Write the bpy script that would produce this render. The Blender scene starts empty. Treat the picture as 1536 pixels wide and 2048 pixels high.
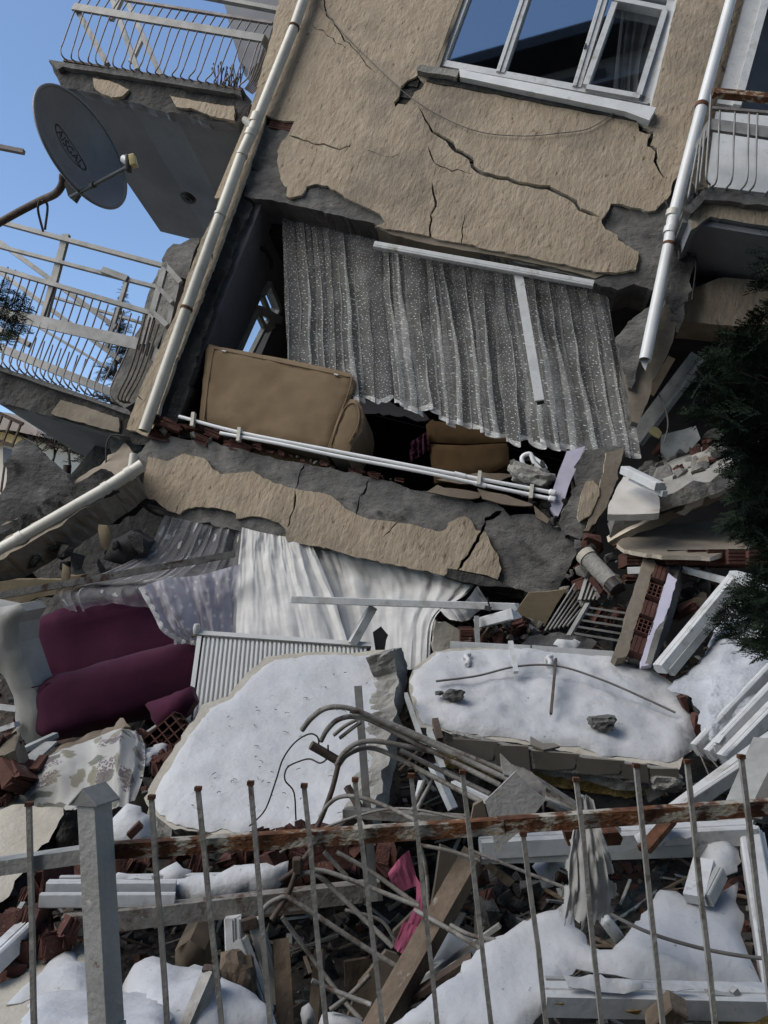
import bpy, bmesh, math, random
import numpy as np
from mathutils import Vector, Matrix, noise
from mathutils.geometry import delaunay_2d_cdt

scene = bpy.context.scene
COL = scene.collection
R = math.radians

# ------------------------------------------------------------------ camera
CAM = Vector((0, 0, 1.6)); PITCH = R(8.0); ROLL = R(4.0); LENS = 26.0
FPX = LENS / 36.0 * 2048; CX, CY = 768.0, 1024.0      # the photograph is 1536 x 2048
_f = Vector((0, math.cos(PITCH), math.sin(PITCH))); _r = Vector((1, 0, 0)); _u = _r.cross(_f)
CR = _r * math.cos(ROLL) - _u * math.sin(ROLL); CU = _u * math.cos(ROLL) + _r * math.sin(ROLL); CF = _f
cd = bpy.data.cameras.new('camera'); co = bpy.data.objects.new('camera', cd); COL.objects.link(co)
cd.sensor_fit = 'VERTICAL'; cd.sensor_height = 36; cd.lens = LENS; cd.clip_start = .05; cd.clip_end = 2000
co.matrix_world = Matrix(((CR.x, CU.x, -CF.x, CAM.x), (CR.y, CU.y, -CF.y, CAM.y), (CR.z, CU.z, -CF.z, CAM.z), (0, 0, 0, 1)))
scene.camera = co

# ------------------------------------------------------------------ light: open shade, soft light from the street side
SUN_EL, SUN_AZ = R(48), R(235)          # azimuth clockwise from +Y: behind the camera, a little to the left
w = bpy.data.worlds.new('World'); scene.world = w; w.use_nodes = True
nt = w.node_tree; bg = nt.nodes['Background']
sky = nt.nodes.new('ShaderNodeTexSky'); sky.sky_type = 'NISHITA'; sky.sun_disc = False
sky.sun_elevation = SUN_EL; sky.sun_rotation = SUN_AZ
sky.air_density = 1.0; sky.dust_density = 0.0; sky.ozone_density = 1.7
nt.links.new(sky.outputs[0], bg.inputs[0]); bg.inputs[1].default_value = .15
sl = bpy.data.lights.new('sun', 'SUN'); so = bpy.data.objects.new('sun', sl); COL.objects.link(so)
sl.energy = 3.4; sl.angle = R(54); sl.color = (1, .945, .86)
sd = Vector((math.sin(SUN_AZ) * math.cos(SUN_EL), math.cos(SUN_AZ) * math.cos(SUN_EL), math.sin(SUN_EL)))
so.rotation_euler = sd.to_track_quat('Z', 'Y').to_euler(); so.location = sd * 30
vs = scene.view_settings; vs.view_transform = 'Standard'; vs.look = 'None'; vs.gamma = 1; vs.exposure = .55
vs.use_curve_mapping = False
cy = scene.cycles; cy.use_denoising = True; cy.max_bounces = 6; cy.diffuse_bounces = 1; cy.glossy_bounces = 3
cy.transmission_bounces = 4; cy.transparent_max_bounces = 24; cy.caustics_reflective = False; cy.caustics_refractive = False

# ------------------------------------------------------------------ where a point of the photograph stands in the place
def ray(x, y): return CF + CR * ((x - CX) / FPX) - CU * ((y - CY) / FPX)
def P(x, y, d): return CAM + ray(x, y) * d
def onplane(x, y, pl):
    o, n = pl; r = ray(x, y); return CAM + r * ((o - CAM).dot(n) / r.dot(n))
def depth(p): return (p - CAM).dot(CF)
def plane3(a, b, c):
    a, b, c = P(*a), P(*b), P(*c); n = (b - a).cross(c - a).normalized()
    if n.dot(CAM - a) < 0: n = -n
    return (a, n)
_d0 = ((1050, 6.1), (1200, 5.3), (1300, 4.8), (1500, 3.9), (1700, 3.1), (2048, 2.5), (2300, 2.2))
def D(y):
    ys = [a for a, b in _d0]; return float(np.interp(y, ys, [b for a, b in _d0]))
# frame of the tilted building: BU along the front to the right, BV up, BW into the building
def rot(a, ax): return Matrix.Rotation(a, 3, ax)
BM = rot(R(-7), 'Z') @ rot(R(-8), 'X') @ rot(R(20.5), 'Y')
BU, BW, BV = BM.col[0].copy(), BM.col[1].copy(), BM.col[2].copy()
BO = P(768, 800, 6.5)
def bpl(w): return (BO + BW * w, -BW)
def FB(x, y, w=0): return onplane(x, y, bpl(w))
def dB(x, y, w=0): return depth(FB(x, y, w))
def loc(p): q = p - BO; return (q.dot(BU), q.dot(BV), q.dot(BW))
def W(u, v, w): return BO + BU * u + BV * v + BW * w

# ------------------------------------------------------------------ mesh collecting
class MB:
    def __init__(s): s.v = []; s.f = []; s.m = []; s.s = []
    def add(s, vs_, fs, mi=0, sm=False):
        b = len(s.v); s.v += [Vector(p) for p in vs_]
        for f in fs: s.f.append([b + i for i in f]); s.m.append(mi); s.s.append(sm)
        return s
    def bm(s, bm, mi=0, sm=False, M=None):
        bm.verts.index_update()
        s.add([(M @ x.co if M else x.co) for x in bm.verts], [[x.index for x in f.verts] for f in bm.faces], mi, sm); bm.free(); return s
    def mesh(s, name):
        me = bpy.data.meshes.new(name); me.from_pydata([tuple(p) for p in s.v], [], s.f)
        me.polygons.foreach_set('material_index', s.m); me.polygons.foreach_set('use_smooth', s.s); me.update(); return me

def frame_of(z, hint=None):
    z = z.normalized(); h = hint or Vector((0, 0, 1))
    if abs(z.dot(h)) > .97: h = Vector((1, 0, 0)) if abs(z.x) < .9 else Vector((0, 1, 0))
    x = h.cross(z).normalized(); return x, z.cross(x), z

def bar(mb, a, b, wd, ht, hint=None, mi=0, prof=None, chip=0, rnd=None):
    """a straight bar of rectangular or given section; hint is roughly the direction of its height"""
    x, y, z = frame_of(b - a, hint)
    pr = prof or [(-.5, -.5), (.5, -.5), (.5, .5), (-.5, .5)]
    n = len(pr); vs_ = []
    for e in (a, b):
        for (p, q) in pr:
            o = e + x * (p * wd) + y * (q * ht)
            if chip and rnd: o = o + z * rnd.uniform(-chip, chip)
            vs_.append(o)
    fs = [[i, (i + 1) % n, n + (i + 1) % n, n + i] for i in range(n)] + [list(range(n))[::-1], list(range(n, 2 * n))]
    mb.add(vs_, fs, mi); return mb
PVC = [(-.5, -.42), (-.42, -.5), (.42, -.5), (.5, -.42), (.5, .02), (.40, .06), (.40, .16), (.30, .2), (.30, .42), (.24, .5), (-.2, .5), (-.22, .44), (-.27, .44), (-.29, .5), (-.42, .5), (-.5, .42)]

def crom(pts, n):
    pts = [Vector(p) for p in pts]
    if len(pts) < 3: return [pts[0].lerp(pts[-1], i / n) for i in range(n + 1)]
    q = [pts[0] * 2 - pts[1]] + pts + [pts[-1] * 2 - pts[-2]]; out = []; m = len(pts) - 1
    for i in range(n + 1):
        t = i / n * m; k = min(int(t), m - 1); t -= k; a, b, c, d = q[k:k + 4]
        out.append(.5 * ((2 * b) + (c - a) * t + (2 * a - 5 * b + 4 * c - d) * t * t + (3 * b - a - 3 * c + d) * t ** 3))
    return out

def tube(mb, pts, r, n=8, steps=None, mi=0, cap=True, sq=False, hollow=0):
    pts = crom(pts, steps) if steps else [Vector(p) for p in pts]
    x = None; vs_ = []; m = len(pts)
    for i, p in enumerate(pts):
        t = (pts[min(i + 1, m - 1)] - pts[max(i - 1, 0)]).normalized()
        if x is None: x, y, _ = frame_of(t)
        x = (x - t * x.dot(t)).normalized(); y = t.cross(x)
        rr = r(i / (m - 1)) if callable(r) else r
        for k in range(n):
            a = 2 * math.pi * (k + .5) / n
            if sq: c = (math.copysign(1, math.cos(a)), math.copysign(1, math.sin(a)))
            else: c = (math.cos(a), math.sin(a))
            vs_.append(p + x * c[0] * rr + y * c[1] * rr)
    fs = [[i * n + k, i * n + (k + 1) % n, (i + 1) * n + (k + 1) % n, (i + 1) * n + k] for i in range(m - 1) for k in range(n)]
    mb.add(vs_, fs, mi, not sq)
    if cap:
        if hollow:
            for e, sgn in ((0, 1), (m - 1, -1)):
                o = pts[e]; t = (pts[1] - pts[0]).normalized() if e == 0 else (pts[-2] - pts[-1]).normalized()
                ring = vs_[e * n:(e + 1) * n]; inn = [o + (q - o) * hollow for q in ring]; dp = [q + t * .12 for q in inn]
                mb.add(ring + inn + dp, [[k, (k + 1) % n, n + (k + 1) % n, n + k] for k in range(n)] + [[n + k, n + (k + 1) % n, 2 * n + (k + 1) % n, 2 * n + k] for k in range(n)] + [[2 * n + k for k in range(n)]], mi)
        else: mb.add(vs_[:n], [list(range(n))[::-1]], mi); mb.add(vs_[-n:], [list(range(n))], mi)
    return mb

def inpoly(px, py, poly):
    poly = np.asarray(poly); x0, y0 = poly[:, 0], poly[:, 1]; x1, y1 = np.roll(x0, -1), np.roll(y0, -1)
    px = np.asarray(px)[:, None]; py = np.asarray(py)[:, None]
    c = ((y0 > py) != (y1 > py)); dy = np.where(y1 == y0, 1e-12, y1 - y0)
    return (np.sum(c & (px < (x1 - x0) * (py - y0) / dy + x0), axis=1) % 2) == 1
def edgedist(px, py, poly):
    poly = np.asarray(poly); a = poly; b = np.roll(poly, -1, axis=0); p = np.stack([px, py], 1)[:, None, :]
    ab = b - a; t = np.clip(((p - a) * ab).sum(2) / np.maximum((ab * ab).sum(1), 1e-12), 0, 1)
    return np.sqrt((((a + ab * t[..., None]) - p) ** 2).sum(2)).min(1)
def dense(p2, seg, jit, rnd, keep=False):
    out = []; n = len(p2)
    for i in range(n):
        a = np.array(p2[i]); b = np.array(p2[(i + 1) % n]); L = np.linalg.norm(b - a); k = max(1, int(L / seg))
        nr = np.array([-(b - a)[1], (b - a)[0]]) / max(L, 1e-9)
        for j in range(k):
            if jit and j and rnd.random() < .22: continue
            q = a + (b - a) * (j / k)
            if jit and (j or not keep): q = q + nr * (rnd.gauss(0, jit * .6) + 2.4 * jit * noise.fractal((q[0] * 5, q[1] * 5, i * .1), 1, 2, 3)) + (b - a) / max(L, 1e-9) * rnd.uniform(-.4, .4) * min(seg, L / k)
            out.append((float(q[0]), float(q[1])))
    return out
def cdt(out, holes, inner):
    vs_ = list(out); es = [(i, (i + 1) % len(out)) for i in range(len(out))]
    for h in holes:
        b = len(vs_); vs_ += h; es += [(b + i, b + (i + 1) % len(h)) for i in range(len(h))]
    vs_ += inner
    rv, re_, rf, _, _, _ = delaunay_2d_cdt([Vector(p) for p in vs_], es, [], 0, 1e-6)
    rv = np.array([(p.x, p.y) for p in rv]); tri = np.array([f for f in rf if len(f) == 3])
    c = rv[tri].mean(1); k = inpoly(c[:, 0], c[:, 1], out)
    for h in holes: k &= ~inpoly(c[:, 0], c[:, 1], h)
    return rv, tri[k]

def pbasis(pl):
    o, n = pl; e1 = CR - n * CR.dot(n); e1.normalize(); return o, e1, n.cross(e1), n

def plate(mb, px, pl, th, seg=.05, jit=.008, grid=.15, disp=.006, holes=(), seed=1, mi=0, ms=0, rug=0, dome=0, domew=.12, lump=0, lumps=3, smooth=True, thdir=None, back=True, wpts=None, wholes=()):
    """a slab: outline given in photograph points laid on plane pl (or wpts in the world), th thick away from the viewer;
    its face is a fine mesh with relief, its broken edges uneven; dome > 0 raises it like a snow cover"""
    rnd = random.Random(seed); o, e1, e2, n = pbasis(pl)
    to2 = lambda p: ((p - o).dot(e1), (p - o).dot(e2))
    o2 = [to2(onplane(x, y, pl)) for x, y in px] if wpts is None else [to2(p) for p in wpts]
    ar = sum(o2[i][0] * o2[(i + 1) % len(o2)][1] - o2[(i + 1) % len(o2)][0] * o2[i][1] for i in range(len(o2)))
    if ar < 0: o2 = o2[::-1]
    out = dense(o2, seg, jit, rnd)
    hs = [dense([to2(onplane(x, y, pl)) for x, y in h], seg, jit * .4, rnd) for h in holes] + [dense([to2(p) for p in h], seg, jit * .4, rnd) for h in wholes]
    a = np.array(out); lo, hi = a.min(0), a.max(0); inner = []
    if grid:
        gx = np.arange(lo[0], hi[0], grid); gy = np.arange(lo[1], hi[1], grid)
        g = [(x + rnd.uniform(-.3, .3) * grid, y + rnd.uniform(-.3, .3) * grid) for x in gx for y in gy]
        if g:
            ga = np.array(g); k = inpoly(ga[:, 0], ga[:, 1], out)
            if k.any():
                dd = edgedist(ga[:, 0], ga[:, 1], out)
                for h in hs:
                    k &= ~inpoly(ga[:, 0], ga[:, 1], h); dd = np.minimum(dd, edgedist(ga[:, 0], ga[:, 1], h))
                inner = [g[i] for i in np.nonzero(k & (dd > .35 * grid))[0]]
    rv, tri = cdt(out, hs, inner)
    if len(tri) == 0: return mb
    tv = rv[tri]; s = (tv[:, 1, 0] - tv[:, 0, 0]) * (tv[:, 2, 1] - tv[:, 0, 1]) - (tv[:, 2, 0] - tv[:, 0, 0]) * (tv[:, 1, 1] - tv[:, 0, 1])
    tri = np.where((s < 0)[:, None], tri[:, ::-1], tri)
    ed = edgedist(rv[:, 0], rv[:, 1], out) if dome else None
    front = []
    for i, (x, y) in enumerate(rv):
        z = 0
        if disp: z += disp * noise.noise((x * 9 + seed * 3.1, y * 9, seed))
        if dome:
            k = min(1, ed[i] / domew); z += dome * math.sqrt(max(0, 1 - (1 - k) ** 2))
            if lump: z += lump * k * noise.fractal((x * lumps + seed, y * lumps, seed * 1.7), 1, 2, 4)
        front.append(o + e1 * x + e2 * y + n * z)
    dv = (thdir if thdir is not None else -n) * th
    bk = [q + dv for q in [o + e1 * x + e2 * y for x, y in rv]]
    mb.add(front, tri.tolist(), mi, smooth or bool(dome))
    cnt = {}
    for t in tri.tolist():
        for q in range(3):
            e = (t[q], t[(q + 1) % 3]); cnt[e] = 1
    bnd = [e for e in cnt if (e[1], e[0]) not in cnt]
    if back:
        mb.add(bk, [t[::-1] for t in tri.tolist()], ms)
    if rug:
        mid = {}; nb = {}
        for i_, j_ in bnd:
            d2 = rv[j_] - rv[i_]; L = np.linalg.norm(d2) + 1e-9
            for q in (i_, j_): nb[q] = nb.get(q, np.zeros(2)) + np.array([d2[1], -d2[0]]) / L
        lay = [front]; K = 3
        for l in range(1, K):
            row = {}
            for q, v2 in nb.items():
                L = np.linalg.norm(v2) + 1e-9; of = v2 / L * rnd.uniform(-rug, rug * .6)
                row[q] = front[q].lerp(bk[q], l / K + rnd.uniform(-.1, .1)) + e1 * of[0] + e2 * of[1]
            lay.append(row)
        lay.append(bk)
        for l in range(K):
            for i_, j_ in bnd:
                mb.add([lay[l][i_], lay[l + 1][i_], lay[l + 1][j_], lay[l][j_]], [[0, 1, 2], [0, 2, 3]], ms)
    else:
        for i_, j_ in bnd: mb.add([front[i_], bk[i_], bk[j_], front[j_]], [[0, 1, 2, 3]], ms)
    return mb

def crack(pts, wd):
    """a thin jagged outline round a polyline: widths wd (in photograph points) at each point"""
    n = len(pts); L = []; Rr = []
    for i, (x, y) in enumerate(pts):
        a = pts[max(i - 1, 0)]; b = pts[min(i + 1, n - 1)]; dx, dy = b[0] - a[0], b[1] - a[1]; l = math.hypot(dx, dy)
        h = (wd[i] if isinstance(wd, (list, tuple)) else wd) * (.5 if 0 < i < n - 1 else .12)
        L.append((x - dy / l * h, y + dx / l * h)); Rr.append((x + dy / l * h, y - dx / l * h))
    return L + Rr[::-1]
def jag(pts, step, amp, seed):
    rnd = random.Random(seed); out = []
    for i in range(len(pts) - 1):
        (x0, y0), (x1, y1) = pts[i], pts[i + 1]; l = math.hypot(x1 - x0, y1 - y0); k = max(1, int(l / step))
        for j in range(k):
            t = j / k; o = rnd.uniform(-amp, amp) if (i or j) else 0
            out.append((x0 + (x1 - x0) * t - (y1 - y0) / l * o, y0 + (y1 - y0) * t + (x1 - x0) / l * o))
    return out + [pts[-1]]

def cloth(mb, rows, nu, nv, folds, amp, seed=1, lat=.5, amr=(.25, 1.5), scal=None, hemjit=0, hint=None, grow=1.0, mi=0, wr=0, cusp=0, wv=.35, drop=0):
    """hanging cloth through rows of control points (top row first), gathered into folds"""
    rnd = random.Random(seed); H = [crom(r, nu) for r in rows]
    ph = [rnd.uniform(-.9, .9) for _ in range(int(folds) + 3)]; am = [rnd.uniform(*amr) for _ in range(int(folds) + 3)]
    def fold(t):
        k = max(0, folds * t + .55 * noise.noise((t * folds * .55, seed * 2.3, 1)) * min(1, t * 12)); i = min(int(k), len(am) - 2); fr = k - i; s = fr * fr * (3 - 2 * fr)
        a = am[i] * (1 - s) + am[i + 1] * s; p = ph[i] * (1 - s) + ph[i + 1] * s
        return 2 * math.pi * k + p, a
    V = []
    for j in range(nv + 1): V.append([None] * (nu + 1))
    for i in range(nu + 1):
        colp = crom([h[i] for h in H], nv); t = i / nu; a, A = fold(t)
        for j in range(nv + 1):
            s = j / nv; p = colp[j]
            tx = (H[0][min(i + 1, nu)] - H[0][max(i - 1, 0)]).normalized()
            nn = hint or -CF
            g = amp * A * (.45 + .55 * min(1, s * 2)) * (1 + (grow - 1) * s)
            wob = wv * noise.noise((t * folds * .45, s * 1.5, seed)) + .3 * wv * noise.noise((t * folds, s * 5, seed + 3))
            g *= 1 + .55 * noise.noise((t * folds * .8 + 9, s * 1.6, seed))
            sh = math.sin(a + wob) * (1 - cusp) + cusp * (2 * abs(math.sin(.5 * (a + wob))) ** .75 - 1)
            q = p + nn * g * (sh + .3 * math.sin(2 * a + 3 * noise.noise((t * folds * .4, s, seed + 5)))) + tx * (lat * g * math.sin(2 * (a + wob)))
            if drop: q = q + (colp[-1] - colp[0]).normalized() * (drop * s * s * noise.fractal((t * folds * .9, seed, 4), 1, 2, 2))
            if wr: q = q + nn * wr * (noise.fractal((t * 7, s * 1.8, seed), 1, 2, 3) + .3 * noise.fractal((t * 9, s * 7, seed), 1, 2, 2))
            V[j][i] = q
    if scal:
        k, h = scal
        for i in range(nu + 1):
            d = (V[nv][i] - V[nv - 1][i]).normalized(); V[nv][i] = V[nv][i] + d * (h * abs(math.sin(math.pi * k * i / nu)) + (rnd.uniform(-1, 1) * hemjit))
    vs_ = [p for r in V for p in r]; n = nu + 1
    mb.add(vs_, [[j * n + i, j * n + i + 1, (j + 1) * n + i + 1, (j + 1) * n + i] for j in range(nv) for i in range(nu)], mi, True)
    return V

def rbox(mb, M, size, bev=.05, seg=3, mi=0, sm=True, bulge=0):
    bm = bmesh.new(); bmesh.ops.create_cube(bm, size=1)
    for v in bm.verts: v.co = Vector((v.co.x * size[0], v.co.y * size[1], v.co.z * size[2]))
    if bulge: bmesh.ops.subdivide_edges(bm, edges=bm.edges[:], cuts=5, use_grid_fill=True)
    es = [e for e in bm.edges if e.calc_face_angle(0) > .5]
    if bev: bmesh.ops.bevel(bm, geom=es, offset=bev, segments=seg, affect='EDGES', profile=.6)
    if bulge:
        for v in bm.verts:
            a, b, c = (v.co.x / size[0] * 2, v.co.y / size[1] * 2, v.co.z / size[2] * 2)
            v.co.y += math.copysign(bulge, b) * max(0, 1 - a * a) * max(0, 1 - c * c) * (abs(b) > .8)
            v.co.z += math.copysign(bulge, c) * max(0, 1 - a * a) * max(0, 1 - b * b) * (abs(c) > .8)
    return mb.bm(bm, mi, sm, M)
def cushion(mb, M, size, p=4.5, nz=.02, seed=1, mi=0):
    """plump upholstered block: rounded box with soft dents"""
    nu, nv = 72, 40; vs_ = []; f = lambda a: math.copysign(abs(a) ** (2 / p), a)
    for j in range(nv + 1):
        b = -math.pi / 2 + math.pi * j / nv
        for i in range(nu):
            a = 2 * math.pi * i / nu; q = Vector((f(math.cos(b)) * f(math.cos(a)), f(math.cos(b)) * f(math.sin(a)), f(math.sin(b))))
            w_ = Vector((q.x * size[0] / 2, q.y * size[1] / 2, q.z * size[2] / 2)); k = 1 + 0 * nz
            d_ = nz * noise.fractal(w_ * 3.2 + Vector((seed, 0, 0)), 1, 2, 4); vs_.append(M @ (w_ + q.normalized() * d_))
    mb.add(vs_, [[j * nu + i, j * nu + (i + 1) % nu, (j + 1) * nu + (i + 1) % nu, (j + 1) * nu + i] for j in range(nv) for i in range(nu)], mi, True); return mb
def mat4(o, x, y, z): return Matrix(((x.x, y.x, z.x, o.x), (x.y, y.y, z.y, o.y), (x.z, y.z, z.z, o.z), (0, 0, 0, 1)))

def hull(mb, size, seed, n=13, mi=0, M=None, boxy=.5):
    rnd = random.Random(seed); bm = bmesh.new()
    for i in range(n):
        v = Vector((rnd.uniform(-1, 1), rnd.uniform(-1, 1), rnd.uniform(-1, 1))); m = max(abs(v.x), abs(v.y), abs(v.z))
        v = v.normalized().lerp(v / m, boxy) * rnd.uniform(.8, 1)
        bm.verts.new((v.x * size[0] / 2, v.y * size[1] / 2, v.z * size[2] / 2))
    r = bmesh.ops.convex_hull(bm, input=bm.verts[:]); bmesh.ops.delete(bm, geom=[g for g in r['geom_interior'] if isinstance(g, bmesh.types.BMVert)], context='VERTS')
    return mb.bm(bm, mi, False, M)
def rock(mb, c, size, seed, sub=3, rough=.18, mi=0, Rm=None):
    """a broken lump: cube-ish body cut by noise, uneven facets"""
    bm = bmesh.new(); bmesh.ops.create_icosphere(bm, subdivisions=sub, radius=1)
    for v in bm.verts:
        p = v.co.copy(); m = max(abs(p.x), abs(p.y), abs(p.z)); p = p.lerp(p / m, .45)
        k = 1 + rough * noise.fractal(p * 1.6 + Vector((seed * 7.3, seed, 0)), 1, 2, 4) + .06 * noise.cell(p * 3 + Vector((seed, 0, 0)))
        v.co = Vector((p.x * k * size[0] / 2, p.y * k * size[1] / 2, p.z * k * size[2] / 2))
    M = Matrix.Translation(c) @ (Rm.to_4x4() if Rm else Matrix.Identity(4)); return mb.bm(bm, mi, False, M)

# ------------------------------------------------------------------ things and parts
class Thing:
    def __init__(s, name, label, cat, group=None, frame=None, kind=None):
        s.name, s.label, s.cat, s.group, s.kind = name, label, cat, group, kind; s.R = (frame or Matrix.Identity(3)); s.parts = []
    def part(s, name, mb, mats, up=None, label=None, kind=None):
        me = mb.mesh(name) if isinstance(mb, MB) else mb
        for m in (mats if isinstance(mats, (list, tuple)) else [mats]): me.materials.append(MAT[m])
        o = bpy.data.objects.new(name, me); COL.objects.link(o)
        if label: o['label'] = label
        if kind: o['kind'] = kind
        s.parts.append((o, up)); return o
    def done(s):
        allv = [p.co for o, _ in s.parts for p in o.data.vertices]
        n = np.array([(q.x, q.y, q.z) for q in allv]); lo, hi = n.min(0), n.max(0)
        base = Vector(((lo[0] + hi[0]) / 2, (lo[1] + hi[1]) / 2, lo[2])); Ri = s.R.transposed().to_4x4()
        if len(s.parts) == 1 and s.parts[0][0].name.split('.')[0] == s.name.split('.')[0]:
            e = s.parts[0][0]; e.data.transform(Ri @ Matrix.Translation(-base)); e.matrix_world = Matrix.Translation(base) @ s.R.to_4x4()
        else:
            e = bpy.data.objects.new(s.name, None); COL.objects.link(e); e.matrix_world = Matrix.Translation(base) @ s.R.to_4x4(); e.empty_display_size = .1
            cen = {}
            for o, up in s.parts:
                o.data.transform(Ri @ Matrix.Translation(-base)); bb = np.array([tuple(q.co) for q in o.data.vertices])
                c = Vector(((bb.min(0) + bb.max(0)) / 2).tolist()); o.data.transform(Matrix.Translation(-c)); cen[o.name] = c
                if up is not None: o.parent = up; o.location = c - cen[up.name]
                else: o.parent = e; o.location = c
        e['label'] = s.label; e['category'] = s.cat
        if s.group: e['group'] = s.group
        e['kind'] = s.kind or 'thing'
        s.obj = e; return e
def single(name, mb, mats, label, cat, group=None, frame=None, kind=None):
    t = Thing(name, label, cat, group, frame, kind); t.part(name, mb, mats); return t.done()
def structure(name, mb, mat):
    me = mb.mesh(name); me.materials.append(MAT[mat]); o = bpy.data.objects.new(name, me); COL.objects.link(o); o['kind'] = 'structure'; return o
# ------------------------------------------------------------------ materials
MAT = {}
def pm(name, c1, c2=None, scale=4, detail=6, rough=.8, bump=.3, bscale=40, stretch=(1, 1, 1), metal=0, spots=None, spec=.3, lo=.35, hi=.65, sss=0, bdist=.01, sheen=0, fine=None):
    m = bpy.data.materials.new(name); m.use_nodes = True; t = m.node_tree; b = t.nodes['Principled BSDF']; N = t.nodes.new; L = t.links.new
    b.inputs['Roughness'].default_value = rough; b.inputs['Metallic'].default_value = metal; b.inputs['Specular IOR Level'].default_value = spec
    tc = N('ShaderNodeTexCoord'); mp = N('ShaderNodeMapping'); L(tc.outputs['Object'], mp.inputs[0]); mp.inputs['Scale'].default_value = stretch
    oi = N('ShaderNodeObjectInfo'); ad = N('ShaderNodeVectorMath'); ad.operation = 'ADD'; sc_ = N('ShaderNodeVectorMath'); sc_.operation = 'SCALE'; sc_.inputs['Scale'].default_value = 17
    cb = N('ShaderNodeCombineXYZ'); L(oi.outputs['Random'], cb.inputs[0]); L(oi.outputs['Random'], cb.inputs[1]); L(cb.outputs[0], sc_.inputs[0]); L(mp.outputs[0], ad.inputs[0]); L(sc_.outputs[0], ad.inputs[1])
    vec = ad.outputs[0]
    no = N('ShaderNodeTexNoise'); no.inputs['Scale'].default_value = scale; no.inputs['Detail'].default_value = detail; no.inputs['Roughness'].default_value = .62; L(vec, no.inputs['Vector'])
    cr = N('ShaderNodeValToRGB'); cr.color_ramp.elements[0].position = lo; cr.color_ramp.elements[1].position = hi
    cr.color_ramp.elements[0].color = (*c1, 1); cr.color_ramp.elements[1].color = (*(c2 or c1), 1); L(no.outputs['Fac'], cr.inputs[0]); colr = cr.outputs[0]
    def mixin(colr, fac, c):
        mx = N('ShaderNodeMix'); mx.data_type = 'RGBA'; L(fac, mx.inputs[0]); L(colr, mx.inputs[6]); mx.inputs[7].default_value = (*c, 1); return mx.outputs[2]
    for sp in (spots or []):
        c, sc2, a, z = sp[:4]; st2 = sp[4] if len(sp) > 4 else None
        n2 = N('ShaderNodeTexNoise'); n2.inputs['Scale'].default_value = sc2; n2.inputs['Detail'].default_value = 8; n2.inputs['Roughness'].default_value = .65
        if st2:
            m2 = N('ShaderNodeMapping'); m2.inputs['Scale'].default_value = st2; L(tc.outputs['Object'], m2.inputs[0]); L(m2.outputs[0], n2.inputs['Vector'])
        else:
            L(vec, n2.inputs['Vector'])
        r2 = N('ShaderNodeMapRange'); r2.inputs[1].default_value = a; r2.inputs[2].default_value = z; L(n2.outputs['Fac'], r2.inputs[0]); colr = mixin(colr, r2.outputs[0], c)
    L(colr, b.inputs['Base Color'])
    if bump:
        nb = N('ShaderNodeTexNoise'); nb.inputs['Scale'].default_value = bscale; nb.inputs['Detail'].default_value = 5; L(vec, nb.inputs['Vector'])
        bp = N('ShaderNodeBump'); bp.inputs['Strength'].default_value = bump; bp.inputs['Distance'].default_value = bdist; L(nb.outputs['Fac'], bp.inputs['Height'])
        nrm = bp.outputs[0]
        if fine:
            nf = N('ShaderNodeTexNoise'); nf.inputs['Scale'].default_value = fine[0]; nf.inputs['Detail'].default_value = 4; L(vec, nf.inputs['Vector'])
            bf = N('ShaderNodeBump'); bf.inputs['Strength'].default_value = fine[1]; bf.inputs['Distance'].default_value = fine[2]; L(nf.outputs['Fac'], bf.inputs['Height']); L(nrm, bf.inputs['Normal']); nrm = bf.outputs[0]
        L(nrm, b.inputs['Normal'])
    if sss: b.inputs['Subsurface Weight'].default_value = sss; b.inputs['Subsurface Radius'].default_value = (.02, .025, .03)
    if sheen: b.inputs['Sheen Weight'].default_value = sheen
    MAT[name] = m; return m
# rough-cast plaster: dripping vertical grooves, pit shade painted as dark spots, along the building's own up axis (local z)
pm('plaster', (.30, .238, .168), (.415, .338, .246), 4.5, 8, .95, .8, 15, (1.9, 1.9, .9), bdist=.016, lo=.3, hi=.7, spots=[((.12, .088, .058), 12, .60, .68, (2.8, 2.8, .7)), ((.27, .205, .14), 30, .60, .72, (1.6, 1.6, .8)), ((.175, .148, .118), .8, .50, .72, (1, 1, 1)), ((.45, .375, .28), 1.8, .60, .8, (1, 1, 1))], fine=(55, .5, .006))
pm('plaster_edge', (.42, .35, .26), (.56, .49, .39), 8, 6, .95, .5, 60)
pm('plaster_pale', (.38, .345, .28), (.50, .46, .385), 3, 7, .92, .5, 35, spots=[((.36, .30, .22), 5, .58, .75)], fine=(90, .4, .006))
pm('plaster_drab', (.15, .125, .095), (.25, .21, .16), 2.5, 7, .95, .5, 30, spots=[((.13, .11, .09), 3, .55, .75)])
pm('concrete', (.085, .082, .076), (.175, .168, .155), 2.2, 9, .95, .9, 14, (1, 1, 1.4), bdist=.02, spots=[((.22, .21, .19), 11, .62, .75), ((.04, .038, .035), 3.5, .58, .72)], fine=(70, .6, .01))
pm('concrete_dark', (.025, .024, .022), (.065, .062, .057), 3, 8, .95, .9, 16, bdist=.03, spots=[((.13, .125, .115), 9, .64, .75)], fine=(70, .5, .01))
pm('concrete_pale', (.18, .172, .155), (.33, .315, .28), 3, 8, .95, .8, 18, bdist=.025, spots=[((.15, .14, .12), 6, .58, .74)], fine=(80, .6, .008))
pm('soffit', (.15, .155, .165), (.205, .21, .22), 1.2, 6, .9, .25, 60, spots=[((.12, .12, .12), 1.5, .58, .8), ((.33, .33, .33), 7, .66, .8)])
pm('brick', (.058, .025, .019), (.118, .052, .039), 5, 6, .9, .6, 50, spots=[((.36, .30, .26), 9, .62, .74), ((.06, .028, .022), 4, .6, .75)])
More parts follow.
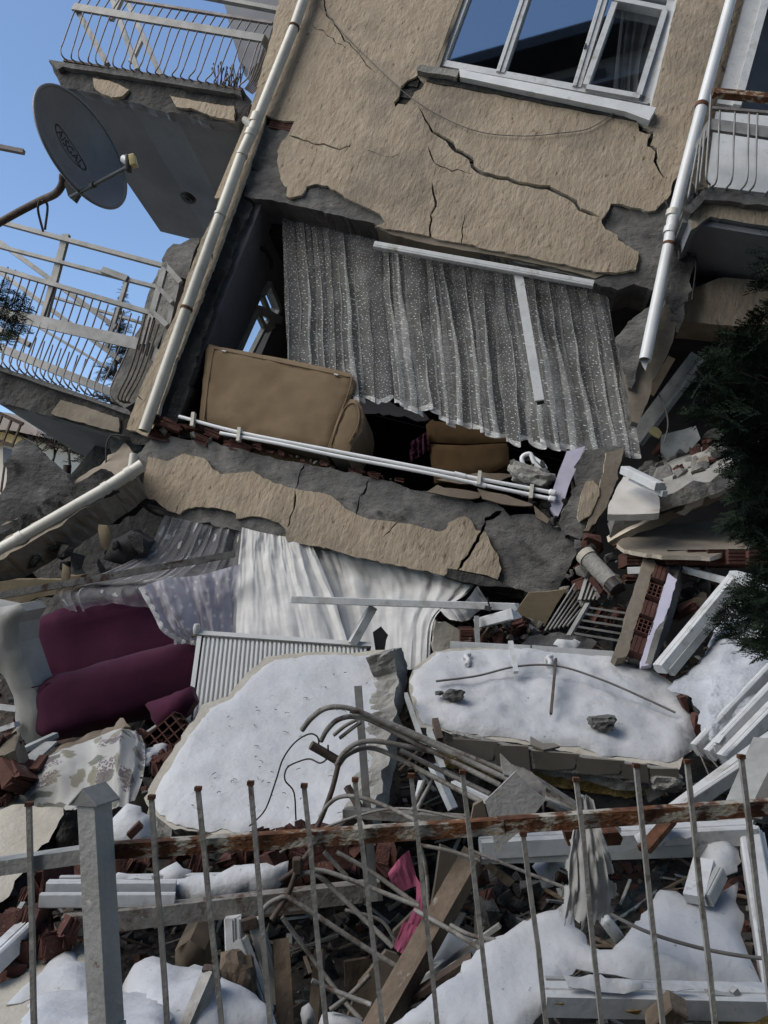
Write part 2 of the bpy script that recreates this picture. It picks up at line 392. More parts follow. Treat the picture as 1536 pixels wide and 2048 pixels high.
pm('mortar', (.20, .19, .175), (.33, .31, .28), 8, 6, .95, .9, 30, bdist=.02)
pm('pvc', (.48, .48, .47), (.66, .66, .65), 6, 7, .42, .15, 40, spec=.45, spots=[((.27, .245, .21), 6, .52, .74), ((.18, .16, .14), 16, .62, .76)])
pm('pvc_dirty', (.25, .25, .235), (.42, .42, .395), 5, 6, .5, .15, 40, spec=.4, spots=[((.2, .18, .15), 7, .55, .75)])
pm('pipe_white', (.58, .58, .57), (.70, .70, .69), 2, 5, .4, .05, 30, spec=.5, spots=[((.45, .38, .30), 4, .62, .85)])
pm('pipe_cream', (.46, .43, .36), (.60, .57, .49), 2, 6, .45, .1, 30, spec=.45, spots=[((.30, .27, .22), 3, .55, .8)])
pm('heat_pipe', (.70, .70, .69), (.80, .80, .79), 6, 4, .35, .1, 60, spec=.5, spots=[((.4, .37, .33), 14, .64, .8)])
pm('rust', (.06, .026, .015), (.15, .062, .03), 18, 8, .85, .6, 60, spots=[((.05, .022, .014), 7, .58, .72)])
pm('rail_rust', (.075, .030, .016), (.21, .085, .034), 14, 8, .85, .9, 70, (1, 1, 1.5), spec=.3, bdist=.006, spots=[((.42, .38, .30), 12, .50, .57, (1, 1, 2.5)), ((.36, .20, .075), 22, .60, .70), ((.04, .02, .014), 17, .58, .68), ((.05, .026, .018), 5, .56, .70)])
pm('post_paint', (.29, .28, .255), (.41, .40, .37), 7, 8, .55, .35, 60, spec=.4, spots=[((.27, .16, .07), 9, .62, .74), ((.10, .045, .022), 24, .66, .73), ((.23, .22, .195), 3.5, .52, .75), ((.52, .51, .48), 14, .64, .75)])
pm('bar_paint', (.25, .232, .20), (.38, .355, .315), 14, 8, .6, .35, 80, spec=.35, spots=[((.12, .07, .042), 16, .58, .70), ((.50, .48, .44), 30, .62, .74), ((.17, .15, .125), 4, .55, .7)])
pm('tube_paint', (.15, .138, .118), (.27, .252, .222), 14, 8, .6, .35, 70, spec=.35, spots=[((.075, .045, .03), 11, .53, .64), ((.42, .405, .375), 20, .62, .73)])
pm('dark_steel', (.045, .032, .026), (.11, .08, .06), 8, 7, .75, .4, 60, spots=[((.2, .17, .14), 10, .62, .75)])
pm('rail_white', (.17, .165, .152), (.29, .282, .265), 6, 7, .55, .2, 60, spec=.4, spots=[((.20, .13, .085), 9, .62, .74), ((.28, .26, .23), 3, .55, .75)])
pm('rail_bar', (.13, .11, .105), (.25, .22, .21), 8, 5, .6, .2, 60, spec=.35, spots=[((.14, .075, .06), 7, .56, .7)])
pm('dish', (.12, .12, .12), (.16, .16, .16), 2, 5, .45, .05, 40, spec=.35, spots=[((.11, .11, .11), 3, .55, .8, (6, 6, 1))])
pm('black_print', (.012, .012, .013), (.02, .02, .02), 5, 2, .6, 0)
pm('black_plastic', (.02, .02, .02), (.035, .034, .033), 5, 4, .5, .1)
pm('lnb_yellow', (.52, .42, .18), (.62, .52, .27), 8, 5, .5, .1)
pm('snow', (.45, .45, .45), (.56, .56, .56), 2.6, 8, .6, .6, 8, bdist=.022, sss=.12, spec=.25, spots=[((.40, .41, .43), 3.2, .55, .85), ((.20, .185, .165), 34, .64, .71), ((.44, .425, .43), 1.3, .55, .8)], fine=(45, .25, .008))
pm('snow_dirty', (.34, .35, .37), (.55, .56, .58), 3, 8, .7, .9, 12, bdist=.03, sss=.08, spec=.25, spots=[((.16, .155, .15), 6, .60, .74), ((.26, .24, .22), 26, .66, .78)], fine=(60, .6, .01))
pm('purple', (.044, .006, .022), (.074, .012, .036), 3, 5, .9, .2, 160, sheen=.05, bdist=.004)
pm('purple_dark', (.035, .008, .024), (.06, .014, .04), 3, 5, .9, .2, 160, sheen=.2)
pm('tan_fabric', (.17, .115, .064), (.225, .157, .09), 2.4, 6, .95, .35, 220, sheen=.15, bdist=.003, spots=[((.15, .10, .055), 2, .56, .75)])
pm('brown_fabric', (.085, .05, .022), (.13, .078, .034), 3, 6, .95, .3, 200, bdist=.003)
pm('cream_leather', (.30, .288, .258), (.42, .405, .365), 2, 5, .55, .15, 60, spec=.35, spots=[((.26, .24, .21), 2.5, .56, .78)])
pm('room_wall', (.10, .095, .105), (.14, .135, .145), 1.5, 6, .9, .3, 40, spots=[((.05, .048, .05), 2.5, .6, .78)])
pm('room_dark', (.03, .029, .03), (.055, .052, .052), 3, 6, .95, .4, 20)  # near-black base colour carries the shade of rooms and cavities
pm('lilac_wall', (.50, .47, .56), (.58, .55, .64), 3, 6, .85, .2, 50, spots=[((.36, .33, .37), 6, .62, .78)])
pm('wood', (.10, .072, .048), (.19, .142, .10), 9, 9, .85, .8, 40, (1, 1, .6), spots=[((.34, .30, .26), 8, .60, .72, (2, 2, .5)), ((.055, .04, .03), 5, .6, .72)])
pm('panel_brown', (.145, .112, .08), (.23, .185, .138), 3, 7, .8, .25, 30, spots=[((.12, .09, .065), 4, .58, .74)])
pm('panel_tan', (.15, .115, .07), (.22, .175, .11), 3, 7, .8, .25, 30, spots=[((.15, .11, .07), 4, .58, .74)])
pm('foam', (.22, .15, .045), (.36, .26, .10), 9, 7, .95, .9, 20, bdist=.03, spots=[((.15, .09, .03), 7, .58, .7)])
pm('tile', (.16, .14, .115), (.22, .195, .165), 2, 6, .45, .1, 40, spec=.45, spots=[((.11, .095, .08), 5, .58, .75)])
pm('pink', (.30, .062, .12), (.40, .10, .17), 4, 6, .9, .3, 120, sheen=.2, bdist=.004)
pm('rag', (.30, .28, .25), (.46, .43, .39), 5, 7, .6, .6, 24, spec=.35, bdist=.02, spots=[((.13, .115, .10), 6, .58, .72)])
pm('stone_sill', (.62, .62, .61), (.74, .74, .73), 5, 7, .6, .2, 40, spots=[((.40, .37, .33), 8, .6, .76)])
pm('marble', (.46, .42, .37), (.62, .59, .54), 3, 8, .5, .15, 30, spots=[((.30, .24, .18), 2.5, .55, .72)])
pm('ground', (.09, .085, .08), (.16, .15, .14), 3, 8, .95, .8, 20, bdist=.03)
pm('rubble', (.018, .016, .014), (.05, .043, .037), 5, 8, .95, 1, 12, bdist=.06, spots=[((.07, .03, .02), 4, .58, .68), ((.13, .12, .11), 9, .64, .74)])  # base darkened so the colour itself holds the shade of the hollows
pm('bark', (.05, .038, .03), (.09, .07, .055), 6, 7, .95, .8, 20, (1, 1, .3), bdist=.02)
pm('leaf_dark', (.010, .017, .010), (.028, .044, .024), 6, 4, .75, .1, 40, spec=.15)
pm('leaf_fir', (.030, .035, .030), (.06, .065, .055), 6, 4, .8, .1, 40, spec=.15)
pm('twig', (.045, .036, .03), (.08, .065, .055), 6, 4, .9, .3, 40)
pm('far_wall', (.62, .53, .43), (.72, .64, .54), 1, 5, .9, .1, 20)
pm('far_painted_sun', (.70, .50, .22), (.78, .58, .28), 1, 5, .9, .1, 20)  # yellow of direct sun put into the colour
pm('far_roof', (.30, .24, .20), (.38, .31, .26), 2, 5, .9, .1, 20)
pm('opp_wall', (.10, .105, .12), (.14, .145, .16), 1, 5, .9, .1, 20)
pm('opp_dark', (.02, .022, .028), (.03, .032, .04), 1, 5, .6, .1, 20)
pm('cable', (.10, .09, .08), (.16, .15, .135), 8, 4, .7, 0)
pm('wire', (.02, .018, .016), (.05, .04, .035), 8, 4, .7, 0)
pm('debris_dark', (.05, .04, .032), (.10, .08, .065), 6, 5, .9, .4, 40)
pm('radiator', (.66, .65, .61), (.75, .745, .71), 3, 5, .4, .05, 40, spec=.5, spots=[((.5, .45, .38), 6, .64, .82)])

def glass_mat(name, tint, refl, rough=.02):
    m = bpy.data.materials.new(name); m.use_nodes = True; t = m.node_tree; t.nodes.remove(t.nodes['Principled BSDF']); N = t.nodes.new; L = t.links.new
    g = N('ShaderNodeBsdfGlossy'); g.inputs['Roughness'].default_value = rough; g.inputs['Color'].default_value = (.9, .95, 1, 1)
    tr = N('ShaderNodeBsdfTransparent'); tr.inputs['Color'].default_value = (*tint, 1); mx = N('ShaderNodeMixShader'); mx.inputs[0].default_value = refl
    L(tr.outputs[0], mx.inputs[1]); L(g.outputs[0], mx.inputs[2]); L(mx.outputs[0], t.nodes['Material Output'].inputs[0]); MAT[name] = m
glass_mat('window_glass', (.62, .64, .66), .36); glass_mat('broken_glass', (.75, .8, .8), .15, .05); glass_mat('pane_glass', (.85, .87, .9), .12)

def sheer(name, col, dens, dots=None, flowers=None, trans=.5, grain=0):
    """thin woven cloth: partly open weave, light passes through it; dots/flowers are denser embroidery"""
    m = bpy.data.materials.new(name); m.use_nodes = True; t = m.node_tree; t.nodes.remove(t.nodes['Principled BSDF']); N = t.nodes.new; L = t.links.new
    tc = N('ShaderNodeTexCoord'); uv = tc.outputs['UV']
    df = N('ShaderNodeBsdfDiffuse'); tl = N('ShaderNodeBsdfTranslucent'); tr = N('ShaderNodeBsdfTransparent'); cm = N('ShaderNodeMixShader'); cm.inputs[0].default_value = trans
    L(df.outputs[0], cm.inputs[1]); L(tl.outputs[0], cm.inputs[2]); mx = N('ShaderNodeMixShader'); L(tr.outputs[0], mx.inputs[1]); L(cm.outputs[0], mx.inputs[2])
    no = N('ShaderNodeTexNoise'); no.inputs['Scale'].default_value = 6; no.inputs['Detail'].default_value = 6; L(tc.outputs['Object'], no.inputs['Vector'])
    cr = N('ShaderNodeValToRGB'); cr.color_ramp.elements[0].position = .35; cr.color_ramp.elements[1].position = .7
    cr.color_ramp.elements[0].color = (*[c * .78 for c in col], 1); cr.color_ramp.elements[1].color = (*col, 1); L(no.outputs['Fac'], cr.inputs[0]); c = cr.outputs[0]
    fac = None
    def math_(op, a, b):
        q = N('ShaderNodeMath'); q.operation = op
        for i, v in enumerate((a, b)):
            if isinstance(v, (int, float)): q.inputs[i].default_value = v
            else: L(v, q.inputs[i])
        return q.outputs[0]
    def ramp(v, a, z):
        q = N('ShaderNodeMapRange'); q.inputs[1].default_value = a; q.inputs[2].default_value = z; L(v, q.inputs[0]); return q.outputs[0]
    f = None
    for (sx, sy, rad, k) in (dots or []):
        mp = N('ShaderNodeMapping'); mp.inputs['Scale'].default_value = (sx, sy, 1); L(uv, mp.inputs[0])
        v = N('ShaderNodeTexVoronoi'); v.voronoi_dimensions = '2D'; v.inputs['Scale'].default_value = 1; v.inputs['Randomness'].default_value = .9; L(mp.outputs[0], v.inputs['Vector'])
        d = math_('MULTIPLY', ramp(v.outputs['Distance'], rad, rad * .55), k); f = d if f is None else math_('MAXIMUM', f, d)
    if flowers:
        sx, sy, cut = flowers
        mp = N('ShaderNodeMapping'); mp.inputs['Scale'].default_value = (sx, sy, 1); L(uv, mp.inputs[0])
        v = N('ShaderNodeTexVoronoi'); v.voronoi_dimensions = '2D'; v.inputs['Scale'].default_value = 1; v.inputs['Randomness'].default_value = .7; L(mp.outputs[0], v.inputs['Vector'])
        n2 = N('ShaderNodeTexNoise'); n2.inputs['Scale'].default_value = 5; n2.inputs['Detail'].default_value = 2; L(mp.outputs[0], n2.inputs['Vector'])
        r1 = math_('ADD', v.outputs['Distance'], math_('MULTIPLY', n2.outputs['Fac'], .45)); d = math_('MULTIPLY', ramp(r1, cut, cut - .06), .75); f = d if f is None else math_('MAXIMUM', f, d)
    dn = ramp(no.outputs['Fac'], .2, .8); dn = math_('ADD', math_('MULTIPLY', dn, .12), dens - .06)
    if f is not None:
        dn = math_('MAXIMUM', dn, f); mc = N('ShaderNodeMix'); mc.data_type = 'RGBA'; L(f, mc.inputs[0]); L(c, mc.inputs[6]); mc.inputs[7].default_value = (.86, .86, .84, 1); c = mc.outputs[2]
    L(dn, mx.inputs[0]); L(c, df.inputs[0]); L(c, tl.inputs[0]); L(mx.outputs[0], t.nodes['Material Output'].inputs[0]); MAT[name] = m
sheer('curtain_dots', (.70, .69, .65), .31, dots=[(128, 50, .16, 1.0), (250, 98, .25, .36)], trans=.38)
sheer('curtain_lace_edge', (.74, .73, .70), .80, dots=[(150, 3, .34, 1.0)], trans=.3)
sheer('sheer_grey', (.58, .57, .58), .40, flowers=(10, 4, .38), trans=.45)
sheer('lace_lilac', (.62, .60, .65), .86, flowers=(9, 6, .40), trans=.4)
sheer('curtain_white', (.66, .645, .61), 1.15, trans=.12)
sheer('window_net', (.85, .87, .85), .92, trans=.2)
sheer('rag_film', (.56, .54, .50), .95, trans=.25)

# mattress cover: cream cloth with grey leaves and mauve blossom clusters
def floral():
    m = pm('floral', (.37, .362, .335), (.45, .44, .41), 3, 5, .9, .3, 60, bdist=.004); t = m.node_tree; N = t.nodes.new; L = t.links.new; b = t.nodes['Principled BSDF']
    src = b.inputs['Base Color'].links[0].from_socket; tc = N('ShaderNodeTexCoord')
    def cell(sc, off, rad, col, prev, nz=.4, inner=None):
        mp = N('ShaderNodeMapping'); mp.inputs['Scale'].default_value = sc; mp.inputs['Location'].default_value = off; L(tc.outputs['UV'], mp.inputs[0])
        v = N('ShaderNodeTexVoronoi'); v.voronoi_dimensions = '2D'; v.inputs['Scale'].default_value = 1; v.inputs['Randomness'].default_value = .8; L(mp.outputs[0], v.inputs['Vector'])
        n2 = N('ShaderNodeTexNoise'); n2.inputs['Scale'].default_value = 4; L(mp.outputs[0], n2.inputs['Vector'])
        a = N('ShaderNodeMath'); a.operation = 'MULTIPLY_ADD'; L(n2.outputs['Fac'], a.inputs[0]); a.inputs[1].default_value = nz; L(v.outputs['Distance'], a.inputs[2])
        r = N('ShaderNodeMapRange'); r.inputs[1].default_value = rad; r.inputs[2].default_value = rad - .05; L(a.outputs[0], r.inputs[0]); fac = r.outputs[0]
        if inner:
            v2 = N('ShaderNodeTexVoronoi'); v2.voronoi_dimensions = '2D'; v2.inputs['Scale'].default_value = inner; L(mp.outputs[0], v2.inputs['Vector'])
            r2 = N('ShaderNodeMapRange'); r2.inputs[1].default_value = .5; r2.inputs[2].default_value = .3; L(v2.outputs['Distance'], r2.inputs[0])
            q = N('ShaderNodeMath'); q.operation = 'MULTIPLY'; L(fac, q.inputs[0]); L(r2.outputs[0], q.inputs[1]); fac = q.outputs[0]
        mx = N('ShaderNodeMix'); mx.data_type = 'RGBA'; L(fac, mx.inputs[0]); L(prev, mx.inputs[6]); mx.inputs[7].default_value = (*col, 1); return mx.outputs[2]
    c = cell((3.4, 6.0, 1), (.2, .4, 0), .46, (.16, .16, .135), src); c = cell((6.4, 3.0, 1), (.7, .1, 0), .44, (.23, .215, .165), c)
    c = cell((3.5, 3.3, 1), (.35, .75, 0), .52, (.15, .11, .13), c, .45, 17)
    L(c, b.inputs['Base Color'])
floral()
def setuv(me, nu, nv):
    """grid meshes: u across, v down"""
    uv = me.uv_layers.new(name='UVMap'); n = nu + 1; li = np.empty(len(me.loops), int); me.loops.foreach_get('vertex_index', li)
    a = np.zeros((len(li), 2)); k = li < n * (nv + 1); a[k, 0] = (li[k] % n) / nu; a[k, 1] = (li[k] // n) / nv; uv.data.foreach_set('uv', a.ravel())
# ------------------------------------------------------------------ ground and street
g = MB(); g.add([(-400, -400, 0), (400, -400, 0), (400, 600, 0), (-400, 600, 0)], [[0, 1, 2, 3]]); structure('ground', g, 'ground')

# ------------------------------------------------------------------ the tilted apartment building (local x = along the front, y = inward, z = up)
B = Thing('apartment_building', 'collapsed beige plastered apartment building tilting sideways over the rubble', 'building', frame=BM)
def bbox(mb, u0, u1, v0, v1, w0, w1, mi=0):
    c = [W(u, v, w_) for w_ in (w0, w1) for v in (v0, v1) for u in (u0, u1)]
    return mb.add(c, [[0, 1, 3, 2], [4, 6, 7, 5], [0, 4, 5, 1], [2, 3, 7, 6], [0, 2, 6, 4], [1, 5, 7, 3]], mi)

WIN = [(950, -85), (868, 137), (1300, 222), (1356, -8)]
crk1 = crack(jag([(838, 215), (850, 238), (866, 262), (884, 273), (902, 292), (922, 306), (940, 318), (955, 342), (985, 352), (1030, 363), (1080, 374), (1112, 381), (1135, 395), (1160, 416), (1180, 427), (1200, 434)], 12, 3.2, 3), [5, 4, 5, 5, 6, 6, 7, 13] + [8.5] * 200)
crk1b = crack(jag([(855, 290), (870, 325), (905, 340), (948, 346)], 10, 3, 5), 2.2)
crk2 = crack(jag([(1283, 236), (1281, 259), (1303, 266), (1297, 292), (1314, 300), (1309, 322), (1318, 341), (1334, 360)], 9, 2, 7), [12, 12, 12, 11, 10, 9] + [7] * 8 + [5] * 60)
crk3 = crack(jag([(864, 365), (866, 390), (872, 402), (862, 430), (860, 460), (856, 486)], 8, 2, 9), [2, 3] + [4.5] * 60)
crk4 = crack(jag([(578, 271), (605, 279), (632, 289), (648, 289), (680, 298), (700, 293), (703, 285)], 9, 2, 11), 3.2)
crk5 = crack(jag([(645, -10), (655, 30), (668, 50), (690, 80), (712, 104), (735, 130), (750, 145)], 10, 3, 13), 3)
crk6 = crack(jag([(625, 50), (645, 62), (665, 78), (682, 90), (702, 95)], 10, 3, 15), 1.8)
crk7 = crack(jag([(930, 430), (926, 460), (923, 492)], 9, 2, 17), 1.6)
crk8 = crack(jag([(735, 300), (760, 308), (785, 315), (800, 305)], 9, 2, 17), 1.5)
hole_br = [(816, 160), (836, 152), (850, 165), (843, 178), (830, 184), (822, 200), (812, 210), (796, 208), (790, 212), (786, 206), (797, 192), (803, 172)]
pl_out = [(735, -330), (1600, -170), (1462, -2), (1430, 120), (1395, 235), (1365, 340), (1357, 352), (1346, 364), (1342, 385), (1335, 397), (1311, 418), (1297, 422), (1245, 407), (1222, 407), (1213, 425), (1200, 440), (1209, 457), (1237, 470), (1239, 480), (1277, 504), (1274, 525), (1271, 541), (1230, 545), (1192, 542), (1110, 525), (1040, 511), (960, 495), (870, 474), (800, 461), (750, 453), (762, 447), (772, 443), (758, 428), (734, 415), (703, 403), (683, 389), (659, 374), (632, 367), (615, 371), (605, 386), (592, 393), (582, 396), (570, 393), (573, 376), (561, 359), (555, 328), (555, 301), (565, 281), (576, 271), (588, 242), (560, 240), (535, 232), (520, 236), (542, 180), (607, -5)]
mb = MB(); plate(mb, pl_out, bpl(0), .034, seg=.035, jit=.006, grid=.16, disp=.006, holes=[WIN, crk1, crk1b, crk2, crk3, crk4, crk5, crk6, crk7, crk8, hole_br], seed=4, ms=1)
B.part('plaster_coat', mb, ['plaster', 'plaster_edge'], label='cracked beige roughcast plaster with broken lower edge')
mb = MB(); plate(mb, [(735, -330), (1600, -170), (1478, -2), (1362, 345), (1345, 395), (560, 255), (525, 236), (607, -5)], bpl(.042), .2, seg=.3, jit=0, grid=0, disp=0, holes=[WIN])
B.part('masonry', mb, 'concrete_dark')
# the broken beam over the room and the one carrying its floor
mb = MB(); plate(mb, [(520, 250), (560, 257), (800, 300), (1060, 350), (1346, 396), (1352, 440), (1340, 490), (1322, 560), (1304, 580), (1268, 566), (1238, 580), (1200, 572), (1170, 560), (1100, 542), (1000, 515), (900, 494), (790, 466), (745, 447), (680, 432), (600, 412), (545, 400), (500, 398), (488, 391), (493, 340), (508, 285)], bpl(.036), .38, seg=.035, jit=.007, grid=.05, disp=.02, seed=6, rug=.02, thdir=BW)
B.part('lintel_beam', mb, 'concrete', label='bare grey concrete beam above the open room')
mb = MB(); plate(mb, [(820, 462), (750, 455), (790, 470), (850, 487), (960, 505), (1110, 535), (1190, 556), (1205, 548), (1150, 533), (960, 495)], bpl(.02), .3, seg=.05, jit=.004, grid=0, disp=0, seed=8, thdir=BW)
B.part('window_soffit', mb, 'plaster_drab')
lowb = [(290, 884), (318, 872), (372, 878), (420, 884), (470, 898), (540, 912), (610, 927), (700, 944), (760, 960), (840, 980), (895, 987), (950, 1002), (1000, 1010), (1018, 1030), (1060, 1028), (1105, 1040), (1150, 1072), (1165, 1092), (1150, 1120), (1125, 1160), (1104, 1197), (1060, 1188), (1000, 1170), (900, 1148), (760, 1120), (600, 1087), (480, 1064), (400, 1048), (330, 1028), (270, 1005), (258, 985), (268, 950), (276, 908)]
lc1 = crack(jag([(609, 926), (597, 956), (592, 978), (590, 1003), (583, 1027), (574, 1056)], 8, 2, 21), 3.2)
lc2 = crack(jag([(739, 956), (728, 985), (717, 1000), (714, 1022), (708, 1046)], 8, 2, 22), 3)
lc3 = crack(jag([(842, 984), (824, 1003), (812, 1016), (795, 1041), (778, 1062), (760, 1079)], 8, 2, 23), 2.2)
lc4 = crack(jag([(1003, 1022), (974, 1041), (962, 1063), (946, 1097), (932, 1118), (914, 1140)], 8, 2, 24), [10, 11, 10, 8] + [6] * 40)
lc5 = crack(jag([(300, 886), (345, 900), (400, 915), (440, 905)], 9, 2, 25), 2.5)
mb = MB(); plate(mb, lowb, bpl(.036), .45, seg=.035, jit=.008, grid=.05, disp=.022, seed=9, rug=.03, thdir=BW, holes=[lc1, lc2, lc4])
B.part('floor_beam', mb, 'concrete', label='bare grey concrete beam below the open room')
lpl = [(296, 916), (338, 921), (367, 907), (409, 918), (426, 936), (443, 948), (474, 945), (507, 941), (528, 955), (592, 978), (622, 982), (660, 989), (683, 1009), (714, 1031), (735, 1035), (784, 1041), (816, 1048), (879, 1063), (893, 1058), (897, 1044), (932, 1031), (943, 1044), (950, 1060), (974, 1065), (981, 1086), (994, 1107), (1003, 1139), (995, 1160), (967, 1150), (893, 1136), (892, 1150), (841, 1139), (770, 1125), (700, 1111), (646, 1094), (572, 1083), (573, 1060), (555, 1043), (531, 1036), (497, 1033), (474, 1038), (470, 1026), (436, 1017), (392, 1013), (369, 1019), (358, 1027), (338, 1022), (311, 999), (281, 992), (284, 977), (291, 941)]
mb = MB(); plate(mb, lpl, bpl(0), .032, seg=.03, jit=.005, grid=.14, disp=.006, holes=[lc1, lc2, lc3, lc4], seed=12, ms=1)
B.part('plaster_coat', mb, ['plaster', 'plaster_edge'], label='torn strip of beige plaster on the floor beam')
mb = MB(); plate(mb, [(898, 1138), (960, 1150), (1000, 1162), (1030, 1176), (960, 1172), (890, 1153)], bpl(.0), .3, seg=.04, jit=.004, grid=0, thdir=BW); B.part('broken_edge', mb, 'concrete_dark')
# left column: plaster strip outside, broken concrete jamb towards the room
mb = MB(); plate(mb, [(610, -10), (560, -10), (530, 120), (498, 230), (476, 300), (455, 340), (432, 420), (402, 482), (372, 560), (350, 632), (306, 722), (270, 805), (252, 858), (300, 872), (352, 720), (400, 600), (440, 490), (492, 350), (522, 260)], bpl(.0), .05, seg=.04, jit=.005, grid=.14, disp=.006, seed=14, ms=1, holes=[crack(jag([(425, 470), (418, 500), (424, 520)], 6, 2, 3), 3), crack(jag([(286, 770), (276, 790), (285, 800)], 6, 2, 3), 2)])
B.part('plaster_coat', mb, ['plaster', 'plaster_edge'], label='beige plaster strip behind the cream downpipe')
mb = MB(); plate(mb, [(610, -5), (590, -5), (500, 240), (460, 345), (380, 560), (262, 850), (262, 885), (300, 892), (345, 862), (372, 800), (398, 700), (430, 612), (455, 540), (478, 472), (508, 408), (500, 392), (530, 300), (560, 200)], bpl(.055), .3, seg=.04, jit=.012, grid=.06, disp=.03, seed=15, rug=.04, thdir=BW)
B.part('corner_column', mb, 'concrete_dark')
# right column, crushed
mb = MB(); plate(mb, [(1480, -5), (1448, -5), (1385, 220), (1348, 360), (1340, 480), (1318, 560), (1330, 600), (1352, 668), (1368, 640), (1375, 580), (1392, 520), (1400, 470), (1385, 400), (1412, 260), (1500, -5)], bpl(.03), .3, seg=.04, jit=.012, grid=.06, disp=.04, seed=16, rug=.04, thdir=BW)
B.part('corner_column', mb, 'concrete')
mb = MB(); plate(mb, [(1520, -5), (1440, -5), (1395, 160), (1380, 240), (1368, 330), (1395, 380), (1460, 380)], bpl(.01), .03, seg=.05, jit=.006, grid=.15, seed=17); B.part('plaster_coat', mb, ['plaster'], label='beige plaster strip beside the white downpipe')

# inside of the room
mb = MB()
uL, uR, vF, vC = -1.86, 2.6, -.82, 1.66
LW = (W(uL, 0, 0), BU)                        # plane of the left inner wall
wq = [onplane(x, y, LW) for x, y in ((472, 712), (538, 560), (562, 618), (520, 715))]
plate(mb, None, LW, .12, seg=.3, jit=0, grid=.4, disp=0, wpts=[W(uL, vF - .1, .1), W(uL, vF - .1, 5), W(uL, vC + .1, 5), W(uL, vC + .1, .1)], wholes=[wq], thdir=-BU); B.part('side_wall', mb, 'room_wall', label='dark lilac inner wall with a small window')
wp = MB(); fr = MB()
def lw(x, y, k=0): return onplane(x, y, LW) + BU * k
for q in ([(472, 712), (512, 622), (527, 655), (498, 712)], [(522, 592), (536, 566), (557, 618), (543, 643)]):
    pts = [lw(x, y, -.03) for x, y in q]; wp.add(pts, [[0, 1, 2, 3]])
    for i in range(4): bar(fr, lw(*q[i], .01), lw(*q[(i + 1) % 4], .01), .05, .05, BU)
bar(fr, lw(512, 618, .02), lw(556, 640, .02), .09, .07, BU); bar(fr, lw(527, 655, .02), lw(543, 643, .02), .12, .06, BU)
sw = B.part('window', fr, 'pvc_dirty'); B.part('pane', wp, 'pane_glass', up=sw)
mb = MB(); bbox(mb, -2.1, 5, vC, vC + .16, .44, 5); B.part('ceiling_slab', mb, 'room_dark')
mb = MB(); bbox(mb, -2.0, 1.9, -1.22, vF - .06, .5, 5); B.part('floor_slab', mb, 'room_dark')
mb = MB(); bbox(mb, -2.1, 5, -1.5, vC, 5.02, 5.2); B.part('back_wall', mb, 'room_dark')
for q in (jag([(520, 495), (534, 512), (541, 535)], 6, 4, 4),):      # broken socket and cable hole on the wall
    mb = MB(); tube(mb, [lw(x, y, .01) for x, y in q], .022, 5); B.part('wall_break', mb, 'room_dark')
# rest of the body: floors above, sides, back; it carries on beyond the picture
mb = MB(); bbox(mb, -2.35, -2.12, 1.7, 8.5, .06, 7); B.part('side_wall', mb, 'plaster', label='outer side wall of the upper floors')
mb = MB(); bbox(mb, 4.9, 5.1, -1.5, 8.5, .3, 7); B.part('side_wall', mb, 'plaster', label='outer side wall out of sight')
mb = MB(); bbox(mb, -2.12, 4.9, 1.9, 8.5, 7.0, 7.2); B.part('back_wall', mb, 'plaster_drab')
mb = MB(); bbox(mb, -2.12, 4.9, 8.3, 8.5, .05, 7.0); B.part('roof_slab', mb, 'concrete')
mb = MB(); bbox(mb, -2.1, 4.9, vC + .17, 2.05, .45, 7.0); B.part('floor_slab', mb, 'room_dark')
mb = MB(); plate(mb, [(735, -330), (1600, -170), (1640, -420), (820, -640)], bpl(.01), .2, seg=.4, jit=0, grid=0, disp=0); B.part('upper_wall', mb, 'plaster')

# upper window: white frame, three lights, stone sill
fr = MB(); wz = .07
def fbar(mb, a, b, wd, dp, w_=wz, prof=None): bar(mb, FB(*a, w_), FB(*b, w_), wd, dp, -BW, prof=prof)
for a, b, wd in (((958, -70), (882, 134), .075), ((1346, -2), (1290, 212), .10), ((876, 130), (1296, 208), .075), ((945, -75), (1350, 0), .08)): fbar(fr, a, b, wd, .08)
wn = B.part('window', fr, 'pvc', label='white framed window with stone sill on the upper floor')
for a, b in (((1066, -45), (1000, 152)), ((1212, -16), (1152, 181))):
    m2 = MB(); fbar(m2, a, b, .085, .10); fbar(m2, (a[0] - 4, a[1]), (b[0] - 4, b[1]), .03, .125); B.part('mullion', m2, 'pvc', up=wn)
m2 = MB()
for a, b in (((1228, 12), (1170, 176)), ((1228, 4), (1332, 25)), ((1328, 28), (1276, 196)), ((1172, 180), (1278, 199))): fbar(m2, a, b, .055, .09, wz - .03)
B.part('sash', m2, 'pvc', up=wn)
m2 = MB(); bar(m2, FB(1172, 88, 0), FB(1169, 97, 0), .012, .02, -BW); B.part('handle', m2, 'black_plastic', up=wn)
for q in ([(962, -68), (886, 134), (996, 155), (1064, -48)], [(1068, -46), (1004, 155), (1150, 182), (1212, -18)], [(1214, -16), (1156, 182), (1284, 206), (1342, 0)]):
    m2 = MB(); m2.add([FB(x, y, .085) for x, y in q], [[0, 1, 2, 3]]); B.part('pane', m2, 'window_glass', up=wn)
m2 = MB(); plate(m2, [(918, 138), (1303, 213), (1300, 233), (912, 152)], bpl(-.07), .26, seg=.2, jit=.001, grid=0, disp=0, thdir=BW); B.part('sill', m2, 'stone_sill', up=wn)
m2 = MB(); plate(m2, [(834, 128), (918, 140), (914, 153), (832, 141)], bpl(-.065), .24, seg=.04, jit=.003, grid=0, disp=0, thdir=BW, ms=0); B.part('sill', m2, 'concrete_pale', up=wn, label='grey broken end of the window sill')
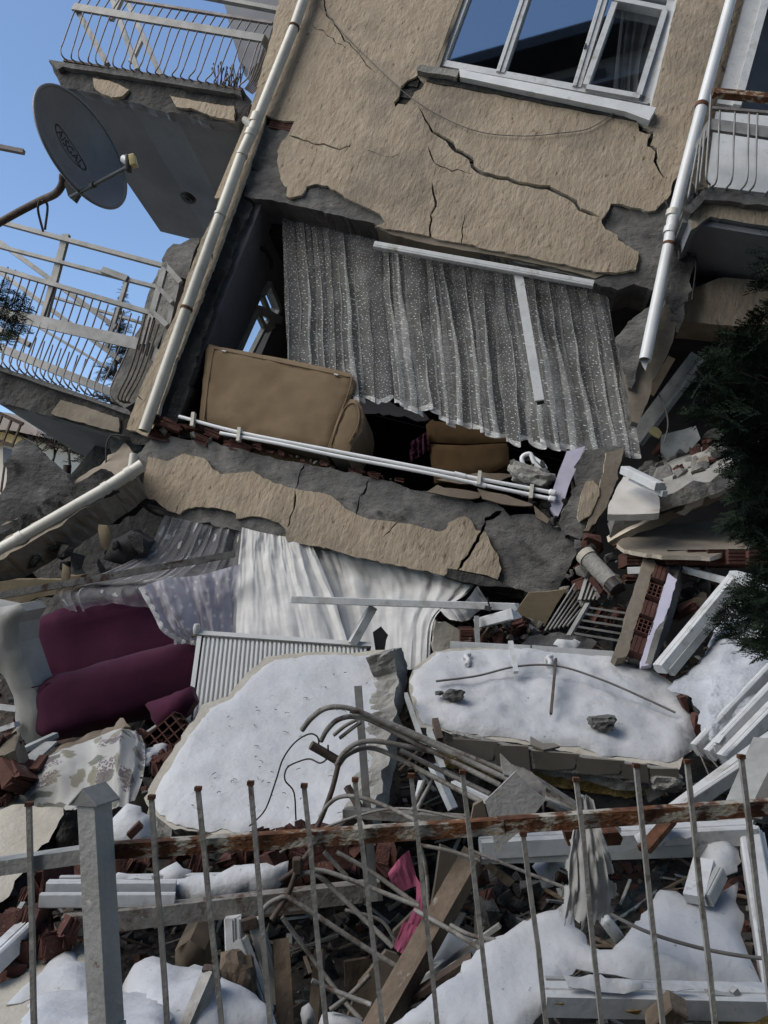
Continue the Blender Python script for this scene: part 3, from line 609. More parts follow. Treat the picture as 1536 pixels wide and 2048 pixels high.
m2 = MB(); plate(m2, [(860, 150), (1296, 232), (1292, 246), (1000, 190), (850, 162)], bpl(-.01), .2, seg=.05, jit=.004, grid=0, thdir=BW); B.part('sill_bed', m2, 'concrete_dark', up=wn)
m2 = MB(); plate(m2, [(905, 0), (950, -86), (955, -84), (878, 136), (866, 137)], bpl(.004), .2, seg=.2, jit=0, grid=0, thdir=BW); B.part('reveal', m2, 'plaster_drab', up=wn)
m2 = MB(); plate(m2, [(1350, -6), (1366, -4), (1308, 214), (1296, 222)], bpl(.006), .06, seg=.2, jit=.002, grid=0); B.part('reveal', m2, 'stone_sill', up=wn)
# loose bricks showing in the holes of the plaster
def ribbed(mb, o, x, y, z, L, H, Dp, ribs=5):
    """hollow clay brick: grooved faces"""
    n = ribs * 2; pr = []
    for i in range(n + 1):
        q = -.5 + i / n; pr.append((.5 if i % 2 == 0 else .44, q)); 
        if i < n: pr.append((.5 if i % 2 else .44, q + .0))
    ring = []
    for i in range(ribs):
        a = -.5 + i / ribs; b = a + .7 / ribs; c = a + 1 / ribs
        ring += [(.5, a), (.5, b), (.45, b + .05 / ribs), (.45, c - .05 / ribs)]
    ring += [(.5, .5)]; ring = ring + [(-p, q) for p, q in ring[::-1]]
    k = len(ring); vs_ = [o + x * (e * L / 2) + y * (p * Dp) + z * (q * H) for e in (-1, 1) for p, q in ring]
    mb.add(vs_, [[i, (i + 1) % k, k + (i + 1) % k, k + i] for i in range(k)] + [list(range(k))[::-1], list(range(k, 2 * k))]); return mb
for (x, y, L, H, an) in ((566, 252, .26, .14, 0), (822, 170, .16, .09, 3), (812, 192, .18, .10, -2)):
    m2 = MB(); ribbed(m2, FB(x, y, .06), BU, BW, BV, L, H, .07); B.part('brick', m2, 'brick' if x < 700 else 'concrete_dark')

# balconies on the left ---------------------------------------------------------------
wb = .05
mb = MB(); plate(mb, [(99, 123), (150, 128), (300, 152), (484, 182), (500, 200), (495, 232), (468, 244), (347, 228), (254, 200), (121, 172), (112, 150)], bpl(wb), .12, seg=.06, jit=.012, grid=.1, disp=.04, seed=21, ms=1, thdir=BW, rug=.02)
plate(mb, [(104, 126), (484, 186), (496, 226), (468, 241), (347, 225), (254, 197), (121, 170), (116, 150)], bpl(wb + .1), 2.6, seg=.5, jit=0, grid=0, disp=0, ms=1, mi=1, thdir=BW)
B.part('balcony_slab', mb, ['concrete_dark', 'soffit'], label='upper balcony slab with grey underside')
for q in ([(186, 156), (215, 160), (258, 178), (245, 192), (225, 194), (190, 182)], [(338, 190), (420, 208), (470, 210), (470, 242), (440, 235), (380, 216), (352, 214)]):
    mb = MB(); plate(mb, q, bpl(wb - .03), .04, seg=.03, jit=.006, grid=0); B.part('plaster_patch', mb, 'plaster')
mb = MB(); plate(mb, [(99, 121), (128, 124), (300, 150), (486, 181), (484, 190), (300, 160), (128, 134), (112, 140)], bpl(wb - .06), .3, seg=.08, jit=.003, grid=0, thdir=BW); B.part('balcony_lip', mb, 'concrete')
# round lamp on the underside
c = onplane(377, 394, (W(0, loc(FB(468, 244, wb))[1] - .008, 0), -BV)); mb = MB()
for r0, h in ((.10, .02), (.075, .045), (.03, .06)): tube(mb, [c, c - BV * h], r0, 20)
B.part('lamp', mb, 'black_plastic')
def brail(name, mb, mat='rail_bar', up=None, **k): return B.part(name, mb, mat, up=up, **k)
# upper railing
def fbp(a, w_): return FB(a[0], a[1], w_)
m2 = MB(); bar(m2, FB(147, 14, wb), FB(527, 78, wb), .09, .03, -BW); ra = brail('railing', m2, 'rail_white', label='bowed bar railing of the upper balcony')
m2 = MB(); bar(m2, FB(525, 76, wb), FB(560, 130, wb + .5), .09, .03, BU); brail('side_band', m2, 'rail_white', ra)
m2 = MB(); bar(m2, FB(250, 0, wb), FB(545, 47, wb), .03, .03, -BW); brail('hand_rail', m2, 'rail_bar', ra)
m2 = MB(); bar(m2, FB(330, -22, wb), FB(560, 22, wb), .05, .05, -BW); brail('hand_rail', m2, 'rail_white', ra)
m2 = MB(); bar(m2, FB(128, 121, wb - .03), FB(484, 180, wb - .03), .025, .02, -BW); brail('foot_rail', m2, 'dark_steel', ra)
for i in range(22):
    t = i / 21; tx, ty = 150 + t * 368, 20 + t * 62; bx, by = 128 + t * 352, 120 + t * 58
    dx = 26 if i % 2 == 0 else 21
    m2 = MB(); tube(m2, [FB(tx + 12 * 1.6, ty - 34, wb), FB(tx, ty, wb), FB(tx - dx * .9, by - 40 + 4, wb - .05), FB(tx - dx - 3, by - 20, wb - .13), FB(bx + 2 - 4, by - 6, wb - .12), FB(bx + 6, by, wb - .02)], .008, 5, 16); brail('bar', m2, 'rail_bar', ra)
for a, b, w_ in (((155, 22), (215, 130), wb + .05), ((225, 0), (275, 140), wb + .6), ((255, 5), (322, 152), wb + .9), ((245, -8), (222, 40), wb + .4), ((285, 75), (262, 125), wb + 1.2)):
    m2 = MB(); bar(m2, FB(*a, w_), FB(*b, w_), .06, .05, -BW); brail('brace', m2, 'rail_white', ra)
for i in range(7):
    t = i / 6; m2 = MB(); tube(m2, [FB(527 + t * 38, 70 + t * 45, wb + t * .8), FB(505 + t * 20, 150 + t * 16, wb + t * .8), FB(490 + t * 14, 178 + t * 10, wb + t * .8)], .008, 5, 8); brail('bar', m2, 'rail_bar', ra)
# grey pier behind the upper railing
mb = MB(); plate(mb, [(440, -20), (570, -20), (545, 60), (500, 150), (478, 118), (462, 60)], bpl(.7), .25, seg=.1, jit=.01, grid=.2, seed=30, thdir=BW); B.part('balcony_pier', mb, 'soffit')
# dry plants on the slab edge
m2 = MB(); rp = random.Random(3)
for i in range(26):
    x = rp.uniform(432, 482); y = 172 + (x - 432) * .16; h = rp.uniform(15, 48); l = rp.uniform(-10, 10)
    tube(m2, [FB(x, y, wb), FB(x + l * .4, y - h * .5, wb - .03), FB(x + l, y - h, wb - .02)], .006, 4, 4)
    hull(m2, (.03, .02, .05), i, 7, M=Matrix.Translation(FB(x + l, y - h, wb - .02)))
single('dry_plant', m2, 'twig', 'dry dark plant stems on the corner of the upper balcony', 'plant')

# lower balcony
mb = MB(); plate(mb, [(-28, 726), (0, 737), (100, 770), (210, 806), (262, 826), (279, 838), (276, 872), (238, 868), (120, 838), (0, 805), (-28, 796)], bpl(wb), .12, seg=.06, jit=.01, grid=.1, disp=.035, seed=23, ms=1, thdir=BW, rug=.02)
plate(mb, [(-26, 730), (210, 810), (276, 842), (274, 868), (238, 864), (120, 834), (0, 801), (-26, 792)], bpl(wb + .1), 1.6, seg=.5, jit=0, grid=0, disp=0, ms=1, mi=1, thdir=BW)
B.part('balcony_slab', mb, ['concrete_dark', 'soffit'], label='lower balcony slab beside the open room')
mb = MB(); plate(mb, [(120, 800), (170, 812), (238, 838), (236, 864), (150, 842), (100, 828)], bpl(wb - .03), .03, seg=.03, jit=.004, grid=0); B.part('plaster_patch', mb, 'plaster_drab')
mb = MB(); plate(mb, [(-28, 722), (0, 732), (110, 768), (262, 822), (262, 830), (110, 778), (0, 741), (-28, 732)], bpl(wb - .05), .25, seg=.08, jit=.004, grid=0, thdir=BW); B.part('balcony_lip', mb, 'concrete')
m2 = MB(); bar(m2, FB(-60, 612, wb), FB(284, 690, wb), .12, .02, -BW); rb = brail('railing', m2, 'rail_white', label='bent railing of the lower balcony')
m2 = MB(); bar(m2, FB(282, 688, wb), FB(318, 716, wb), .12, .02, -BW); brail('side_band', m2, 'rail_white', rb)
for a, b, h in (((-60, 428), (334, 534), .045), ((-60, 478), (318, 576), .035), ((-60, 520), (306, 628), .045), ((105, 594), (290, 648), .025), ((70, 650), (215, 735), .025), ((-60, 672), (235, 790), .09), ((-10, 655), (60, 690), .05)):
    m2 = MB(); bar(m2, FB(*a, wb + (.9 if b in ((215, 735), (235, 790), (290, 648)) else 0)), FB(*b, wb + (.9 if b in ((215, 735), (235, 790), (290, 648)) else 0)), h, .04, -BW); brail('hand_rail', m2, 'rail_white', rb)
for a, b, h, w_ in (((133, 470), (84, 655), .075, wb + .03), ((-20, 470), (232, 655), .05, wb + .5), ((-20, 530), (240, 720), .045, wb + .6), ((255, 560), (212, 700), .04, wb + .7), ((332, 528), (288, 690), .06, wb), ((358, 560), (322, 716), .05, wb + .05), ((330, 530), (362, 566), .05, wb), ((316, 574), (345, 606), .04, wb), ((302, 622), (335, 652), .05, wb), ((205, 540), (255, 558), .06, wb - .02)):
    m2 = MB(); bar(m2, FB(*a, w_), FB(*b, w_), h, .04, -BW); brail('brace', m2, 'rail_white', rb)
for i in range(18):
    t = i / 17; bx, by = -40 + t * 262, 724 + t * 84; tx, ty = bx + 34, by - 124 + 14 * t
    m2 = MB(); tube(m2, [FB(tx + 22, ty - 66, wb), FB(tx, ty, wb), FB(bx + 4, by - 45, wb - .04), FB(bx - 3, by - 22, wb - .12), FB(bx + 6, by - 6, wb - .1), FB(bx + 14, by, wb)], .008, 5, 16); brail('bar', m2, 'rail_bar', rb)
for i in range(14):
    t = i / 13; m2 = MB(); tube(m2, [FB(-10 + t * 215, 640 + t * 92, wb + .9), FB(-32 + t * 215, 722 + t * 80, wb + .9)], .008, 5); brail('bar', m2, 'rail_bar', rb)
for i in range(4):
    t = i / 3; m2 = MB(); tube(m2, [FB(292 + t * 26, 628 + t * 20, wb - .02), FB(262 + t * 24, 735 + t * 10, wb - .03), FB(236 + t * 22, 792 + t * 6, wb - .06), FB(250 + t * 10, 806, wb - .02)], .009, 5, 12); brail('bar', m2, 'dark_steel', rb)
mb = MB(); plate(mb, [(318, 536), (348, 545), (358, 562), (340, 620), (318, 690), (290, 760), (270, 806), (252, 816), (220, 800), (225, 770), (245, 720), (262, 690), (280, 655), (292, 600)], bpl(.3), .2, seg=.05, jit=.008, grid=.15, seed=31, thdir=BW); B.part('balcony_pier', mb, 'concrete_pale')
mb = MB(); plate(mb, [(345, 485), (400, 478), (372, 556), (350, 560), (325, 520)], bpl(.5), .3, seg=.05, jit=.012, grid=.1, seed=32, rug=.03, thdir=BW); B.part('balcony_pier', mb, 'concrete')

# right balcony (projects in front of the wall)
wr = -.45
mb = MB(); plate(mb, [(1408, 373), (1536, 388), (1700, 402), (1700, 432), (1536, 412), (1412, 398), (1380, 432), (1370, 420)], bpl(wr), .6, seg=.05, jit=.006, grid=.1, disp=.02, seed=41, thdir=BW, rug=.01); B.part('balcony_slab', mb, 'concrete', label='slab edge of the right hand balcony')
mb = MB(); plate(mb, [(1412, 396), (1536, 410), (1700, 430), (1700, 478), (1536, 452), (1466, 442), (1425, 432), (1408, 440), (1384, 458), (1376, 436)], bpl(wr + .06), .55, seg=.05, jit=.006, grid=.12, seed=42, thdir=BW, ms=1); B.part('balcony_apron', mb, ['plaster', 'soffit'])
mb = MB(); plate(mb, [(1376, 470), (1400, 446), (1466, 446), (1700, 482), (1700, 590), (1536, 590), (1380, 590), (1390, 520)], bpl(.42), .1, seg=.1, jit=.004, grid=.2, seed=43); B.part('recess_wall', mb, 'soffit')
mb = MB(); plate(mb, [(1372, 582), (1440, 556), (1536, 560), (1700, 572), (1700, 668), (1536, 652), (1440, 650), (1358, 642)], bpl(.18), .3, seg=.06, jit=.004, grid=.15, seed=44, thdir=BW); B.part('recess_beam', mb, 'plaster', label='beige stained beam under the right balcony')
mb = MB(); bbox(mb, 2.05, 4.85, loc(FB(1536, 445, wr))[1] - .05, loc(FB(1536, 445, wr))[1], wr + .1, .5); B.part('balcony_soffit', mb, 'soffit')
m2 = MB(); bar(m2, FB(1420, 250, wr), FB(1700, 290, wr), .11, .03, -BW); rc = brail('railing', m2, 'rail_white', label='white bar railing of the right hand balcony')
m2 = MB(); bar(m2, FB(1421, 250, wr), FB(1396, 300, wr + .25), .11, .03, -BW); brail('side_band', m2, 'rail_white', rc)
m2 = MB(); bar(m2, FB(1424, 217, wr), FB(1700, 240, wr), .025, .03, -BW); brail('hand_rail', m2, 'rail_bar', rc)
m2 = MB(); bar(m2, FB(1426, 186, wr), FB(1700, 212, wr), .05, .07, -BW); brail('hand_rail', m2, 'rail_rust', rc)
for (tx, ty, mx_, my, bx, by) in ((1422, 190, 1412, 352, 1420, 370), (1440, 216, 1433, 358, 1424, 374), (1470, 219, 1464, 356, 1452, 378), (1498, 221, 1494, 358, 1480, 382), (1515, 222, 1510, 362, 1498, 384), (1552, 226, 1545, 366, 1530, 390), (1580, 226, 1575, 370, 1560, 392), (1410, 262, 1400, 362, 1406, 372), (1402, 278, 1392, 378, 1394, 388), (1396, 290, 1377, 392, 1378, 400)):
    m2 = MB(); tube(m2, [FB(tx, ty, wr), FB((tx + mx_) / 2, (ty + my) / 2, wr - .03), FB(mx_, my, wr - .1), FB(bx, by, wr)], .009, 5, 14); brail('bar', m2, 'rail_white', rc)
mb = MB(); plate(mb, [(1432, 214), (1700, 235), (1700, 400), (1536, 386), (1425, 374), (1418, 360)], bpl(-.05), .03, seg=.2, jit=.002, grid=.3, seed=45); B.part('parapet_panel', mb, 'stone_sill')
fr = MB(); fbar(fr, (1512, -20), (1450, 215), .16, .07, -.02); fbar(fr, (1536, -20), (1472, 215), .07, .07, -.06); bd = B.part('balcony_door', fr, 'pvc')
m2 = MB(); m2.add([FB(x, y, .02) for x, y in ((1535, -20), (1475, 215), (1700, 250), (1700, -20))], [[0, 1, 2, 3]]); B.part('pane', m2, 'window_glass', up=bd)
BUILD = B
# ------------------------------------------------------------------ things in and on the open room
def slab(name, label, cat, px, pl, th, mats, group=None, **k):
    mb = MB(); plate(mb, px, pl, th, **k); return single(name, mb, mats, label, cat, group)
def fplane(x, y, d, tilt=0, yaw=0):
    """plane through a point, facing the camera; tilt > 0 leans its top away, yaw > 0 turns its right side away (degrees)"""
    n = -CF; n = n * math.cos(R(tilt)) + CU * math.sin(R(tilt)); q = CR * math.sin(R(yaw)); n = (n * math.cos(R(yaw)) - q).normalized() if yaw else n.normalized()
    return (P(x, y, d), n)

# big dotted net curtain
xs = [575, 650, 712, 800, 880, 960, 1050, 1150, 1275]; ys = [775, 782, 790, 800, 828, 854, 878, 892, 908]
rows = []
for s, w_ in ((0, .30), (.5, .27), (1, .2)):
    r = []
    for i in range(10):
        t = i / 9; tx, ty = 563 + 652 * t, 436 + 150 * t; bx = 575 + 700 * t; by = float(np.interp(bx, xs, ys))
        r.append(FB(tx + (bx - tx) * s, ty + (by - ty) * s, w_ - .12 * t))
    rows.append(r)
T = Thing('net_curtain', 'sheer dotted net curtain hanging out of the open room', 'curtain')
mb = MB(); nu, nv = 520, 44; V = cloth(mb, rows, nu, nv, 20, .032, seed=5, lat=.85, amr=(.5, 1.4), grow=1.3, cusp=.1, wv=2.2, drop=.09, wr=.02)
o = T.part('cloth', mb, 'curtain_dots'); setuv(o.data, nu, nv)
hm = MB(); top = V[nv]; rowm, rowb = [], []
for i in range(nu + 1):
    d = (V[nv][i] - V[nv - 2][i]).normalized(); rowm.append(top[i] + d * .02); rowb.append(top[i] + d * (.030 + .030 * abs(math.sin(math.pi * 44 * i / nu))))
vs_ = top + rowm + rowb; n = nu + 1; hm.add([p - CF * .002 for p in vs_], [[j * n + i, j * n + i + 1, (j + 1) * n + i + 1, (j + 1) * n + i] for j in range(2) for i in range(nu)], 0, True)
o = T.part('lace_hem', hm, 'curtain_lace_edge'); setuv(o.data, nu, 2); T.done()

mb = MB(); bar(mb, FB(749, 489, -.05), FB(1187, 568, -.05), .075, .05, -BW, prof=PVC); single('pvc_profile', mb, 'pvc', 'long white plastic strip hanging under the plaster edge above the curtain', 'window strip', 'loose white plastic profiles')
mb = MB(); bar(mb, FB(1036, 545, -.02), FB(1079, 802, -.1), .075, .035, -BW); 
T = Thing('pvc_profile', 'white plastic strip dangling in front of the dotted net curtain', 'window strip', 'loose white plastic profiles'); T.part('strip', mb, 'pvc')
m2 = MB(); bar(m2, FB(1080, 802, -.08), FB(1082, 808, -.08), .06, .02, -BW); T.part('end_bracket', m2, 'black_plastic'); T.done()

# tan sofa, its back to the street
T = Thing('sofa', 'tan fabric sofa with its back to the open edge of the room', 'sofa', frame=BM)
ws = .12
mb = MB(); plate(mb, [(418, 688), (440, 694), (560, 716), (680, 741), (703, 748), (711, 765), (700, 795), (680, 840), (660, 898), (652, 908), (560, 888), (400, 848), (399, 835), (406, 760), (411, 700)], bpl(ws), .22, seg=.04, jit=.001, grid=.06, disp=.012, dome=.03, domew=.05, lump=.010, lumps=3.5, seed=51, thdir=BW); bk = T.part('backrest', mb, 'tan_fabric')
for q in ([(428, 697), (690, 752)], [(690, 752), (702, 768), (655, 900)], [(428, 697), (416, 770), (408, 842)]):
    m2 = MB(); tube(m2, [FB(x, y, ws - .034) for x, y in q], .007, 6, 12 if len(q) > 2 else None); T.part('piping', m2, 'tan_fabric', up=bk)
for x, y in ((448, 702), (672, 749)):
    m2 = MB(); bar(m2, FB(x - 4, y - 1, ws - .045), FB(x + 4, y + 1, ws - .045), .012, .01, -BW); T.part('tag', m2, 'pvc', up=bk)
mb = MB(); plate(mb, [(700, 798), (714, 800), (724, 815), (728, 838), (724, 862), (704, 892), (694, 918), (662, 912), (655, 905), (668, 856), (684, 815)], bpl(ws - .02), .62, seg=.03, jit=0, grid=.05, disp=.006, dome=.02, domew=.03, seed=52, thdir=BW); ar = T.part('armrest', mb, 'tan_fabric')
m2 = MB(); tube(m2, [FB(x, y, ws - .045) for x, y in ((658, 902), (674, 852), (690, 815), (708, 806), (718, 822), (716, 850), (698, 885))], .006, 6, 20); T.part('piping', m2, 'tan_fabric', up=ar)
mb = MB(); bbox(mb, loc(FB(415, 800, ws))[0], loc(FB(660, 880, ws))[0], -.72, -.35, .36, .95); T.part('seat', mb, 'tan_fabric'); T.done()

T = Thing('armchair', 'brown armchair lying deep in the room under the net curtain hem', 'armchair', frame=BM)
mb = MB(); plate(mb, [(852, 850), (862, 840), (930, 850), (1005, 868), (1016, 876), (1019, 884), (930, 888), (856, 884)], bpl(.6), .5, seg=.05, jit=.001, grid=.05, dome=.03, domew=.04, thdir=BW); T.part('backrest', mb, 'brown_fabric')
mb = MB(); plate(mb, [(856, 888), (930, 891), (1016, 886), (1019, 930), (990, 942), (940, 952), (872, 966), (862, 930)], bpl(.58), .6, seg=.05, jit=.001, grid=.05, dome=.03, domew=.04, thdir=BW); T.part('seat', mb, 'brown_fabric'); T.done()
mb = MB(); rr = [[FB(820 + 34 * t, 885 - 22 * t + 40 * s, .55) for t in (0, .35, .7, 1)] for s in (0, .5, 1)]; cloth(mb, rr, 30, 20, 3, .03, seed=9, wr=.04); single('crumpled_cloth', mb, 'purple', 'crumpled mauve cloth beside the brown armchair', 'cloth')
# wall scrap and hanging rods behind
slab('wall_fragment', 'torn dark wall sheet behind the curtain hem above the armchair', 'wall piece', [(690, 790), (760, 800), (860, 830), (850, 845), (800, 838), (770, 830), (730, 826), (700, 815)], bpl(1.2), .05, 'room_wall', jit=.02, grid=.1)

# heating pipes
T = Thing('heating_pipes', 'pair of white heating pipes along the edge of the open floor', 'pipes')
pa = [(358, 833), (480, 865), (690, 906), (960, 958), (1105, 985)]; pb = [(440, 866), (560, 888), (680, 913), (850, 945), (1000, 977), (1104, 998)]
for q in (pa, pb):
    m2 = MB(); tube(m2, [FB(x, y, -.03) for x, y in q], .0165, 10, 40); p = T.part('pipe', m2, 'heat_pipe')
    e = FB(*q[-1], -.03); m2 = MB(); rbox(m2, Matrix.Translation(e) @ BM.to_4x4(), (.06, .045, .045), .015); T.part('elbow', m2, 'heat_pipe', up=p)
    k = FB(q[-2][0] - 40, q[-2][1] - 8, -.03); m2 = MB(); tube(m2, [k - BU * .05, k + BU * .05], .021, 10); T.part('coupling', m2, 'heat_pipe', up=p)
for x, y in ((386, 838), (478, 868), (958, 955), (1062, 982)):
    m2 = MB(); bar(m2, FB(x + 2, y - 12, -.04), FB(x - 1, y + 15, -.04), .03, .05, -BW); T.part('clip', m2, 'pipe_cream')
m2 = MB(); bar(m2, FB(364, 832, -.01), FB(380, 838, .0), .012, .02, -BW); T.part('bracket', m2, 'dark_steel'); T.done()

# smashed hollow bricks left on the beam edge
RB = random.Random(77)
edge = [(318, 868), (372, 872), (420, 878), (470, 892), (540, 906), (610, 922), (700, 940), (760, 955), (840, 975)]
libbr = []
for i in range(6):
    m2 = MB(); q = random.Random(i); ribbed(m2, Vector(), Vector((1, 0, 0)), Vector((0, 1, 0)), Vector((0, 0, 1)), q.uniform(.12, .2), q.uniform(.05, .09), .11, 3)
    for v in m2.v: v += Vector((q.gauss(0, .008), q.gauss(0, .008), q.gauss(0, .005)))
    me = m2.mesh('brick_fragment'); me.materials.append(MAT['brick']); libbr.append(me)
libch = {}
for mt in ('concrete', 'concrete_pale', 'plaster_drab', 'brick', 'mortar', 'concrete_dark', 'plaster_pale', 'snow', 'marble'):
    libch[mt] = []
    for i in range(6):
        m2 = MB(); q = random.Random(i * 7 + len(mt)); hull(m2, (1, q.uniform(.5, .9), q.uniform(.35, .7)), i * 13 + len(mt), 16, boxy=.7); me = m2.mesh('chunk'); me.materials.append(MAT[mt]); libch[mt].append(me)
def inst(name, me, M, label, cat, group):
    o = bpy.data.objects.new(name, me); COL.objects.link(o); o.matrix_world = M; o['label'] = label; o['category'] = cat; o['group'] = group; o['kind'] = 'thing'; return o
def rrot(rnd, k=1): return Matrix.Rotation(rnd.uniform(-3.2, 3.2) * k, 4, 'Z') @ Matrix.Rotation(rnd.uniform(-1.5, 1.5) * k, 4, 'X') @ Matrix.Rotation(rnd.uniform(-1.5, 1.5) * k, 4, 'Y')
for i in range(64):
    t = RB.random() ** 1.5 * .95; k = t * (len(edge) - 1); j = int(k); x = edge[j][0] + (edge[j + 1][0] - edge[j][0]) * (k - j); y = edge[j][1] + (edge[j + 1][1] - edge[j][1]) * (k - j)
    h = RB.uniform(-10, 6) if t > .4 else RB.uniform(-22, 6)
    M = Matrix.Translation(FB(x, y + h * (1 if t < .5 else .5), RB.uniform(.0, .22))) @ BM.to_4x4() @ rrot(RB, .12)
    s = RB.uniform(.55, 1.0) * (1 if t < .45 else .5)
    if i % 4 == 3: inst('concrete_chunk', libch[RB.choice(['concrete', 'mortar', 'concrete_pale'])][i % 6], M @ rrot(RB) @ Matrix.Scale(s * .13, 4), 'small grey lump of mortar on the edge of the open floor', 'rubble', 'mortar lumps along the floor edge')
    else: inst('brick_fragment', libbr[i % 6], M @ Matrix.Scale(s, 4), 'broken red hollow brick on the edge of the open floor', 'brick', 'broken bricks along the floor edge')

def scatter(poly, pl, n, size, mts, label, cat, group, seed, name='concrete_chunk', spread=.1, lim=None):
    """loose lumps over a traced area, resting round a plane in the heap"""
    rnd = random.Random(seed); a = np.array(poly); lo, hi = a.min(0), a.max(0); k = 0; g = 0
    while k < n and g < n * 60:
        g += 1; x, y = rnd.uniform(lo[0], hi[0]), rnd.uniform(lo[1], hi[1])
        if not inpoly([x], [y], poly)[0]: continue
        p = onplane(x, y, pl) if not callable(pl) else P(x, y, pl(x, y)); p = p + ray(x, y) * rnd.uniform(-spread, spread)
        s = rnd.uniform(size[0], size[1]) if rnd.random() < .8 else size[1] * rnd.uniform(1, 1.4)
        mt = rnd.choice(mts); M = Matrix.Translation(p) @ rrot(rnd)
        if mt == 'brickf': inst('brick_fragment', rnd.choice(libbr), M @ Matrix.Scale(s / .16, 4), label, cat, group)
        else: inst(name, rnd.choice(libch[mt]), M @ Matrix.Scale(s, 4), label, cat, group)
        k += 1
scatter([(1020, 920), (1075, 905), (1120, 950), (1145, 1040), (1130, 1075), (1090, 1040), (1030, 965)], bpl(.1), 42, (.04, .13), ['concrete', 'concrete_pale', 'mortar', 'concrete_dark', 'concrete_pale'], 'small grey concrete lump heaped against the leaning pillar in the room corner', 'rubble', 'lumps in the room corner', 5)
mb = MB(); rock(mb, FB(1062, 953, .05), (.36, .2, .16), 3, rough=.3, Rm=BM); single('concrete_lump', mb, 'concrete_pale', 'rough grey lump lying above the ends of the heating pipes', 'rubble')
T = Thing('pipe_bracket', 'looped cream pipe end sticking up from the room corner rubble', 'pipe'); mb = MB(); tube(mb, [FB(x, y, .1) for x, y in ((1048, 935), (1044, 915), (1060, 908), (1068, 925), (1082, 940))], .02, 8, 24); T.part('loop', mb, 'heat_pipe'); mb = MB(); tube(mb, [FB(1062, 912, .12), FB(1085, 928, .1), FB(1092, 938, .1)], .018, 8, 10); T.part('branch', mb, 'heat_pipe'); T.done()
for q, w_, lb in (([(870, 972), (960, 984), (958, 1000), (905, 992), (850, 984)], -.02, 'tan laminate board under the heating pipes, the left one'), ([(955, 980), (1010, 990), (1060, 1006), (1066, 1014), (1010, 1008), (962, 998)], -.03, 'tan laminate board under the ends of the heating pipes'), ([(1068, 1008), (1100, 1040), (1096, 1046), (1070, 1034)], -.04, 'small brown board end above the cracked beam')):
    slab('floor_board', lb, 'board', q, bpl(w_), .03, 'panel_brown', 'loose floor boards', seg=.06, jit=.003, grid=0)
slab('floor_board', 'pale board lying behind the heating pipes beside the brown armchair', 'board', [(870, 960), (960, 945), (1030, 948), (1000, 962), (930, 968)], bpl(.3), .03, 'panel_brown', 'loose floor boards', seg=.06, jit=.003, grid=0)

# leaning broken pillar with plaster remains at the room's right corner
T = Thing('broken_pillar', 'leaning broken concrete pillar below the right end of the curtain', 'pillar')
mb = MB(); plate(mb, [(1168, 895), (1252, 893), (1238, 955), (1216, 1010), (1190, 1055), (1158, 1080), (1128, 1068), (1118, 1045), (1140, 990), (1155, 930)], bpl(-.04), .3, seg=.04, jit=.01, grid=.05, disp=.03, seed=61, rug=.03, thdir=BW); T.part('core', mb, 'concrete')
mb = MB(); plate(mb, [(1212, 905), (1248, 898), (1236, 955), (1212, 1015), (1180, 1060), (1168, 1062), (1190, 1010), (1205, 950)], bpl(-.09), .06, seg=.03, jit=.006, grid=.08, seed=62, ms=1); T.part('plaster_strip', mb, ['plaster_drab', 'plaster_edge'])
mb = MB(); plate(mb, [(1170, 962), (1184, 960), (1196, 972), (1198, 990), (1180, 1030), (1160, 1042), (1156, 1028), (1162, 990)], bpl(-.10), .05, seg=.025, jit=.005, grid=.06, seed=63, ms=1); T.part('plaster_patch', mb, ['plaster', 'plaster_edge']); T.done()
slab('wall_fragment', 'pale lilac wall strip beside the leaning broken pillar', 'wall piece', [(1096, 1004), (1132, 905), (1168, 893), (1118, 1030), (1108, 1032)], bpl(.0), .06, 'lilac_wall', seg=.06, jit=.003, grid=0)
# slab leaning behind the white downpipe
T = Thing('leaning_slab', 'tall beige plastered slab leaning behind the end of the white downpipe', 'slab')
mb = MB(); plate(mb, [(1300, 612), (1335, 614), (1352, 642), (1346, 680), (1310, 760), (1278, 850), (1262, 842), (1254, 790), (1236, 680), (1258, 645)], bpl(.02), .1, seg=.05, jit=.006, grid=.1, seed=64, ms=1); T.part('slab', mb, ['plaster_drab', 'concrete'])
mb = MB(); plate(mb, [(1232, 672), (1262, 640), (1302, 612), (1290, 690), (1262, 780), (1256, 760), (1244, 720)], bpl(-.03), .05, seg=.03, jit=.008, grid=.05, disp=.03, seed=65); T.part('bare_concrete', mb, 'concrete'); T.done()
mb = MB(); bar(mb, FB(1270, 882, .45), FB(1398, 714, .35), .16, .03, -BW); bar(mb, FB(1276, 886, .44), FB(1404, 720, .34), .03, .06, -BW); single('diagonal_board', mb, 'pvc_dirty', 'long pale board leaning diagonally in the dark gap right of the slab', 'board')
mb = MB(); bar(mb, FB(1300, 790, .6), FB(1343, 716, .6), .07, .03, -BW); single('diagonal_board', mb, 'panel_brown', 'thin orange brown board end in the dark gap behind the leaning slab', 'board')
mb = MB(); tube(mb, [FB(x, y, .1) for x, y in ((1317, 786), (1330, 815), (1336, 850), (1328, 885))], .006, 5, 16); single('cable', mb, 'cable', 'short loose cable dangling beside the diagonal pale board', 'cable')
slab('cloth_scrap', 'small yellow scrap at the foot of the diagonal pale board', 'scrap', [(1296, 862), (1308, 850), (1318, 856), (1324, 866), (1320, 876), (1306, 872)], bpl(.3), .02, 'lnb_yellow', seg=.03, jit=.004, grid=0)
slab('cabinet_panel', 'grey white cabinet panel lying in the dark gap on the right', 'panel', [(1322, 874), (1398, 850), (1402, 882), (1372, 908), (1340, 920), (1318, 900)], bpl(.3), .03, 'pvc_dirty', seg=.1, jit=.002, grid=0)
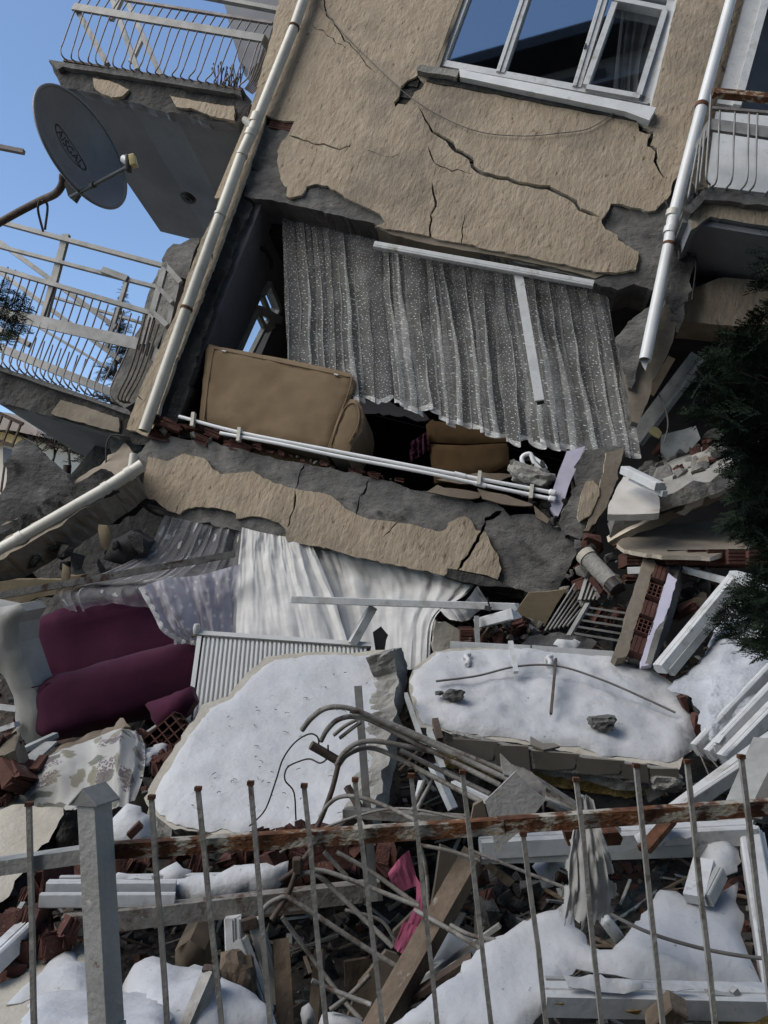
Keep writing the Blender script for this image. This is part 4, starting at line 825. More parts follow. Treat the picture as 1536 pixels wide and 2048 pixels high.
# dark backing added for the shaded depth behind the right gap and below the room
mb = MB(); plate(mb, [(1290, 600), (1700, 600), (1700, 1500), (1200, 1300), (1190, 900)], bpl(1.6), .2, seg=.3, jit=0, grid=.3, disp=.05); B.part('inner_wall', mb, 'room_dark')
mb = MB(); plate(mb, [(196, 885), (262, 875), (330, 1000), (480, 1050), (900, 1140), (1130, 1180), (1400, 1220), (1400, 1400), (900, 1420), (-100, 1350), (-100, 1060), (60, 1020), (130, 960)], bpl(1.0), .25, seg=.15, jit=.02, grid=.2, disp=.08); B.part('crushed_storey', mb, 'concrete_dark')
mb = MB(); plate(mb, [(222, 872), (290, 874), (282, 905), (268, 950), (264, 990), (230, 980), (205, 950), (222, 905)], bpl(.3), .3, seg=.05, jit=.012, grid=.06, disp=.04, rug=.03, thdir=BW); B.part('column_stump', mb, 'concrete')
# rubble shelf on the right
T = Thing('fallen_slab', 'tilted concrete floor slab rising to the right, loaded with rubble', 'slab')
pt = plane3((1250, 1005, 5.6), (1540, 900, 5.2), (1350, 905, 6.6))
mb = MB(); plate(mb, [(1236, 1012), (1262, 945), (1330, 905), (1440, 880), (1620, 845), (1620, 880), (1540, 910), (1420, 955), (1330, 988)], pt, .12, seg=.05, jit=.01, grid=.08, disp=.05); T.part('deck', mb, 'concrete_pale')
pf = plane3((1236, 1050, 5.55), (1600, 920, 5.15), (1240, 1090, 5.58))
mb = MB(); plate(mb, [(1216, 1078), (1236, 1014), (1330, 990), (1420, 957), (1540, 912), (1620, 885), (1620, 905), (1520, 945), (1430, 985), (1330, 1020), (1290, 1045), (1240, 1070)], pf, .4, seg=.035, jit=.012, grid=.05, disp=.05, rug=.04); T.part('broken_edge', mb, 'concrete')
pf2 = plane3((1236, 1060, 5.5), (1600, 930, 5.1), (1240, 1095, 5.55))
mb = MB(); plate(mb, [(1212, 1085), (1290, 1046), (1345, 1020), (1430, 984), (1520, 944), (1620, 904), (1620, 935), (1536, 962), (1430, 1002), (1330, 1046), (1250, 1078), (1222, 1092)], pf2, .1, seg=.035, jit=.006, grid=.08, ms=1); T.part('plaster_face', mb, ['plaster_drab', 'plaster_edge']); 
for q in ([(1362, 1018), (1392, 990), (1408, 996), (1404, 1010), (1370, 1030), (1350, 1028)], [(1415, 992), (1450, 975), (1454, 985), (1420, 1000)]):
    mb = MB(); plate(mb, q, (pf2[0] + pf2[1] * .02, pf2[1]), .03, seg=.02, jit=.006, grid=0); T.part('plaster_patch', mb, 'plaster_pale')
T.done()
scatter([(1280, 965), (1290, 915), (1360, 890), (1450, 868), (1460, 900), (1420, 935), (1350, 965)], pt, 44, (.05, .16), ['concrete', 'concrete_pale', 'brickf', 'plaster_drab', 'mortar', 'concrete_dark', 'concrete'], 'broken lump of masonry on the tilted floor slab at the right', 'rubble', 'rubble on the tilted slab', 8, spread=.04)  # darker lump mix stands in for shade from balcony and juniper
slab('marble_block', 'pale marble slab end lying below the white plastic strip at the right', 'stone slab', [(1215, 1029), (1216, 1012), (1228, 985), (1246, 952), (1300, 962), (1320, 998), (1319, 1027)], plane3((1215, 1029, 5.15), (1319, 1027, 5.1), (1250, 955, 5.6)), .05, 'marble', seg=.05, jit=.003, grid=.1)
mb = MB(); a, b = P(1252, 940, 5.4), P(1322, 974, 5.05); bar(mb, a, b, .10, .06, prof=PVC); bar(mb, a + Vector((.03, 0, -.06)), b + Vector((.02, 0, -.05)), .04, .04); single('pvc_profile', mb, 'pvc', 'short white plastic profile lying on the marble slab end', 'window strip', 'loose white plastic profiles')
T = Thing('fallen_slab', 'flat beige plastered wall slab on red bricks right of the cracked beam', 'slab')
p2 = plane3((1232, 1090, 5.3), (1490, 1105, 5.0), (1400, 1042, 5.9))
mb = MB(); plate(mb, [(1232, 1088), (1262, 1068), (1320, 1052), (1420, 1041), (1510, 1047), (1530, 1070), (1498, 1086), (1492, 1106), (1448, 1106), (1420, 1113), (1370, 1110), (1330, 1112), (1290, 1106), (1246, 1098)], p2, .03, seg=.04, jit=.008, grid=.1, ms=1); T.part('plaster_face', mb, ['plaster_drab', 'plaster_edge'])
for i in range(7):
    x = 1250 + i * 40; m2 = MB(); ribbed(m2, P(x + 16, 1120 - i * .5, 5.28 - i * .045), CR, (CF * .9 - CU * .2).normalized(), CU, .15, .1, .2, 4); T.part('brick', m2, 'brick')
T.done()

# downpipes
def pipe(name, label, pts, r, mat, joints, w_=-.09, broken=None, group='downpipes'):
    T = Thing(name, label, 'downpipe', group); q = [FB(x, y, w_) for x, y in pts]
    n = len(q)
    for i in range(n - 1):
        m2 = MB(); tube(m2, [q[i], q[i + 1]], r, 18, hollow=.86); T.part('pipe', m2, mat)
    for x, y, mt, L in joints:
        c = FB(x, y, w_); a = (q[-1] - q[0]).normalized(); m2 = MB(); tube(m2, [c - a * L, c + a * L], r * 1.13, 18); T.part('collar', m2, mt)
    return T
T = pipe('downpipe', 'cream plastic downpipe along the left corner of the tilted building', [(628, -60), (588, 55), (505, 262), (484, 308), (373, 618), (288, 862)], .052, 'pipe_cream', [(588, 55, 'rust', .012), (512, 238, 'pipe_cream', .05), (501, 268, 'pipe_cream', .035), (484, 310, 'pipe_cream', .015), (373, 618, 'rust', .014), (440, 430, 'pipe_cream', .012)])
m2 = MB(); tube(m2, [FB(503, 252, -.09), FB(490, 240, -.1)], .035, 12, hollow=.8); T.part('side_branch', m2, 'pipe_cream'); T.done()
T = pipe('downpipe', 'white plastic downpipe ending broken above the right rubble', [(1478, -60), (1403, 215), (1345, 440), (1337, 492), (1290, 720)], .05, 'pipe_white', [(1403, 212, 'rust', .02), (1345, 428, 'pipe_cream', .03), (1340, 462, 'pipe_white', .03), (1338, 490, 'rust', .012)])
m2 = MB(); tube(m2, [FB(1348, 448, -.09), FB(1372, 425, -.06)], .032, 12, hollow=.8); T.part('side_branch', m2, 'pipe_cream')
m2 = MB(); plate(m2, [(1281, 716), (1298, 716), (1296, 728), (1291, 742), (1286, 734)], bpl(-.06), .006, seg=.02, jit=.002, grid=0); T.part('split_end', m2, 'pipe_white'); T.done()
T = Thing('downpipe', 'fallen cream downpipe lying diagonally at the lower left', 'downpipe', 'downpipes')
fp = [P(-40, 1124, 5.9), P(40, 1078, 6.0), P(212, 978, 6.25), P(285, 930, 6.35)]
for a, b in zip(fp, fp[1:]):
    m2 = MB(); tube(m2, [a, b], .055, 18, hollow=.86); T.part('pipe', m2, 'pipe_cream')
for c in (fp[1], fp[2], fp[2].lerp(fp[3], .62)):
    a = (fp[3] - fp[0]).normalized(); m2 = MB(); tube(m2, [c - a * .02, c + a * .03], .062, 18); T.part('collar', m2, 'pipe_cream')
m2 = MB(); tube(m2, [P(264, 935, 6.33), P(268, 908, 6.36)], .035, 12, hollow=.8); T.part('side_branch', m2, 'pipe_cream'); T.done()

# thin cable across the plaster
mb = MB(); tube(mb, [FB(x, y, -.02) for x, y in ((626, -10), (680, 60), (760, 140), (815, 190), (880, 232), (960, 264), (1050, 272), (1120, 266), (1175, 258), (1220, 232), (1258, 208), (1274, 206), (1280, 214))], .0045, 5, 60); single('cable', mb, 'cable', 'thin slack cable crossing the cracked plaster below the window', 'cable')

# net curtain and dark room behind the upper window
mb = MB(); rows = [[FB(x, y, .3) for x, y in r] for r in (((1245, 20), (1270, 25), (1300, 30), (1345, 38)), ((1235, 120), (1255, 125), (1275, 128), (1310, 135)), ((1228, 215), (1250, 219), (1270, 222), (1300, 228)))]
cloth(mb, rows, 60, 20, 5, .03, seed=8); o = single('window_curtain', mb, 'window_net', 'white net curtain behind the right light of the upper window', 'curtain'); setuv(o.data, 60, 20)
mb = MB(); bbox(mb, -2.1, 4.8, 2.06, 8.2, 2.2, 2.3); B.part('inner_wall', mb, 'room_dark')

for k, (q, lb) in enumerate((([(250, 872), (226, 870), (214, 885), (212, 920), (213, 960)], 'black cable looping down beside the broken column stump at the left'), ([(214, 985), (240, 1000), (300, 1012), (340, 1024)], 'dark cable sagging under the left end of the floor beam'), ([(247, 985), (243, 972), (250, 962), (258, 975)], 'short curled cable end in the gap under the fallen pipe'), ([(1330, 400), (1375, 505), (1392, 520), (1384, 600)], 'thin cable hanging along the crushed right column'))):
    mb = MB(); tube(mb, [FB(x, y, -.03 if k < 3 else -.02) for x, y in q], .008, 5, 20); single('cable', mb, 'wire', lb, 'cable')
# ------------------------------------------------------------------ the heap under everything
prof = []
for y in (2300, 2048, 1850, 1700, 1600, 1500, 1400, 1300, 1200, 1130):
    p = P(768, y, D(y) + .9); prof.append((p.y, p.z - (.46 if y > 1250 else .55)))
prof = [(1.4, 0), (2.2, 0)] + [q for q in prof if q[0] > 2.3] + [(9, prof[-1][1] + .1), (12, 0)]
def hz(x, y):
    b = float(np.interp(y, [a for a, _ in prof], [max(0, c) for _, c in prof])); e = min(1, max(0, (5.5 - abs(x)) / 2))
    return b * e + .14 * e * min(1, b * 3) * noise.fractal((x * 1.7, y * 1.7, 3), 1, 2, 5)
mb = MB(); nx, ny = 110, 100; vs_ = []
for j in range(ny + 1):
    for i in range(nx + 1):
        x = -5.6 + 11.2 * i / nx; y = 1.9 + 9.5 * (j / ny) ** 1.3; vs_.append((x, y, hz(x, y) + .004))
mb.add(vs_, [[j * (nx + 1) + i, j * (nx + 1) + i + 1, (j + 1) * (nx + 1) + i + 1, (j + 1) * (nx + 1) + i] for j in range(ny) for i in range(nx)]); structure('rubble_ground', mb, 'rubble')
# fine debris: nobody could count it
mb = MB(); rd = random.Random(12)
for i in range(5200):
    x = rd.uniform(-3.4, 3.6); y = 2.3 + 5 * rd.random(); s = rd.uniform(.015, .07) * (1 if rd.random() < .9 else 2)
    M = Matrix.Translation((x, y, hz(x, y) + s * .2)) @ rrot(rd) @ Matrix.Diagonal((s, s * rd.uniform(.4, .9), s * rd.uniform(.3, .7), 1))
    c = [M @ Vector((a, b, d)) for a in (-.5, .5) for b in (-.5, .5) for d in (-.5, .5)]
    c = [q + Vector((rd.gauss(0, s * .13), rd.gauss(0, s * .13), rd.gauss(0, s * .13))) for q in c]
    mb.add(c, [[0, 1, 3, 2], [4, 6, 7, 5], [0, 4, 5, 1], [2, 3, 7, 6], [0, 2, 6, 4], [1, 5, 7, 3]], rd.choice([0, 0, 0, 1, 2, 3, 4]))
o = single('fine_debris', mb, ['concrete_dark', 'brick', 'debris_dark', 'concrete', 'plaster_drab'], 'fine broken masonry crumbs spread all over the heap', 'debris', kind='stuff')

mb = MB()
for i in range(1100):
    x = rd.uniform(-3.0, 3.2); y = 2.3 + 4.6 * rd.random(); L = rd.uniform(.05, .34); a = rd.uniform(0, 6.28); c = Vector((x, y, hz(x, y) + rd.uniform(.0, .10))); e = Vector((math.cos(a), math.sin(a), rd.uniform(-.45, .6))).normalized() * L / 2
    bar(mb, c - e, c + e, rd.uniform(.006, .035), rd.uniform(.004, .012), mi=rd.choice([0, 0, 1, 2, 3, 4]))
single('splinters', mb, ['wood', 'pvc_dirty', 'concrete', 'dark_steel', 'panel_brown'], 'splinters and thin strips strewn through the hollows of the heap', 'debris', kind='stuff')
# ------------------------------------------------------------------ lower left ruin
slab('concrete_slab', 'dark grey broken concrete slab standing beside the distant trees at far left', 'slab', [(-60, 1000), (0, 990), (12, 960), (18, 920), (25, 890), (48, 876), (70, 888), (84, 905), (110, 925), (140, 965), (150, 978), (110, 1010), (40, 1045), (-60, 1080)], fplane(60, 960, 6.4, 10, -8), .15, 'concrete', seg=.04, jit=.01, grid=.08, disp=.03, rug=.02)
slab('fallen_beam', 'beige plastered beam lying under the fallen cream downpipe', 'beam', [(-60, 1085), (40, 1030), (130, 975), (210, 920), (250, 885), (262, 905), (268, 950), (200, 1000), (100, 1062), (-60, 1150)], plane3((-40, 1110, 6.0), (260, 930, 6.55), (-40, 1080, 6.2)), .25, 'plaster_drab', seg=.04, jit=.01, grid=.1, disp=.03, rug=.02)
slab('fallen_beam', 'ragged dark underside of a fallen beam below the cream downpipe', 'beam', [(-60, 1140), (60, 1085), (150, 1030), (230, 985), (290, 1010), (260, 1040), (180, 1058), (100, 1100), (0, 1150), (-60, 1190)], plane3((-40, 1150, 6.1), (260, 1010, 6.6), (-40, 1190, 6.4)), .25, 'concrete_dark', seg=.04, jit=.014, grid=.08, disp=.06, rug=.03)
slab('hanging_scrap', 'torn tan scrap hanging in the dark cavity at the left', 'scrap', [(195, 1052), (215, 1048), (222, 1070), (212, 1098), (203, 1090), (198, 1070)], fplane(208, 1070, 6.0), .02, 'panel_tan', seg=.03, jit=.008, grid=.04, disp=.04)
slab('hanging_scrap', 'pale torn scrap low in the dark cavity at the left', 'scrap', [(124, 1130), (140, 1132), (142, 1148), (128, 1172), (122, 1150)], fplane(130, 1150, 5.7), .02, 'panel_tan', seg=.03, jit=.008, grid=.04, disp=.04)
slab('wall_fragment', 'dull tan wall strip behind the pale rail at far left', 'wall piece', [(-60, 1165), (60, 1158), (118, 1162), (160, 1148), (165, 1175), (60, 1200), (-60, 1215)], fplane(60, 1180, 5.8), .1, 'panel_tan', seg=.05, jit=.008, grid=.1)
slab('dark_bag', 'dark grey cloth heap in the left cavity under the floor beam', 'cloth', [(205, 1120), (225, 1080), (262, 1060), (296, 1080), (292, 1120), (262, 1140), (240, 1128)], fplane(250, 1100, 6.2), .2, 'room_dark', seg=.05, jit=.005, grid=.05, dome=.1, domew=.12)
mb = MB(); bar(mb, P(-60, 1202, 5.3), P(470, 1108, 5.9), .06, .05, chip=.004, rnd=random.Random(1)); single('pale_rail', mb, 'tube_paint', 'long pale wooden rail behind the purple sofa', 'rail')
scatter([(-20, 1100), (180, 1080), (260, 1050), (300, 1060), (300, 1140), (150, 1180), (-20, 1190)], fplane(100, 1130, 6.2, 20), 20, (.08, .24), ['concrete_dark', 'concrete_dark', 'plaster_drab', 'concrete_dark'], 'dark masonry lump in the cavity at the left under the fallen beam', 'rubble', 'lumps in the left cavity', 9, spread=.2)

# ------------------------------------------------------------------ lower curtains
def rows3(*rr): return [[P(*q) for q in r] for r in rr]
mb = MB(); V = cloth(mb, rows3([(330, 1030, 6.5), (380, 1042, 6.48), (430, 1052, 6.46), (492, 1062, 6.44)], [(292, 1100, 6.3), (345, 1108, 6.3), (410, 1112, 6.3), (486, 1118, 6.3)], [(215, 1142, 5.85), (290, 1150, 5.9), (380, 1150, 6.0), (478, 1165, 6.1)], [(118, 1176, 5.5), (230, 1178, 5.55), (350, 1172, 5.7), (470, 1205, 5.9)], [(132, 1226, 5.45), (240, 1208, 5.5), (355, 1230, 5.6), (466, 1290, 5.7)]), 240, 50, 6.5, .022, seed=3, lat=.6, wr=.045, cusp=.4, wv=1.8, drop=.06)
o = single('sheer_curtain', mb, 'sheer_grey', 'grey sheer curtain spilling out from under the floor beam over the rail', 'curtain'); setuv(o.data, 240, 50)
T = Thing('lace_curtain', 'lilac lace curtain with flowers draped over the corner of the purple sofa', 'curtain')
mb = MB(); nu, nv = 160, 40; V = cloth(mb, rows3([(276, 1176, 5.02), (330, 1158, 5.1), (400, 1150, 5.2), (480, 1128, 5.3)], [(300, 1222, 4.92), (350, 1208, 5.0), (410, 1195, 5.1), (476, 1180, 5.2)], [(325, 1262, 4.9), (368, 1255, 4.95), (420, 1250, 5.05), (472, 1250, 5.15)], [(362, 1286, 4.92), (392, 1290, 4.95), (425, 1300, 5.0), (466, 1310, 5.1)]), nu, nv, 3.2, .02, seed=6, lat=.3, wr=.04); o = T.part('cloth', mb, 'lace_lilac'); setuv(o.data, nu, nv)
hm = MB(); lf = [V[j][0] for j in range(nv + 1)]; bt = V[nv][:60]; ln = lf + bt[1:]
ln = [p for p in ln]; out = []
for i, p in enumerate(ln):
    t = (ln[min(i + 1, len(ln) - 1)] - ln[max(i - 1, 0)]).normalized(); s = t.cross(-CF).normalized(); out.append(p + s * -(.018 + .016 * abs(math.sin(i * .62))))
n = len(ln); hm.add([p - CF * .004 for p in ln] + out, [[i, i + 1, n + i + 1, n + i] for i in range(n - 1)], 0, True); o = T.part('lace_hem', hm, 'curtain_lace_edge'); setuv(o.data, n - 1, 1); T.done()
T = Thing('lace_curtain', 'lower fold of lilac lace hanging between purple sofa and radiator', 'curtain')
mb = MB(); V = cloth(mb, rows3([(345, 1255, 5.0), (370, 1262, 5.0), (405, 1275, 5.02)], [(352, 1310, 4.98), (372, 1315, 4.98), (398, 1320, 5.0)], [(360, 1338, 4.98), (375, 1348, 4.98), (392, 1362, 5.0)]), 60, 24, 2, .02, seed=7, scal=(9, .012), wr=.01); o = T.part('cloth', mb, 'lace_lilac'); setuv(o.data, 60, 24); T.done()
mb = MB(); cloth(mb, rows3([(484, 1055, 6.36), (530, 1066, 6.34), (575, 1074, 6.32), (622, 1083, 6.3)], [(478, 1120, 6.2), (530, 1120, 6.16), (585, 1122, 6.14), (642, 1130, 6.14)], [(470, 1190, 5.9), (535, 1190, 5.85), (600, 1190, 5.8), (672, 1200, 5.8)], [(462, 1278, 5.4), (540, 1282, 5.35), (620, 1290, 5.3), (700, 1300, 5.3)]), 260, 60, 3.4, .03, seed=11, lat=.2, wr=.035, cusp=.6, wv=2.0, grow=1.1); o = single('white_curtain', mb, 'curtain_white', 'white opaque curtain hanging down left of centre under the floor beam', 'curtain'); setuv(o.data, 260, 60)
mb = MB(); cloth(mb, rows3([(612, 1084, 6.34), (700, 1108, 6.28), (800, 1130, 6.2), (890, 1146, 6.14), (960, 1160, 6.1)], [(640, 1150, 6.2), (720, 1165, 6.15), (805, 1180, 6.1), (880, 1188, 6.0), (930, 1190, 6.0)], [(660, 1220, 5.9), (730, 1230, 5.85), (800, 1240, 5.75), (850, 1245, 5.7), (872, 1235, 5.7)], [(670, 1300, 5.4), (740, 1320, 5.35), (800, 1335, 5.25), (842, 1340, 5.2), (858, 1345, 5.2)]), 260, 60, 4.6, .028, seed=12, lat=.2, wr=.035, cusp=.6, wv=2.0, grow=1.1); o = single('white_curtain', mb, 'curtain_white', 'white opaque curtain bunched right of centre behind the broken bars', 'curtain'); setuv(o.data, 260, 60)
mb = MB(); cloth(mb, rows3([(880, 1218, 5.6), (920, 1212, 5.6), (955, 1172, 5.9)], [(890, 1228, 5.55), (930, 1226, 5.6), (965, 1190, 5.9)], [(905, 1240, 5.5), (935, 1240, 5.6), (975, 1205, 5.9)]), 60, 20, 4, .03, seed=14); o = single('white_curtain', mb, 'curtain_white', 'small gathered curtain end tucked behind the long white bar', 'curtain'); setuv(o.data, 60, 20)

# ------------------------------------------------------------------ purple sofa
T = Thing('sofa', 'purple velvet sofa with a cream arm, half buried at the left', 'sofa')
A0, A1 = P(70, 1328, 5.25), P(480, 1232, 5.75); sx = (A1 - A0).normalized(); sz = (Vector((0, 0, 1)) - sx * sx.z).normalized(); sy = sz.cross(sx)
sz = (sz * math.cos(R(8)) + sy * math.sin(R(8))); sy = sz.cross(sx)
Lg = 1.45
def sbox(off, size, bev, mt, name, bul=.02):
    mb = MB(); c = A0 + sx * off[0] + sy * off[1] + sz * off[2]; cushion(mb, mat4(c, sx, sy, sz), size, 5.0, bul, int(off[2] * 100)); return T.part(name, mb, mt)
sbox((Lg / 2 - .02, .18, .07), (Lg, .34, .60), .10, 'purple', 'backrest', .03)
st = sbox((Lg / 2 - .02, -.27, -.37), (Lg, .78, .42), .08, 'purple', 'seat', .03)
mb = MB(); bar(mb, A0 + sx * .03 + sy * -.60 + sz * -.22, A0 + sx * (Lg - .1) + sy * -.60 + sz * -.22, .008, .008); T.part('piping', mb, 'purple_dark', up=st)
arm = [(-70, 1200), (0, 1214), (40, 1208), (52, 1222), (38, 1246), (36, 1285), (58, 1350), (84, 1415), (98, 1478), (84, 1494), (52, 1502), (36, 1490), (32, 1440), (26, 1390), (6, 1350), (-70, 1290)]
mb = MB(); plate(mb, arm, fplane(40, 1350, 4.7, 0, 12), .2, seg=.03, jit=0, grid=.05, dome=.05, domew=.09, disp=.01, seed=71, smooth=True); T.part('arm', mb, 'cream_leather')
T.done()
mb = MB(); plate(mb, [(288, 1408), (300, 1404), (340, 1390), (382, 1372), (390, 1400), (372, 1430), (345, 1445), (318, 1458), (304, 1438), (300, 1420)], fplane(340, 1415, 4.45, 20), .1, seg=.03, jit=.004, grid=.04, dome=.05, domew=.07, disp=.02, seed=72); single('cushion', mb, 'purple', 'small purple cushion corner sticking out beside the radiator', 'cushion')

# radiator
T = Thing('radiator', 'white ribbed panel radiator leaning behind the large snowy slab', 'radiator')
TL, TR, BL = P(396, 1266, 4.95), P(742, 1290, 5.05), P(371, 1450, 4.55); rx_, ry_ = TR - TL, BL - TL; rn = rx_.cross(ry_).normalized(); rn = rn if rn.dot(CAM - TL) > 0 else -rn
mb = MB(); NR = 38; cols = []
for i in range(NR):
    for (f, h) in ((.08, 0), (.28, .014), (.62, .014), (.82, 0)): cols.append((.03 + .95 * (i + f) / NR, h))
vs_ = []
for v_, k in ((.03, 0), (.075, 1), (.93, 1), (.97, 0)):
    for u_, h in cols: vs_.append(TL + rx_ * u_ + ry_ * v_ + rn * (h * k))
m = len(cols); mb.add(vs_, [[j * m + i, (j + 1) * m + i, (j + 1) * m + i + 1, j * m + i + 1] for j in range(3) for i in range(m - 1)]); T.part('ribbed_panel', mb, 'radiator')
for n_, (a, b) in enumerate(((Vector(TL), TR), (BL, BL + rx_))):
    m2 = MB(); bar(m2, a + ry_ * (.012 if n_ == 0 else -.012) - rn * .02, b + ry_ * (.012 if n_ == 0 else -.012) - rn * .02, .03, .09, rn); T.part('top_grille' if n_ == 0 else 'bottom_rim', m2, 'radiator')
m2 = MB(); bar(m2, TL + rx_ * .012 - rn * .02, BL + rx_ * .012 - rn * .02, .028, .075, rn); T.part('side_panel', m2, 'radiator')
c = P(392, 1268, 4.93); m2 = MB(); tube(m2, [c, P(394, 1248, 4.93)], lambda t: .018 + .006 * math.sin(3 * t), 10, 6); vl = T.part('valve', m2, 'pvc'); m2 = MB(); tube(m2, [P(384, 1272, 4.93), P(402, 1270, 4.93)], .013, 8); T.part('nut', m2, 'tube_paint', up=vl); T.done()

# ------------------------------------------------------------------ snowy slabs
pl1 = plane3((320, 1640, 3.5), (720, 1670, 3.4), (700, 1310, 4.75))
o1 = [(536, 1312), (600, 1304), (700, 1306), (780, 1300), (806, 1303), (800, 1330), (788, 1420), (770, 1520), (752, 1600), (738, 1672), (640, 1672), (560, 1668), (500, 1680), (440, 1672), (390, 1660), (340, 1655), (310, 1630), (288, 1598), (292, 1578), (312, 1550), (345, 1500), (380, 1450), (408, 1412), (455, 1388), (492, 1348)]
T = Thing('concrete_slab', 'large tilted slab thickly covered in clean snow, left of centre', 'slab')
mb = MB(); plate(mb, o1, pl1, .16, seg=.03, jit=.006, grid=.1, disp=.01, seed=81, ms=1, rug=.02); T.part('slab', mb, ['plaster_pale', 'concrete_pale'])
mb = MB(); plate(mb, [(780, 1300), (806, 1300), (816, 1330), (808, 1400), (800, 1470), (790, 1540), (770, 1620), (752, 1680), (736, 1678), (752, 1600), (772, 1520), (788, 1420), (796, 1340)], plane3((745, 1670, 3.28), (800, 1310, 4.6), (812, 1400, 4.42)), .16, seg=.025, jit=.008, grid=.04, disp=.03, seed=82, rug=.02); T.part('broken_side', mb, 'concrete_pale')
T.done()
def snow(px, pl, th, label, seed, dome=.04, domew=.1, lump=.03, lumps=3, mat='snow', grid=.03, jit=.010):
    mb = MB(); plate(mb, px, (pl[0] + pl[1] * .004, pl[1]), .003, seg=.025, jit=jit, grid=grid, dome=dome, domew=domew, lump=lump, lumps=lumps, seed=seed, disp=.004, smooth=True); return single('snow', mb, mat, label, 'snow', kind='stuff')
snow([(552, 1320), (600, 1311), (700, 1313), (778, 1306), (788, 1330), (779, 1420), (761, 1520), (745, 1596), (731, 1666), (640, 1664), (560, 1658), (480, 1662), (420, 1658), (350, 1648), (314, 1622), (304, 1594), (326, 1552), (358, 1502), (394, 1450), (422, 1416), (466, 1394), (505, 1353)], pl1, .04, 'clean snow cover on the large tilted slab', 83, dome=.014, domew=.06, lump=.012, lumps=2.5)
rd = random.Random(31); tw = MB()
for i in range(46):
    x, y = rd.uniform(380, 740), rd.uniform(1340, 1640)
    if not inpoly([x], [y], o1)[0]: continue
    c = onplane(x, y, pl1) + pl1[1] * .034; a = rd.uniform(0, 6.28); e = (CR * math.cos(a) + CF * math.sin(a)) * rd.uniform(.005, .019); tube(tw, [c - e, c + pl1[1] * .006 + e * .2 + CR * rd.uniform(-.01, .01), c + e], .0017, 4, 4)
single('twig_litter', tw, 'debris_dark', 'dark needles and twig bits scattered on the clean snow', 'litter', kind='stuff')

pl2 = plane3((880, 1480, 3.95), (1360, 1540, 3.85), (1000, 1300, 4.75))
o2 = [(826, 1335), (870, 1302), (930, 1294), (1060, 1298), (1130, 1300), (1226, 1308), (1300, 1340), (1330, 1352), (1380, 1400), (1400, 1445), (1390, 1490), (1365, 1515), (1360, 1538), (1200, 1515), (1060, 1490), (905, 1468), (880, 1460), (840, 1455), (828, 1420), (818, 1370)]
T = Thing('roof_slab', 'broad snow covered slab with a tiled front edge, right of centre', 'slab')
mb = MB(); plate(mb, o2, pl2, .1, seg=.03, jit=.005, grid=.12, disp=.01, seed=84, ms=1, rug=.015); T.part('slab', mb, ['plaster_pale', 'concrete'])
pe = plane3((905, 1470, 3.93), (1360, 1540, 3.83), (905, 1520, 3.95))
mb = MB(); plate(mb, [(903, 1476), (1364, 1546), (1364, 1570), (903, 1520)], (pe[0] + pe[1] * .022, pe[1]), .04, seg=.2, jit=.0005, grid=0, disp=0); T.part('tile_bed', mb, 'mortar')
tx = [905, 985, 1062, 1148, 1238, 1300, 1362]
for i in range(6):
    a, b = tx[i] + .8, tx[i + 1] - .8; ty = lambda x: 1470 + (x - 905) * .152; tb = lambda x: 1520 + (x - 905) * .105
    mb = MB(); plate(mb, [(a, ty(a)), (b, ty(b)), (b, tb(b)), (a, tb(a))], (pe[0] + pe[1] * .028, pe[1]), .012, seg=.1, jit=.0008, grid=0, disp=0); T.part('tile', mb, 'tile')
mb = MB(); plate(mb, [(1060, 1530), (1200, 1552), (1290, 1568), (1300, 1556), (1360, 1560), (1362, 1580), (1300, 1600), (1290, 1580), (1180, 1566), (1060, 1545)], (pe[0] - pe[1] * .02, pe[1]), .1, seg=.03, jit=.008, grid=.04, disp=.03, rug=.02); T.part('mortar_bed', mb, 'concrete_pale')
mb = MB(); rock(mb, onplane(1330, 1562, pe), (.16, .1, .09), 5, rough=.3); T.part('mortar_lump', mb, 'concrete_pale')
T.done()
snow([(830, 1338), (872, 1306), (935, 1299), (1060, 1302), (1130, 1305), (1220, 1311), (1298, 1342), (1330, 1356), (1378, 1402), (1397, 1446), (1387, 1486), (1362, 1512), (1340, 1526), (1290, 1522), (1200, 1509), (1175, 1498), (1060, 1484), (980, 1470), (905, 1464), (880, 1454), (845, 1448), (832, 1414), (822, 1372)], pl2, .06, 'lumpy snow cover on the broad tiled slab', 85, dome=.03, domew=.08, lump=.036, lumps=4)
for (x, y, s, sd_) in ((905, 1410, .11, 1), (876, 1406, .045, 2), (1200, 1466, .14, 3)):
    mb = MB(); rock(mb, onplane(x, y, pl2) + pl2[1] * .07, (s, s * .7, s * .55), sd_, rough=.3); single('stone', mb, 'concrete', {1: 'mossy grey stone on the snow at the left of the tiled slab', 2: 'tiny grey stone on the left end of the lumpy snow', 3: 'pointed grey stone on the snow right of the upright rod'}[sd_], 'stone')
mb = MB(); tube(mb, [onplane(x, y, pl2) + pl2[1] * h for x, y, h in ((870, 1382, .07), (950, 1374, .08), (1030, 1360, .1), (1110, 1362, .11), (1200, 1388, .1), (1290, 1425, .09), (1345, 1448, .08))], .0065, 5, 50); single('cable', mb, 'cable', 'thin brown cable arching across the lumpy snow', 'cable')
mb = MB(); bar(mb, onplane(1098, 1448, pl2) + pl2[1] * .07, onplane(1106, 1350, pl2) + pl2[1] * .12, .014, .014); single('steel_rod', mb, 'dark_steel', 'short dark rod standing in the lumpy snow under the cable', 'rod')
mb = MB(); bar(mb, P(1032, 1345, 4.4), P(1021, 1284, 4.55), .03, .03); single('steel_rod', mb, 'pvc', 'bright square rod sticking up at the back of the lumpy snow', 'rod')
